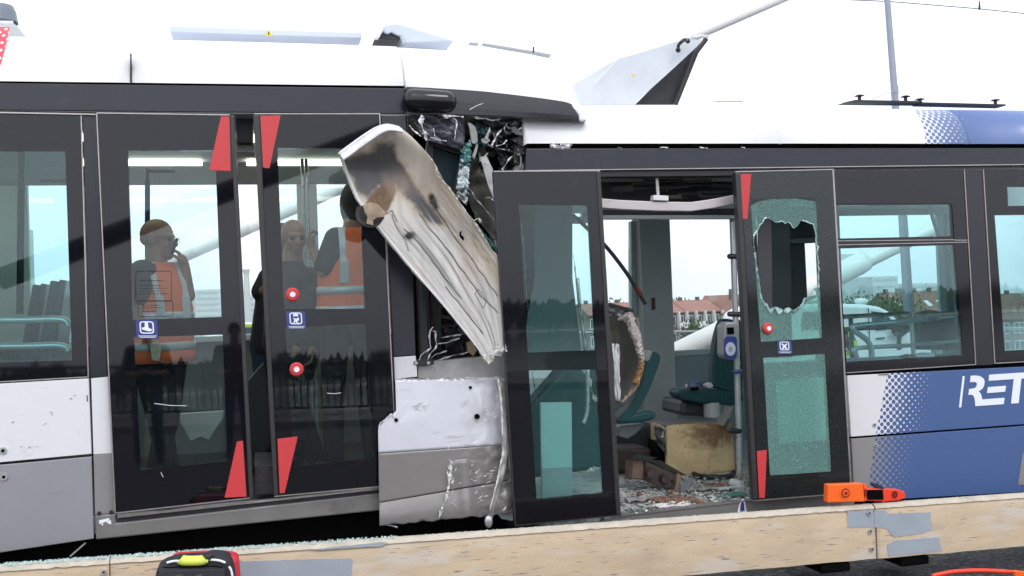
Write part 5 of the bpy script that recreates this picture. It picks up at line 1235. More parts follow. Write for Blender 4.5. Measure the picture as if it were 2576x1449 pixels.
member(TR, P(1808,1070,1.0), P(1836,1025,1.0), .12, .02, mat('grey_plastic', (.22,.22,.21), .5), 'loose_panel')
s1, s2 = padseat(TR, crv([(1556,1062),(1562,1045),(1590,1015),(1612,970),(1622,930),(1634,893),(1652,886),(1662,902),(1650,940),(1632,985),(1606,1030),(1580,1058)], 3), crv([(1556,1052),(1600,1040),(1640,1034),(1652,1046),(1640,1058),(1600,1064),(1556,1066)], 3), .75, .12, label='tilted teal seat seen from the side')
b = B(); plate(b, q(P, .74, (1622,892),(1634,880),(1644,884),(1636,905),(1628,912),(1621,905)), .11); part('headrest', b, mat('headrest_grey', (.3,.31,.31), .5), s1, bevel=.015)
b = B(); plate(b, q(P, .9, (1558,1072),(1625,1066),(1600,1092),(1580,1104),(1558,1098)), .1); part('seat_bracket', b, mat('bracket_grey', (.22,.23,.25), .4), TR, bevel=.01)
# deep interior: dark panels
b = B(); plate(b, q(P, 1.6, (1540,1085),(1660,1070),(1660,1160),(1540,1200)), .4); part('wheel_box', b, mat('dark_teal_box', (.035,.05,.052), .6), TR, bevel=.02)
b = B(); plate(b, q(P, 1.2, (1540,1130),(1640,1128),(1640,1180),(1540,1190)), .3); part('brown_box', b, brown, TR, bevel=.02)
# torn fibreglass cab shell inside the door
b = rows_surface([[(1520,790,.9),(1560,775,.9),(1596,790,.75),(1606,800,.6)], [(1520,830,1.0),(1560,830,1.0),(1600,840,.8),(1614,850,.6)], [(1520,890,1.0),(1565,890,1.0),(1600,900,.8),(1620,905,.6)], [(1520,950,1.0),(1560,960,.95),(1590,960,.8),(1606,955,.6)], [(1530,1010,.9),(1550,1015,.85),(1568,1010,.75),(1584,995,.6)]], 6, 0, P, .01, 3, 5)
fb = mat('fibre_shell', (.26,.24,.21), .7, var=.2, vscale=8)
o = part('torn_shell', b, fb, TR, 'curved torn fibreglass shell with a ragged pale edge', smooth=True); s = o.modifiers.new('s','SOLIDIFY'); s.thickness = .02
sh = o
def ragged(par, pts, y, r, m, name='ragged_edge', n=150, sp=.03):
    b = B(); path = smoothpath([P(a, c, y) for a, c in pts], 12)
    for k in range(n):
        p = random.choice(path)+Vector((random.gauss(0,sp*.5), random.gauss(0,sp), random.gauss(0,sp*.6)))
        d = Vector((random.gauss(0,1), random.gauss(0,1), random.gauss(0,1))).normalized(); rr = r*random.uniform(.3,1.2)
        M_ = Matrix.Translation(p) @ d.to_track_quat('Z','Y').to_matrix().to_4x4() @ Matrix.Diagonal((rr*.7, rr*.5, rr*1.4, 1))
        bmesh.ops.create_icosphere(b, subdivisions=1, radius=1, matrix=M_)
    for v in b.verts: v.co += Vector((nz3(v.co, 60), nz3(v.co, 61), nz3(v.co, 62)))*r*.5
    return part(name, b, m, par)
fw = mat('fibre_white', (.62,.56,.52), .9, var=.3, vscale=40, bump=.5)
ZD = lambda pts: Z(2250,1050,2.634,pts)
def edge_strip(name, outer, inner, y, m, seed, jag=3.0, label=None):
    b = B(); o_ = smoothpath([Vector((a, c, 0)) for a, c in ZD(outer)], 10); i_ = smoothpath([Vector((a, c, 0)) for a, c in ZD(inner)], 10); n_ = min(len(o_), len(i_)); rows_ = []
    for k in range(n_):
        row = []
        for j in range(5):
            t_ = j/4; p = o_[k].lerp(i_[k], t_); e = jag*(noise.noise(Vector((k*.35, j*1.3, seed)))+.6*noise.noise(Vector((k*1.1, j*2, seed+4))))
            row.append(b.verts.new(P(p.x+e, p.y+e*.5, y-.03*math.sin(t_*3.14)+.02*noise.noise(Vector((k*.6, j*.9, seed+9))))))
        rows_.append(row)
    for r1, r2 in zip(rows_, rows_[1:]):
        for k in range(4): b.faces.new((r1[k], r1[k+1], r2[k+1], r2[k]))
    o = part(name, b, m, TR, label, smooth=False); s = o.modifiers.new('s','SOLIDIFY'); s.thickness = .012; return o
edge_strip('fibre_edge', [(170,390),(290,310),(330,340),(360,440),(400,520),(415,620),(440,760),(440,790)], [(180,400),(230,400),(262,430),(290,530),(330,610),(350,680),(375,760),(385,800)], .55, fw, 2, label='frayed pale fibreglass edge')
edge_strip('fibre_edge', [(440,780),(430,870),(410,960),(370,1060),(300,1150),(225,1220)], [(385,800),(380,880),(350,970),(310,1060),(270,1120),(215,1190)], .55, mat('fibre_tan', (.50,.41,.32), .9, var=.3, vscale=30, bump=.5, dirt=(.3,.15,.06), dirtamt=.1, dscale=20), 7, 2.0)
edge_strip('fibre_edge', [(425,800),(415,870),(395,940),(360,1030)], [(395,805),(388,880),(362,950),(330,1030)], .51, mat('core_orange', (.42,.22,.08), .8, var=.4, vscale=40, dirt=(.6,.5,.4), dirtamt=.15, dscale=30), 12, 1.5, label='exposed orange core in the fibreglass edge')
crumple('torn_cap', mat('cap_grey', (.3,.3,.31), .4, var=.3), TR, P, [(1530,762),(1590,778),(1592,800),(1530,795)], .6, .06, 3, 16, 8, jag=1, seed=41)
member(TR, P(1532,765,.55), P(1592,782,.55), .02, .02, rubber, 'dark_rim')
crumple('white_panel_piece', hwhite, TR, P, [(1540,864),(1556,866),(1562,1010),(1548,1008)], .45, .03, 2, 8, 20, jag=.5, seed=44)

# --- doors of the right tram
blackm = mat('leaf_black', (.006,.006,.009), .025, spec=.5, dirt=(.02,.02,.024), dirtamt=.05, dscale=3)
DM = -.16
d3 = door(TR, P, DM, [(1242,432),(1499,430),(1550,1297),(1297,1323)], [[(1305,515),(1480,517),(1519,1240),(1350,1257)]], 'middle door leaf, black glass standing proud of the wreck', glassmat('leaf_glass', (.76,.93,.92)), blackm)
edge(d3, P, DM-.008, [(1500,430),(1511,430),(1563,1295),(1551,1297)])
for a, c in (((1242,431),(1510,429)), ((1242,432),(1297,1323)), ((1297,1323),(1563,1296))):
    b = B(); strip(b, P, DM-.006, a, c, 2.6, .03); part('edge_trim', b, frame if a[1] > 1000 or c[1] > 1000 else trim, d3)
b = B(); plate(b, q(P, DM+.001, *[(1310,888),(1500,880),(1502,930),(1314,932)]), .02); part('middle_bar', b, blackm, d3)
for pts, w_ in (([(1312,560),(1318,620),(1322,700),(1330,800),(1334,888)], 5), ([(1350,1010),(1342,960),(1338,935)], 3), ([(1442,640),(1458,760),(1478,880)], 3)):
    tear(d3, P, DM+.05, pts, w_*.5, crackedw, 'glass_edge')
b = B(); plate(b, q(P, .06, (1360,1013),(1438,1012),(1440,1250),(1364,1255)), .02); part('inner_board', b, tealboard, TR, 'pale teal board behind the middle leaf')
b = B(); plate(b, q(P, .055, (1364,1178),(1439,1175),(1440,1250),(1364,1255)), .004); part('inner_board_foot', b, wallgrey, TR)
b = B(); plate(b, q(P, .5, (1300,1060),(1440,900),(1500,960),(1516,1180),(1300,1210)), .2); part('seat_side', b, teal_seat, TR, bevel=.03)
tear(TR, P, .4, [(1464,926),(1480,950),(1490,985),(1500,1010)], 6, fibre, 'torn_edge'); tear(TR, P, .2, [(1466,1190),(1490,1180),(1518,1175)], 6, fibre, 'torn_edge')
pole([P(1478,925,.3), P(1478,1000,.3), P(1476,1040,.3), P(1467,1065,.3)], .014, steel, 'grab_rail', TR)
pole([P(1452,700,.3), P(1462,800,.3), P(1474,880,.3)], .012, steel, 'grab_rail', TR)
b = B(); plate(b, q(P, .7, (1446,545),(1482,545),(1482,560),(1446,560)), .1); part('interior_bracket', b, wallgrey, TR)
b = B(); plate(b, q(P, 1.1, (1300,500),(1440,500),(1440,700),(1465,900),(1300,900)), .05); part('cab_rear_panel', b, mat('cab_teal_grey', (.2,.27,.28), .6), TR)
# right leaf, shattered
DRR = -.10
quad = [(1864,434),(2095,428),(2141,1238),(1908,1256)]
pU = [(1888,500),(2053,498),(2068,850),(1914,860)]; pL = [(1920,900),(2075,890),(2091,1186),(1937,1196)]
hole = [(1897,610),(1901,582),(1915,565),(1930,548),(1942,552),(1952,560),(1965,556),(1975,562),(1985,560),(1997,574),(2008,566),(2014,552),(2030,556),(2044,566),(2052,590),(2056,640),(2060,690),(2056,718),(2040,742),(2026,750),(2014,768),(1998,780),(1985,775),(1970,778),(1952,774),(1938,776),(1925,764),(1915,740),(1910,700),(1902,650)]
d4 = door(TR, P, DRR, quad, [pU, pL], 'right door leaf with crazed glass and a big hole', cracked, crackedk)
up = [c for c in d4.children][0]; bpy.data.objects.remove(up)
cx_, cy_ = 1978, 665
def hit(poly, ang):
    dx, dy = math.cos(ang), math.sin(ang); best = None
    for i in range(len(poly)):
        (x1, y1), (x2, y2) = poly[i], poly[(i+1) % len(poly)]; ex, ey = x2-x1, y2-y1; den = dx*ey-dy*ex
        if abs(den) < 1e-9: continue
        t = ((x1-cx_)*ey-(y1-cy_)*ex)/den; s_ = ((x1-cx_)*dy-(y1-cy_)*dx)/den
        if t > 0 and -1e-6 <= s_ <= 1+1e-6 and (best is None or t < best): best = t
    return (cx_+dx*best, cy_+dy*best)
N_ = 200
angs = sorted([2*math.pi*i/N_ for i in range(N_)] + [math.atan2(p[1]-cy_, p[0]-cx_) % (2*math.pi) for p in pU])
out_, in_ = [], []
for i, a in enumerate(angs):
    o2 = hit(pU, a); h2 = hit(hole, a); k = 1+.035*nz3((math.cos(a)*6, math.sin(a)*6, 1))+.02*random.uniform(-1,1)
    out_.append(o2); in_.append((cx_+(h2[0]-cx_)*k, cy_+(h2[1]-cy_)*k))
b = B(); ring(b, q(P, DRR+.001, *out_), q(P, DRR+.001+.004, *in_), .006); part('door_pane', b, cracked, d4, 'crazed teal pane with a ragged hole')
rim_o = [(cx_+(x-cx_)*(1+.012+(.10+.10*max(0,(y-cy_)/110))*abs(noise.noise(Vector((i*.13,1,2))))), cy_+(y-cy_)*(1+.008+(.03+.16*max(0,(y-cy_)/110))*abs(noise.noise(Vector((i*.17,5,2)))))) for i, (x, y) in enumerate(in_)]
b = B(); ring(b, q(P, DRR-.004, *rim_o), q(P, DRR-.010, *in_), .004); part('broken_rim', b, mat('pale_aqua_rim', (.50,.70,.68), .25, spec=.8, var=.3, vscale=60, bump=.5, bscale=120), d4, 'pale aqua crumbling rim of the hole')
b = B(); plate(b, q(P, DRR+.03, *crv([(1890,512),(1905,502),(1935,491),(1975,488),(2015,491),(2040,500),(2053,512),(2052,500),(2052,494),(1888,494),(1888,502)], 2)), .01) if False else plate(b, q(P, DRR-.002, (1890,500),(2053,498),(2052,506),(2020,500),(1980,497),(1935,500),(1905,507),(1890,516)), .003); part('dark_arch', b, blackm, d4)
# fine bright cracks
for k in range(34):
    a = random.uniform(0, 6.28); i = int(a/6.283*len(angs)) % len(angs); p_, o2 = in_[i], out_[i]; k2 = random.uniform(.4,1)
    pp_ = [p_]; 
    for s_ in (.33,.66,1): pp_.append((p_[0]+(o2[0]-p_[0])*k2*s_+random.uniform(-5,5), p_[1]+(o2[1]-p_[1])*k2*s_+random.uniform(-5,5)))
    b = B(); tube(b, [P(x, y, DRR-.001) for x, y in pp_], .0008, 4); part('crack_line', b, crackedw, d4)
edge(d4, P, DRR-.008, [(1850,434),(1864,434),(1908,1257),(1896,1259)]); edge(d4, P, DRR-.004, [(2094,427),(2099,427),(2145,1238),(2140,1239)], trim, 'edge_trim')
b = B(); strip(b, P, DRR-.006, (1850,432), (2098,426), 2.4, .03); part('edge_trim', b, trim, d4); b = B(); strip(b, P, DRR-.006, (1896,1260), (2145,1240), 2.4, .03); part('edge_trim', b, trim, d4)
sticker(d4, P, DRR-.004, [(1863,438),(1890,437),(1880,550),(1869,551)], red, label='red tapering sticker at the top')
sticker(d4, P, DRR-.004, [(1904,1135),(1929,1132),(1924,1252),(1910,1253)], red, label='red tapering sticker at the bottom')
button(d4, P, DRR, 1930, 826, .034)
pict(d4, P, DRR-.003, 1955, 857, 1991, 890, [[(.36,.2),(.5,.34),(.66,.2),(.68,.3),(.58,.42),(.68,.6),(.6,.66),(.5,.52),(.38,.66),(.3,.6),(.42,.42),(.3,.3)]], 2)
# inside, seen through the hole
rp('door_post', mat('post_dark_violet', (.03,.027,.033), .35), [(1940,470),(1984,470),(1994,900),(1945,900)], .5, .2)
rp('window_frame_bar', frame, [(1988,600),(2060,596),(2060,610),(1988,614)], .55, .05); rp('window_frame_bar', rubber, [(1990,520),(2060,520),(2062,600),(1990,604)], .62, .05)
rp('window_frame_bar', rubber, [(1990,612),(2025,612),(2032,760),(1998,790)], .6, .04)
rp('inner_board', tealboard, [(1952,958),(2076,948),(2085,1105),(1962,1115)], .12, .01); rp('inner_board_seam', wallgrey, [(2003,955),(2006,955),(2014,1110),(2011,1110)], .118, .002, 0)
# interior seen through the right hand windows
def rpole(pts, y, r=.018, m=steel, name='handrail'): return pole([P(a, c, y) for a, c in pts], r, m, name, TR)
rpole([(2150,940),(2148,900),(2188,930)][0:0]+[(2194,935),(2192,880),(2180,855),(2150,833),(2146,822),(2168,818),(2300,806),(2410,795)], .35, .018, steel)
rpole([(2168,944),(2155,895),(2146,884),(2165,875),(2300,868),(2420,856)], .38, .014, steel)
rpole([(2293,812),(2296,860),(2300,920)], .36, .014, steel)
rpole([(2118,797),(2240,791),(2284,789),(2288,795),(2270,808),(2262,812)], 1.5, .018, rails); rpole([(2118,830),(2160,826),(2284,822),(2288,828),(2268,840),(2262,850),(2262,880)], 1.5, .018, rails); rpole([(2140,797),(2144,900)], 1.5, .018, rails)
rpole([(2340,512),(2345,545),(2360,590),(2385,640),(2396,700),(2400,760),(2404,820)], .9, .012, rails, 'grab_pole')
for (cxp, w_) in ((2345,70),(2398,60)):
    b = B(); plate(b, q(P, 1.5, *crv([(cxp-w_/2,880),(cxp-w_/2,800),(cxp-w_*.4,786),(cxp,780),(cxp+w_*.4,786),(cxp+w_/2,800),(cxp+w_/2,880)], 3)), .08); part('seat_back', b, mat('seat_dark', (.035,.05,.055), .6), TR, bevel=.02)
rp('window_ledge', mat('ledge_teal', (.05,.26,.27), .5), [(2105,912),(2440,893),(2440,905),(2105,925)], .06, .2)
b = B(); plate(b, q(P, .1, (2300,894),(2348,888),(2352,896),(2318,900)), .1); part('magazine', b, hwhite, TR); b = B(); plate(b, q(P, .09, (2284,898),(2302,892),(2306,900),(2286,903)), .1); part('magazine_cover', b, rust, TR)
rp('far_leg', teal_seat, [(2108,880),(2122,880),(2130,960),(2112,960)], .8, .3)

# --- things on the right tram roof
grp = mat('hatch_grey', (.50,.53,.57), .5, var=.08, vscale=3, dirt=(.55,.56,.58), dirtamt=.08)
hy = 1.35
H = thing('roof_hatch', 'raised grey roof flap with a black handle, bent up between the trams', 'roof flap', P(1700, 250, hy))
b = B(); plate(b, q(P, hy, (1440,215),(1467,198),(1560,142),(1620,125),(1700,100),(1738,90),(1784,90),(1778,98),(1700,170),(1607,252),(1600,262),(1430,262)), .02, Vector((0,1,0))); 
for v in b.verts: v.co.y += (v.co.z-2.9)*.15
part('flap_panel', b, grp, H, bevel=.003)
b = B(); plate(b, q(P, hy+.25, (1782,92),(1760,125),(1700,262),(1600,262),(1640,222),(1760,112)), .03); part('flap_underside', b, dkmetal, H, 'dark underside of the flap')
b = B(); tube(b, [P(1776,98,hy+.2), P(1752,130,hy+.2), P(1699,262,hy+.2)], .02, 8); part('flap_edge', b, rubber, H)
b = B(); tube(b, smoothpath([P(1706,126,hy+.04), P(1708,112,hy-.03), P(1722,100,hy-.03), P(1730,103,hy+.04)], 5), .013, 8); part('handle', b, blackplastic, H, smooth=True)
for (x, y) in ((1706,126),(1730,103)): b = B(); ellipsoid(b, P(x,y,hy+.03), (.02,.015,.02)); part('handle_foot', b, blackplastic, H, smooth=True)
b = B(); plate(b, q(P, hy-.015, (1586,185),(1603,188),(1594,195)), .004); part('warning_triangle', b, mat('faded_yellow', (.6,.5,.2), .4), H)
b = B(); strip(b, P, hy-.01, (1500,205), (1560,142), 1.5, .01); part('fold_line', b, hwhite, H)
b = B(); tube(b, [P(1745,95,hy), P(1765,90,hy), P(1782,92,hy)], .012, 6); part('latch', b, steel, H)
b = B(); plate(b, [P(2125,257,.5), P(2152,251,.5), P(2320,254,.5), P(2320,259,.5)], .10); plate(b, [P(2318,257,.5), P(2530,262,.5), P(2530,266,.5), P(2318,261,.5)], .10); rk = part('roof_rack', b, rubber, TR, 'dark roof tray with mushroom vents')
for (x, y) in ((2162,246),(2278,248),(2314,255),(2504,257)):
    b = B(); c_ = P(x, y, .62); tube(b, [c_+Vector((0,0,-.02)), c_+Vector((0,0,.01)), c_+Vector((0,0,.012)), c_+Vector((0,0,.02))], [.012,.012,.035,.02], 12); part('vent_cap', b, rubber, rk)
b = B(); plate(b, q(P, .5, (1800,253),(1870,254),(1870,256),(1800,255)), .02); part('roof_rail', b, postm, TR)
for px, top_ in ((1955,256),(2426,264)):
    pass

# ================================================================== BARRIER
BY = -.58
def bpt(x): # top front line of the barrier at px x
    return P(x, 1430 + (x)*(1246-1430)/2576, BY)
PRB = [(0,-.29),(0,-.04),(.010,-.012),(.025,0),(.05,.001),(.07,-.012),(.08,-.045),(.13,-.29)]
segs = [(-420,274,'concrete barrier block at the far left, behind the backpack'),(277,2199,'long concrete barrier block in the middle, scuffed with blue paint patches'),(2203,3300,'concrete barrier block at the right end, with two blue grey paint patches')]
for x0_, x1_, lab in segs:
    a_, c_ = bpt(x0_), bpt(x1_); t = thing('barrier_block', lab, 'barrier', (a_+c_)/2-Vector((0,-.14,.33)), group='concrete barrier blocks along the tram')
    b = B(); n_ = 120; rows_ = []
    for i in range(n_+1):
        s_ = i/n_; p = a_.lerp(c_, s_); 
        rows_.append([b.verts.new(p+Vector((0, y_+.0012*nz3((p.x*6, z_*9, y_*9)), z_+.004*nz3((p.x*7, z_*5, 3))))) for y_, z_ in PRB])
    for r1, r2 in zip(rows_, rows_[1:]):
        for k in range(len(PRB)-1): b.faces.new((r1[k], r1[k+1], r2[k+1], r2[k])).smooth = True
    for r in (rows_[0], rows_[-1]): b.faces.new(r)
    part('block', b, concrete, t, bevel=0)
    b = B(); rows_ = []
    for i in range(n_+1):
        p = a_.lerp(c_, i/n_); j = .006*nz3((p.x*25, 0, 1))
        rows_.append([b.verts.new(p+Vector((0, yy, zz_+.0035))) for yy, zz_ in ((.003,-.012+j-.006),(.010,-.008),(.025,.002),(.05,.003))])
    for r1, r2 in zip(rows_, rows_[1:]):
        for k in range(3): b.faces.new((r1[k], r1[k+1], r2[k+1], r2[k]))
    for v in b.verts: v.co.y -= .004
    part('worn_top', b, conctop, t, smooth=True)
    for fx_ in ([330,1200,2100] if x0_ == 277 else ([2300,2900] if x0_ > 2000 else [-200,200])):
        p = bpt(fx_); b = B(); box(b, p.x-.09, p.x+.09, BY+.01, BY+.3, p.z-.35, p.z-.30); part('foot', b, gap, t, bevel=.01)
    def bp(name, m, pts, dy=-.0025, par=t): 
        b = B(); plate(b, [P(x, y, BY+dy) for x, y in pts], .004); return part(name, b, m, par)
    def rough_poly(pts, amp=2.0, step=9):
        out = []
        for a2, c2 in zip(pts, pts[1:]+pts[:1]):
            n2 = max(1, int(math.hypot(c2[0]-a2[0], c2[1]-a2[1])/step))
            for k in range(n2): x, y = interp(a2, c2, k/n2); out.append((x+random.uniform(-amp,amp), y+random.uniform(-amp,amp)*.8))
        return out
    zq = lambda pts: Z(2840,1080,1.342,pts)
    if x0_ == 277:
        bp('paint_patch', patch, rough_poly([(606,1412),(880,1404),(887,1412),(885,1460),(600,1470)], 1.2))
        bp('paint_patch', patch, rough_poly([(780,1383),(960,1364),(975,1366),(960,1374),(800,1384)], .8), -.006)
        bp('paint_patch', patch, rough_poly(zq([(452,1125),(582,1115),(592,1205),(455,1205)]), 1))
        for (x, y) in ((2188,1291),(2191,1337),(2195,1382),(261,1440)):
            b = B(); disc(b, P(x,y,BY-.012), Vector((0,1,0)), .013, .012, 16); sc2 = part('bolt', b, steel if y != 1291 else patch, t); b = B(); disc(b, P(x,y,BY-.014), Vector((0,1,0)), .005, .01, 8); part('bolt_socket', b, gap, sc2)
    elif x0_ > 2000:
        bp('paint_patch', patch, rough_poly(zq([(588,1120),(645,1118),(650,1135),(870,1128),(880,1215),(830,1235),(690,1255),(650,1210),(594,1205)]), 1.2))
        bp('paint_patch', patch, rough_poly(zq([(655,1290),(690,1272),(915,1255),(930,1325),(660,1352)]), 1.2))
# crumbs of glass on the barrier top
b = B()
for k in range(3000):
    x = random.choice([random.uniform(-100,1000), random.uniform(-100,1300), random.uniform(0,700)]) if k % 6 else random.uniform(1300,2500); p = bpt(x)+Vector((0, random.uniform(.015,.065), random.uniform(.003,.010 if x < 1000 else .005))); s_ = random.uniform(.0012,.0038)*(1 if x < 1000 else .7)
    M_ = Matrix.Translation(p) @ Matrix.Rotation(random.uniform(0,3), 4, Vector((random.random(), random.random(), random.random()+.1))) @ Matrix.Diagonal((s_, s_*random.uniform(.5,1), s_*.7, 1))
    bmesh.ops.create_cube(b, size=2, matrix=M_)
solo('glass_crumbs', b, mat('glass_crumb', (.5,.62,.6), .12, spec=.8, var=.25, vscale=60), 'crumbs of shattered glass strewn along the barrier top', 'broken glass', kind='stuff')

# ================================================================== THINGS ON THE BARRIER
def ztop(px): return bpt(px).z+.004
pA = P(2083,1266,BY+.03); pB = P(2181,1262,BY+.03); zA = P(2083,1217,BY+.06).z
t = thing('rescue_block', 'bright orange plastic block with round sockets, left of the two on the barrier', 'rescue block', (pA+pB)/2)
f4 = [(2083,1219),(2172,1216),(2176,1262),(2082,1265)]; b = B(); plate(b, q(P, BY+.01, *f4), .045)
b2 = [(2172,1216),(2181,1219),(2183,1260),(2176,1262)]
part('body', b, orange, t, bevel=.006)
b = B(); plate(b, [P(2173,1217,BY+.012), P(2181,1219,BY+.03), P(2183,1259,BY+.03), P(2177,1261,BY+.012)], .02); part('end_face', b, orange, t, bevel=.003)
c_ = P(2126,1240,BY+.01); b = B(); tube(b, [c_+Vector((0,.0,0)), c_+Vector((0,-.004,0))], .033, 24); s_ = part('socket_ring', b, orange, t)
b = B(); tube(b, [c_+Vector((0,.0,0)), c_+Vector((0,-.0055,0))], .026, 24); s_ = part('socket_groove', b, darkred, t)
b = B(); tube(b, [c_, c_+Vector((0,-.008,0))], .018, 20); part('socket_boss', b, orange, s_); b = B(); tube(b, [c_, c_+Vector((0,-.0105,0))], .010, 16); part('socket_hole', b, darkred, s_)
b = B(); plate(b, q(P, BY+.008, *[(2178+3.2*math.cos(a*.52), 1240+10*math.sin(a*.52)) for a in range(12)]), .01); part('end_socket', b, darkred, t)
t = thing('rescue_block', 'flat red orange block with a black pad, right of the bright orange block', 'rescue block', P(2230,1262,BY+.12))
b = B(); plate(b, q(P, BY+.02, (2178,1229),(2226,1229),(2262,1232),(2276,1237),(2279,1252),(2264,1259),(2226,1262),(2180,1260)), .045); part('body', b, orangered, t, bevel=.006)
b = B(); plate(b, q(P, BY+.014, (2182,1233),(2221,1232),(2223,1257),(2183,1257)), .006); part('black_pad', b, gap, t)
b = B(); plate(b, q(P, BY+.02, (2198,1218),(2204,1216),(2226,1227),(2222,1231),(2210,1229),(2198,1223)), .03); part('strap', b, mat('navy_strap', (.02,.02,.05), .7), t)
b = B(); ring(b, q(P, BY+.012, *[(2252+6.4*math.cos(a*.314), 1244+9.5*math.sin(a*.314)) for a in range(20)]), q(P, BY+.012, *[(2252+4.6*math.cos(a*.314), 1244+7*math.sin(a*.314)) for a in range(20)]), .008); plate(b, q(P, BY+.012, (2250,1239),(2254,1239),(2253,1243),(2256,1246),(2251,1250),(2248,1246)), .008); part('round_emblem', b, darkred, t)

# backpack in front of the barrier
t = thing('backpack', 'black and red rescue backpack with a yellow handle standing in front of the barrier', 'backpack', P(495,1530,-1.0))
zb = lambda pts: [(a_+1, c_+9) for a_, c_ in Z(500,2000,5.152,pts)]; BYb = -1.02
b = B(); plate(b, q(P, BYb+.07, *crv(zb([(700,470),(800,400),(1000,385),(1500,360),(1800,370),(1980,410),(2025,520),(2050,824),(2070,1500),(600,1500),(620,600)]), 3)), .12); part('red_back', b, mat('bag_red', (.6,.03,.05), .6, bump=.2, bscale=30), t, bevel=.02)
b = B(); plate(b, q(P, BYb, *crv(zb([(410,824),(425,700),(480,600),(620,520),(780,470),(950,440),(1350,420),(1480,375),(1700,385),(1850,440),(1920,560),(1960,824),(1970,1500),(400,1500)]), 3)), .14); part('bag_body', b, mat('bag_black', (.022,.022,.027), .75, var=.2, vscale=9, bump=.5, bscale=14), t, bevel=.02)
b = B(); plate(b, q(P, BYb-.03, *crv(zb([(470,824),(490,690),(560,605),(700,590),(1100,590),(1500,580),(1720,600),(1760,700),(1770,824),(1780,1500),(460,1500)]), 3)), .04); part('front_pocket', b, mat('bag_black2', (.03,.03,.036), .7, var=.2, vscale=9, bump=.6, bscale=12), t, bevel=.015)
b = B(); tube(b, smoothpath([P(*p, BYb-.035) for p in zb([(560,590),(900,582),(1500,570),(1720,590)])], 4), .003, 6); part('zip', b, gap, t)
hl = [P(*p, BYb-.02) for p in zb([(905,425),(960,455),(1140,462),(1320,450),(1370,420)])]
b = B(); tube(b, smoothpath(hl, 6), [.021]*25, 14); part('handle_sleeve', b, mat('handle_yellow', (.72,.82,.12), .4), t, smooth=True)
b = B(); tube(b, smoothpath([P(*p, BYb+.01) for p in zb([(880,400),(930,370),(980,385)])], 4), .008, 8); tube(b, smoothpath([P(*p, BYb+.0) for p in zb([(1370,410),(1440,370),(1500,355),(1440,430)])], 4), .012, 8); part('handle_strap', b, rubber, t)
for pts in ([(640,500),(760,470),(890,465)], [(1410,450),(1460,440),(1640,455),(1770,500)], [(1840,575),(1880,640),(1905,760),(1915,900)]):
    b = B(); tube(b, smoothpath([P(*p, BYb-.004) for p in zb(pts)], 5), .0055, 6); part('reflective_piping', b, whitedec, t, smooth=True)
for x in (800, 1180):
    b = B(); plate(b, q(P, BYb-.045, *zb([(x,745),(x+150,725),(x+180,1000),(x-60,1000)])), .01); part('front_strap', b, mat('strap_grey', (.05,.05,.055), .7), t, bevel=.003)
# orange hose on the road
b = B(); hp = [(2345,1449),(2370,1443),(2410,1437),(2470,1435),(2530,1438),(2576,1442),(2640,1452)]
tube(b, smoothpath([P(x, y, -.95) for x, y in hp], 5), .011, 8); t = thing('hose', 'orange rescue hose lying on the road at the lower right corner', 'hose', P(2450,1436,-.95)); part('hose_line', b, orangered, t, smooth=True)
b = B()
for k in range(4): tube(b, [P(2554+k*6,1436+k,-.99), P(2556+k*6,1448+k,-.99)], .013, 8)
part('coil_grip', b, orange, t)

def foamstain():
    m = mat('scorched_foam', (.62,.47,.27), .85, var=.14, vscale=8, bump=.35, bscale=60); n = m.node_tree; bs = n.nodes['Principled BSDF']
    at = n.nodes.new('ShaderNodeTexCoord'); sp = n.nodes.new('ShaderNodeVectorMath'); sp.operation = 'DISTANCE'
    fl_ = n.nodes.new('ShaderNodeVectorMath'); fl_.operation = 'MULTIPLY'; fl_.inputs[1].default_value = (1,0,1); n.links.new(at.outputs['Generated'], fl_.inputs[0]); n.links.new(fl_.outputs[0], sp.inputs[0]); sp.inputs[1].default_value = (.72,0,.86)
    nz = n.nodes.new('ShaderNodeTexNoise'); nz.inputs['Scale'].default_value = 5; n.links.new(at.outputs['Generated'], nz.inputs[0])
    ad = n.nodes.new('ShaderNodeMath'); ad.operation = 'MULTIPLY_ADD'; ad.inputs[1].default_value = .7; n.links.new(nz.outputs[0], ad.inputs[0]); n.links.new(sp.outputs['Value'], ad.inputs[2])
    mr = n.nodes.new('ShaderNodeMapRange'); mr.inputs[1].default_value = .5; mr.inputs[2].default_value = .85; mr.inputs[3].default_value = .85; mr.inputs[4].default_value = 0; n.links.new(ad.outputs[0], mr.inputs[0])
    mx = n.nodes.new('ShaderNodeMixRGB'); n.links.new(mr.outputs[0], mx.inputs[0]); n.links.new(bs.inputs['Base Color'].links[0].from_socket, mx.inputs[1]); mx.inputs[2].default_value = (.13,.065,.025,1); n.links.new(mx.outputs[0], bs.inputs['Base Color'])
    scratch(m, (.12,.06,.02), 40, (1,1,1), .66, .7, .8); return m
# ================================================================== DEBRIS IN THE DOORWAY
def floorpt(px, py): return G(px, py, FR)
t = thing('foam_block', 'yellowish scorched foam block with a grey top on the tram floor', 'foam block', floorpt(1760,1195))
y_f = floorpt(1750,1192).y
b = B(); fr_ = [(1673,1073),(1700,1068),(1825,1063),(1833,1070),(1842,1180),(1835,1190),(1690,1200),(1676,1190)]
b = B(); grid(b, lambda u, v: P(1674+160*u+8*v*1.0*(u), 1072-9*u+(125-6*u)*v, y_f+.012*nz3((u*5,v*4,1))+.015*(1-min(1,6*min(u,1-u,v,1-v)))), 24, 18); FS = foamstain(); o = part('foam_face', b, FS, t, smooth=True); s = o.modifiers.new('s','SOLIDIFY'); s.thickness = .04; s.offset = -1
b = B(); plate(b, q(P, y_f+.03, *fr_), .28); part('foam_body', b, FS, t, bevel=.01)
zt_ = P(1750,1068,y_f).z
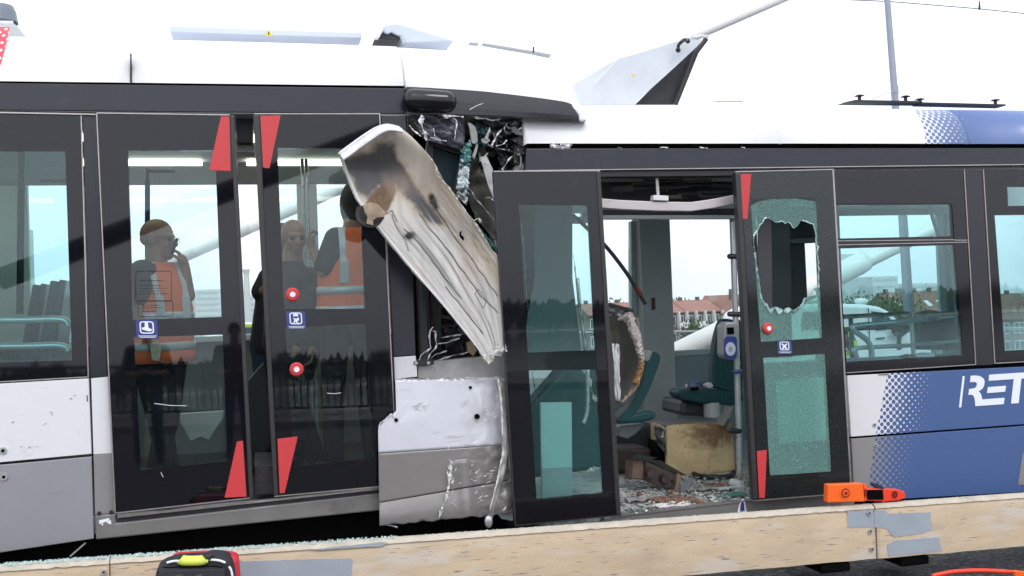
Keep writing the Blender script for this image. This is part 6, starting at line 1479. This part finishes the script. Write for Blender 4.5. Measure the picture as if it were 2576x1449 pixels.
b = B(); grid(b, lambda u, v: P(1645+30*v+(185-25*v)*u, 1072-4*u, y_f+.32-.33*v)*1.0+Vector((0,0,(zt_+.012-P(1645+30*v+(185-25*v)*u, 1072-4*u, y_f+.32-.33*v).z)+.006*nz3((u*9,v*5,2)))), 20, 8); o = part('grey_lid', b, mat('lid_grey', (.17,.17,.175), .6, var=.3, vscale=20, bump=.3), t, smooth=True); s = o.modifiers.new('s','SOLIDIFY'); s.thickness = .02
crumple('torn_side', mat('side_grey', (.12,.12,.12), .6, var=.3, vscale=20, bump=.3), t, P, [(1646,1070),(1672,1080),(1676,1145),(1650,1110)], y_f-.02, .05, 3, 10, 10, jag=1.2, seed=51)
tear(t, P, y_f-.03, [(1660,1068),(1672,1078),(1666,1100)], 3, fw, 'torn_edge')
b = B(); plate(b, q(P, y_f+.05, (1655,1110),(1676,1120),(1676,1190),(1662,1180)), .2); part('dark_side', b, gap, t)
# broken beam
y_b = floorpt(1680,1230).y
t = thing('broken_beam', 'rusty brown broken bumper beam lying across the tram floor', 'beam', floorpt(1690,1230))
zz5 = lambda pts: Z(2300,1550,3.623,pts)
b = B(); plate(b, [P(*zz5([(430,640)])[0], y_b), P(*zz5([(900,830)])[0], y_b-.1), P(*zz5([(860,1060)])[0], y_b-.1), P(*zz5([(425,920)])[0], y_b)], .12); part('beam_side', b, brown, t, bevel=.006)
b = B(); plate(b, [P(*zz5([(430,625)])[0], y_b-.01), P(*zz5([(640,640)])[0], y_b+.1), P(*zz5([(1010,850)])[0], y_b-.02), P(*zz5([(900,835)])[0], y_b-.11)], .01, Vector((0,0,-.02))); part('beam_top', b, dkmetal, t)
for x, y, r in ((500,820,.03),(700,890,.03),(830,930,.012)):
    p = P(*zz5([(x,y)])[0], y_b-.03-.1*(x-430)/470); b = B(); tube(b, [p+Vector((0,.03,0)), p+Vector((0,-.012,0))], [r,r*.8], 16); part('bolt_boss', b, brown, t)
b = B(); plate(b, [P(*zz5([(870,820)])[0], y_b-.11), P(*zz5([(915,835)])[0], y_b-.115), P(*zz5([(885,1065)])[0], y_b-.115), P(*zz5([(840,1050)])[0], y_b-.11)], .02); part('wooden_insert', b, mat('wood_bits', (.25,.17,.1), .8), t)
b = B(); plate(b, [P(*zz5([(920,960)])[0], y_b-.16), P(*zz5([(1060,870)])[0], y_b-.1), P(*zz5([(1100,890)])[0], y_b-.1), P(*zz5([(1040,1060)])[0], y_b-.12), P(*zz5([(925,1130)])[0], y_b-.17)], .02); part('end_plate', b, mat('end_plate_grey', (.2,.21,.22), .5), t, bevel=.004)
t2 = thing('end_bracket', 'rusty bent bracket behind the left end of the brown beam', 'bracket', floorpt(1600,1200))
b = B(); tube(b, [P(*zz5([(320,640)])[0], y_b+.1), P(*zz5([(310,890)])[0], y_b+.08)], .075, 12); part('cylinder', b, mat('bracket_rust', (.13,.085,.06), .6, var=.3), t2, smooth=False)
b = B(); plate(b, [P(*zz5([(225,605)])[0], y_b), P(*zz5([(330,560)])[0], y_b+.1), P(*zz5([(600,600)])[0], y_b+.12), P(*zz5([(480,640)])[0], y_b)], .01, Vector((0,0,-.02))); part('top_plate', b, dkmetal, t2)
b = B(); tube(b, smoothpath([floorpt(*p)+Vector((0,0,.02)) for p in zz5([(1090,860),(1200,900),(1560,900),(1640,840)])], 3), .018, 6); solo('rubber_strip', b, rubber, 'black rubber strip lying in front of the foam block', 'rubber strip', smooth=True)
b = B(); tube(b, [floorpt(1630,1210)+Vector((0,.3,.0)), floorpt(1870,1185)+Vector((0,.1,.02))], .015, 6); solo('rubber_strip', b, rubber, 'thin black strip behind the beam, reaching to the foot of the pole', 'rubber strip')
p_ = floorpt(*zz5([(1610,985)])[0]); p2_ = floorpt(*zz5([(1750,1010)])[0]); b = B(); tube(b, [p_+Vector((0,0,.025)), p2_+Vector((0,0,.025))], .022, 14); solo('white_cap', b, hwhite, 'small white tube lying on the floor by the shattered door leaf', 'tube')
# bottle and rubbish on the seat
t = thing('water_bottle', 'clear plastic bottle lying on the teal seat by the far wall', 'bottle', P(1745,982,1.4))
b = B(); a_, c_ = P(1728,970,1.4), P(1775,970,1.4); tube(b, [a_, a_+(c_-a_)*.1, a_+(c_-a_)*.22, c_], [.012,.013,.032,.032], 16); part('bottle_body', b, water_bottle, t, smooth=True)
b = B(); tube(b, [a_+(c_-a_)*.35, a_+(c_-a_)*.6], .0335, 16); part('bottle_label', b, mat('label_blue', (.1,.15,.35), .4), t)
b = B(); tube(b, [a_-(c_-a_)*.06, a_], .014, 12); part('bottle_cap', b, whitedec, t)
b = B(); plate(b, q(P, 1.25, (1776,968),(1789,962),(1796,972),(1781,976)), .06); solo('paper_scrap', b, hwhite, 'white paper scrap on the teal seat', 'paper', bevel=.003)
b = B(); tube(b, [P(1738,979,1.22), P(1756,977,1.22)], .012, 6); solo('glove', b, gap, 'small black scrap on the front edge of the teal seat', 'scrap')
# scattered debris
def chunks(n, area, s0, s1, mats_, hmax=.02):
    objs = []
    for mi, mm in enumerate(mats_):
        b = B()
        for k in range(n//len(mats_)):
            px = random.uniform(area[0], area[1]); py = random.uniform(area[2], area[3]); lim = 1300-(px-1560)*.12
            if py > lim-2: py = random.uniform(area[2], lim-3)
            p = G(px, py, FR)+Vector((0,0,random.uniform(.001,hmax))); s_ = random.uniform(s0,s1)*(random.random()**1.5+.3)
            M_ = Matrix.Translation(p) @ Matrix.Rotation(random.uniform(0,6), 4, 'Z') @ Matrix.Rotation(random.uniform(-.6,.6), 4, 'X') @ Matrix.Diagonal((s_, s_*random.uniform(.3,.9), s_*random.uniform(.08,.4), 1))
            r = bmesh.ops.create_icosphere(b, subdivisions=1, radius=1, matrix=M_)
            for v in r['verts']: v.co += Vector((random.uniform(-1,1), random.uniform(-1,1), random.uniform(-.4,.4)))*s_*.25
        objs.append(solo(['glass_grit','metal_scraps','rust_crumbs','pale_crumbs','green_chips','dark_crumbs'][mi], b, mm, ['crushed glass grit covering the tram floor','grey metal scraps scattered on the tram floor','rust brown crumbs near the broken beam','pale splinters scattered over the doorway floor','green plastic chips on the doorway floor','dark rubber crumbs scattered on the floor'][mi], 'debris', kind='stuff'))
    return objs
chunks(2200, (1560,1900,1195,1300), .004, .016, [mat('grit', (.7,.74,.73), .25, spec=.7, var=.3, vscale=50), mat('scrap', (.2,.2,.2), .5, var=.5, vscale=30), mat('rust_crumb', (.2,.11,.07), .8, var=.4), mat('splinters', (.5,.46,.42), .8, var=.3), mat('green_chip', (.08,.2,.15), .5), rubber])
b = B()
for k in range(34):
    p = G(random.gauss(1700,30), random.gauss(1262,9), FR); s_ = random.uniform(.012,.03)
    r = bmesh.ops.create_icosphere(b, subdivisions=2, radius=s_, matrix=Matrix.Translation(p+Vector((0,0,s_*.4))) @ Matrix.Diagonal((1.3,.9,.5,1)))
    for v in r['verts']: v.co += Vector((nz3(v.co,50), nz3(v.co,51), nz3(v.co,52)))*s_*.7
solo('rust_chunks', b, rust, 'heap of reddish rust chunks in front of the beam', 'debris', kind='stuff')
for i, (px, py, w_, cm, lab) in enumerate([(1612,1262,.09,'grey','bent grey metal sheet flat on the floor left of the rust chunks'),(1690,1275,.10,'white','crumpled pale sheet in front of the rust chunks'),(1760,1235,.10,'grey','curled grey scrap right of the beam end'),(1830,1232,.09,'white','folded pale scrap near the shattered leaf'),(1625,1225,.07,'white','white torn scrap under the left end of the beam'),(1800,1225,.06,'rust','small red brown scrap below the foam block'),(1845,1250,.07,'green','green plastic flake near the sill')]):
    b = B(); c0 = G(px, py, FR)
    grid(b, lambda u, v: c0+Vector(((u-.5)*w_*2, (v-.5)*w_, .012+.03*abs(nz3((u*2.2+i*3, v*2.2, i))))), 8, 5)
    o = solo('metal_scrap', b, {'grey': alu, 'white': hwhite, 'rust': rust, 'green': mat('green_flake', (.06,.22,.17), .5)}[cm], lab, 'scrap'); s = o.modifiers.new('s','SOLIDIFY'); s.thickness = .003
# ================================================================== PEOPLE
def blob(name, caps, ells, m, par, voxel=.008, label=None, smooth_it=2):
    b = B()
    for c in caps: capsule(b, *c, 12)
    for e in ells: ellipsoid(b, *e)
    o = part(name, b, m, par, label, smooth=True)
    r = o.modifiers.new('r', 'REMESH'); r.mode = 'VOXEL'; r.voxel_size = voxel; r.use_smooth_shade = True
    s = o.modifiers.new('sm', 'SMOOTH'); s.iterations = smooth_it; s.factor = .5
    return o
def hand(w, d, nrm, side, curl, sc=1.0):
    """capsules of a hand: w wrist, d pointing direction, nrm palm normal (fingers curl towards), side +-1 thumb side"""
    w = Vector(w); d = Vector(d).normalized(); nrm = Vector(nrm); nrm = (nrm-d*nrm.dot(d)).normalized(); s = d.cross(nrm)*side
    out = [(w, w+d*.04*sc, .026*sc, .030*sc)]
    for k, L_ in enumerate((.072,.08,.075,.06)):
        base = w+d*.085*sc+s*(.030-.020*k)*sc; out.append((w+d*.02*sc+s*(.018-.012*k)*sc, base, .016*sc, .0105*sc))
        p = base; a = 0
        for j, f in enumerate((.45,.32,.23)):
            a += curl*(.9 if j == 0 else 1.1); e = p+(d*math.cos(a)+nrm*math.sin(a))*L_*f*sc; out.append((p, e, (.0098-.0012*j)*sc, (.0092-.0014*j)*sc)); p = e
    t0 = w+d*.025*sc+s*.028*sc; t1 = t0+(d*.6+s*.7+nrm*.35).normalized()*.042*sc; t2 = t1+(d*.9+s*.15+nrm*.5).normalized()*.034*sc
    out += [(t0, t1, .014*sc, .0115*sc), (t1, t2, .0115*sc, .009*sc)]
    return out
def headparts(c, yaw, tilt=0, sc=1.0):
    """forward = local +x"""
    Rm = Matrix.Rotation(yaw, 3, 'Z') @ Matrix.Rotation(tilt, 3, 'Y'); T = lambda x, y, z: Vector(c)+Rm @ Vector((x*sc, y*sc, z*sc)); E = lambda x, y, z, a, b_, d: (T(x,y,z), (a*sc, b_*sc, d*sc), Rm)
    ells = [E(-.008,0,.03,.098,.076,.092), E(.03,0,-.035,.066,.056,.075), E(.055,0,-.085,.034,.034,.026), E(.072,0,.025,.026,.058,.016), E(.06,.035,-.02,.03,.022,.025), E(.06,-.035,-.02,.03,.022,.025),
            E(-.005,.078,-.005,.018,.010,.032), E(-.005,-.078,-.005,.018,.010,.032), E(.088,0,-.062,.012,.024,.006), E(.086,0,-.073,.012,.022,.007)]
    caps = [(T(.088,0,.015), T(.112,0,-.022), .010*sc, .014*sc), (T(.1,.010,-.028), T(.1,-.010,-.028), .009*sc, .009*sc)]
    eyes = [(T(.083,s*.032,.004), (.011*sc,)*3) for s in (-1,1)]
    return caps, ells, eyes, T, Rm
def mkperson(name_label, hc, yaw, tilt, neckb, shL, shR, elL, wrL, elR, wrR, pel, feet, vest_m, opts):
    g = thing('person', name_label, 'person', (pel[0], pel[1], min(feet[0][2], feet[1][2])), group=opts.get('group'))
    hcaps, hells, eyes, T, Rm = headparts(hc, yaw, tilt, opts.get('hs', 1))
    V = Vector; pel = V(pel); neckb = V(neckb)
    fw = V((math.cos(opts['byaw']), math.sin(opts['byaw']), 0)); sd = V((-fw.y, fw.x, 0))
    caps = hcaps+[(V(hc)+V((0,0,-.05)), neckb, .060, .066), (neckb, (V(shL)+V(shR))/2-V((0,0,.05)), .06, .09)]
    for sh, el, wr, key in ((shL,elL,wrL,'hl'), (shR,elR,wrR,'hr')):
        caps += [(sh, el, .048, .040), (el, wr, .040, .026)]
        d, nn, side, cu = opts[key]; caps += hand(wr, d, nn, side, cu)
    hipo = [pel+sd*.09, pel-sd*.09]; kn = []
    for h, f in zip(hipo, feet):
        k = (h+V(f))/2+fw*.03+V((0,0,.02)); kn.append(k); caps += [(h, k, .07, .05), (k, V(f)+V((0,0,.09)), .05, .035), (V(f)+V((0,0,.05)), V(f)+fw*.16+V((0,0,.03)), .045, .032)]
    chest = (V(shL)+V(shR))/2-V((0,0,.14))
    caps += [(chest, pel, .10, .10)]
    blob('body', caps, hells, skin, g, .0065)
    b = B()
    for e, r in eyes: ellipsoid(b, e, r, None, 8, 6)
    part('eyes', b, gap, g, smooth=True)
    # shirt with sleeves
    sc_ = [(V(shL), V(shL).lerp(V(elL), opts.get('slv', .75)), .074, .066), (V(shR), V(shR).lerp(V(elR), opts.get('slv', .75)), .066, .060), (V(shL), V(shR), .075, .075),
           (chest+sd*.07, pel+sd*.07+V((0,0,.04)), .125, .12), (chest-sd*.07, pel-sd*.07+V((0,0,.04)), .125, .12), (neckb-V((0,0,.03)), neckb-V((0,0,.12)), .070, .115)]
    blob('shirt', sc_, [], opts.get('shirt', shirt), g, .012)
    tc_ = []
    for h, k, f in zip(hipo, kn, feet): tc_ += [(h, k, .095, .072), (k, V(f)+V((0,0,.10)), .072, .058)]
    tc_ += [(hipo[0]+V((0,0,.03)), hipo[1]+V((0,0,.03)), .105, .105)]
    blob('trousers', tc_, [], opts.get('trousers', jeans), g, .012)
    for f in feet:
        b = B(); capsule(b, V(f)+V((0,0,.045)), V(f)+fw*.17+V((0,0,.035)), .05, .038); part('shoe', b, rubber, g, smooth=True)
    if vest_m:
        by = opts['byaw']+math.pi/2; up_ = V((0,0,1))
        top = (V(shL)+V(shR))/2; secs = []
        ht = top.z+.065; hb = pel.z-.06; n_ = 14
        for i in range(n_+1):
            v = i/n_; z = ht+(hb-ht)*v; cxy = top.lerp(pel, v); rx = .128+.072*max(0, min(1, (v-.28)/.16))+.015*max(0, v-.8)/.2; ry = .09+.065*min(1, v*4)+.01*math.sin(v*3)
            secs.append(((cxy.x, cxy.y, z), rx*(1+.02*nz3((v*9,1,1))), ry, by))
        b = B(); loft(b, secs, 32); vm = part('vest', b, vest_m, g, smooth=True)
        def tape(v0, v1):
            b = B(); S = []
            for v in (v0, (v0+v1)/2, v1):
                i = v*n_; i0 = min(n_-1, int(i)); f_ = i-i0; c0, c1 = secs[i0], secs[i0+1]; S.append((tuple(V(c0[0]).lerp(V(c1[0]), f_)), (c0[1]+(c1[1]-c0[1])*f_)+.004, (c0[2]+(c1[2]-c0[2])*f_)+.004, by))
            loft(b, S, 32); part('reflective_band', b, reflt, vm, smooth=True)
        for v0, v1 in opts.get('tapes', ((.52,.60),(.74,.82))): tape(v0, v1)
        for s in (-.085, .085):
            for front in (1, -1):
                b = B(); pts = []
                for i in range(0, n_//2+2):
                    c0 = secs[i]; x = s/c0[1]; yy = c0[2]*math.sqrt(max(.05, 1-abs(x)**2.5))*1.02+.006; pts.append(V(c0[0])+sd*s+fw*yy*front)
                for a_, c_ in zip(pts, pts[1:]):
                    b.faces.new([b.verts.new(z_) for z_ in (a_-sd*.025, a_+sd*.025, c_+sd*.025, c_-sd*.025)])
                bmesh.ops.remove_doubles(b, verts=b.verts[:], dist=.0005)
                o = part('reflective_band', b, reflt, vm); m_ = o.modifiers.new('s','SOLIDIFY'); m_.thickness = .006; m_.offset = 0
    return g, T, Rm
# man on the phone
dktr = mat('black_trousers', (.010,.012,.018), .85)
y1 = .72; fz = FLZ
pj = lambda x, y, d=0: P(x, y, y1+d)
hc = pj(396,603); pelv = pj(400,885); 
g1, T1, R1 = mkperson('bald man in glasses and an orange vest, phone at his ear, inside the left door', hc, rad(-16), rad(6), pj(392,664), pj(428,694,.13), pj(358,684,-.10),
    pj(474,744,.02), pj(466,668,.0), pj(350,800,-.16), pj(384,862,-.22), pelv, [(pelv.x-.05, y1+.12, fz), (pelv.x+.05, y1-.12, fz)], vest,
    dict(byaw=rad(-52), hl=((-.45,0,1),(-1,0,.1),1,.75), hr=((.2,-.1,-1),(1,0,0),1,.5), tapes=((.50,.58),(.80,.88)), slv=.6, trousers=dktr))
# phone, glasses, hair and paper
ph = pj(439,620,-.06); b = B(); box(b, -.006,.006,-.035,.035,-.05,.05); 
for v in b.verts: v.co = ph + (Matrix.Rotation(rad(20), 3, 'Y') @ v.co)
solo('mobile_phone', b, gap, 'black mobile phone held to the ear of the bald man', 'phone', bevel=.004)
b = B(); tube(b, [T1(-.01,-.082,.012), T1(.06,-.08,.014), T1(.105,-.06,.010)], .0016, 6); tube(b, [T1(-.01,.082,.012), T1(.06,.08,.014), T1(.105,.06,.010)], .0016, 6)
for s in (-1, 1):
    c_ = [T1(.112, s*.033+.026*math.cos(a*.52), .004+.018*math.sin(a*.52)) for a in range(13)]; tube(b, c_, .0013, 5)
tube(b, [T1(.113,-.008,.008), T1(.113,.008,.008)], .002, 5); part('glasses', b, rubber, g1)
b = B(); ellipsoid(b, T1(-.028,0,.0), (.074,.0755,.05), R1); part('cropped_hair', b, mat('grey_hair', (.27,.16,.115), .8), g1, smooth=True)
b = B(); ellipsoid(b, T1(.058,0,-.088), (.042,.042,.030), R1); part('beard', b, mat('grey_beard', (.27,.17,.125), .8), g1, smooth=True)
b = B(); plate(b, q(P, y1-.33, (377,864),(398,858),(406,878),(400,908),(382,905)), .006); solo('folded_paper', b, mat('paper_beige', (.6,.55,.4), .8, var=.3, vscale=30), 'folded paper with gloves in the hand of the bald man', 'paper')
# second man, back to us, in orange vest behind the right leaf
y2 = .62; pj = lambda x, y, d=0: P(x, y, y2+d); pelv = pj(880,792)
g2, T2, R2 = mkperson('man in an orange vest, back turned and arm raised, behind the right door leaf', pj(896,512,.05), rad(95), rad(0), pj(890,560,.03), pj(846,602,-.08), pj(930,602,.0),
    pj(812,680,-.14), pj(784,624,-.08), pj(950,690,0), pj(952,760,.05), pelv, [(pelv.x-.12, y2+.05, fz), (pelv.x+.12, y2+.05, fz)], vest,
    dict(byaw=rad(100), hl=((-.15,.1,1),(1,0,0),1,1.1), hr=((0,.2,-1),(1,0,0),1,.4), tapes=((.60,.68),(.80,.88)), slv=.85, trousers=dktr))
b = B(); ellipsoid(b, T2(.0,0,-.01), (.120,.102,.155), R2); part('hair', b, hair, g2, smooth=True)
# third man facing us in the dark behind the glass
y3 = 1.05; pj = lambda x, y, d=0: P(x, y, y3+d); pelv = pj(738,868)
g3, T3, R3 = mkperson('bald man in dark clothes facing the door, in the gloom beside the raised arm', pj(738,600), rad(-75), rad(6), pj(738,655), pj(698,700), pj(784,700),
    pj(690,790,.0), pj(694,868,-.05), pj(790,790), pj(784,868,-.05), pelv, [(pelv.x-.12, y3, fz), (pelv.x+.12, y3, fz)], None,
    dict(byaw=rad(-80), hl=((0,-.2,-1),(1,0,0),1,.5), hr=((0,-.2,-1),(-1,0,0),-1,.5), slv=.95, trousers=dktr))
# gloved hand in the door gap belongs to a fourth person
y4 = 1.5; pj = lambda x, y, d=0: P(x, y, y4+d); pelv = pj(700,880)
g4, T4, R4 = mkperson('person in black behind the door post, elbow showing in the gap', pj(712,610), rad(60), 0, pj(712,655), pj(676,700), pj(752,700),
    pj(655,735,-.02), pj(690,720,-.2), pj(760,780), pj(740,800,-.2), pelv, [(pelv.x-.1, y4, fz), (pelv.x+.1, y4, fz)], None,
    dict(byaw=rad(80), hl=((1,-.3,.3),(0,-1,.2),1,.7), hr=((-1,-.3,.3),(0,-1,.2),-1,.7), slv=.95))
b = B(); ellipsoid(b, T4(-.012,0,.045), (.104,.083,.090), R4); part('hair', b, hair, g4, smooth=True)
# worker in lime vest behind the right tram window
y5 = 4.0; pj = lambda x, y, d=0: P(x, y, y5+d); pelv = pj(2112,905)
zf = deckz(pelv.x)
g5, T5, R5 = mkperson('worker in a lime vest beyond the right tram, at the edge of the big window', pj(2098,775), rad(20), rad(10), pj(2100,810), pj(2095,838,.15), pj(2115,838,-.15),
    pj(2098,880,.15), pj(2120,900,.1), pj(2130,880,-.15), pj(2135,910,-.1), pelv, [(pelv.x-.05, y5+.1, zf), (pelv.x+.05, y5-.1, zf)], vestlime,
    dict(byaw=rad(10), hl=((.2,0,-1),(1,0,0),1,.4), hr=((.2,0,-1),(1,0,0),1,.4), slv=.9))
# two onlookers on the near side, seen only mirrored in the black doors
for (x, y, lab, sh_) in ((P(372,900,8.2).x,-8.2,'onlooker in dark shirt and navy trousers, mirrored in the left door leaf', shirt), (P(592,900,8.6).x,-8.6,'onlooker in a brown jacket, mirrored at the edge of the left door leaf', mat('brown_jacket', (.07,.055,.045), .8))):
    zf = deckz(x)
    gg, TT, RR = mkperson(lab, Vector((x, y, zf+1.66)), rad(80), 0, Vector((x, y-.01, zf+1.5)), Vector((x-.2,y,zf+1.42)), Vector((x+.2,y,zf+1.42)),
        Vector((x-.27,y,zf+1.14)), Vector((x-.12,y+.2,zf+1.12)), Vector((x+.27,y,zf+1.14)), Vector((x+.12,y+.2,zf+1.12)), Vector((x,y,zf+.95)), [(x-.13,y,zf),(x+.13,y,zf)], None,
        dict(byaw=rad(85), hl=((.7,.5,0),(0,0,1),1,.6), hr=((-.7,.5,0),(0,0,1),-1,.6), slv=.97, shirt=sh_))
    b = B(); ellipsoid(b, TT(-.012,0,.045), (.104,.083,.090), RR); part('hair', b, hair, gg, smooth=True)

# ================================================================== HAZE
b = B(); box(b, -2000, 2000, -2000, 2000, -15.2, 60)
hz = bpy.data.materials.new('haze_air'); hz.use_nodes = True; n = hz.node_tree
for x in list(n.nodes):
    if x.type != 'OUTPUT_MATERIAL': n.nodes.remove(x)
pv_ = n.nodes.new('ShaderNodeVolumePrincipled'); pv_.inputs['Color'].default_value = (.93,.95,.97,1); pv_.inputs['Density'].default_value = .00015; pv_.inputs['Anisotropy'].default_value = 0
n.links.new(pv_.outputs[0], n.nodes['Material Output'].inputs['Volume'])
hob = part('haze', b, hz); hob['kind'] = 'stuff'
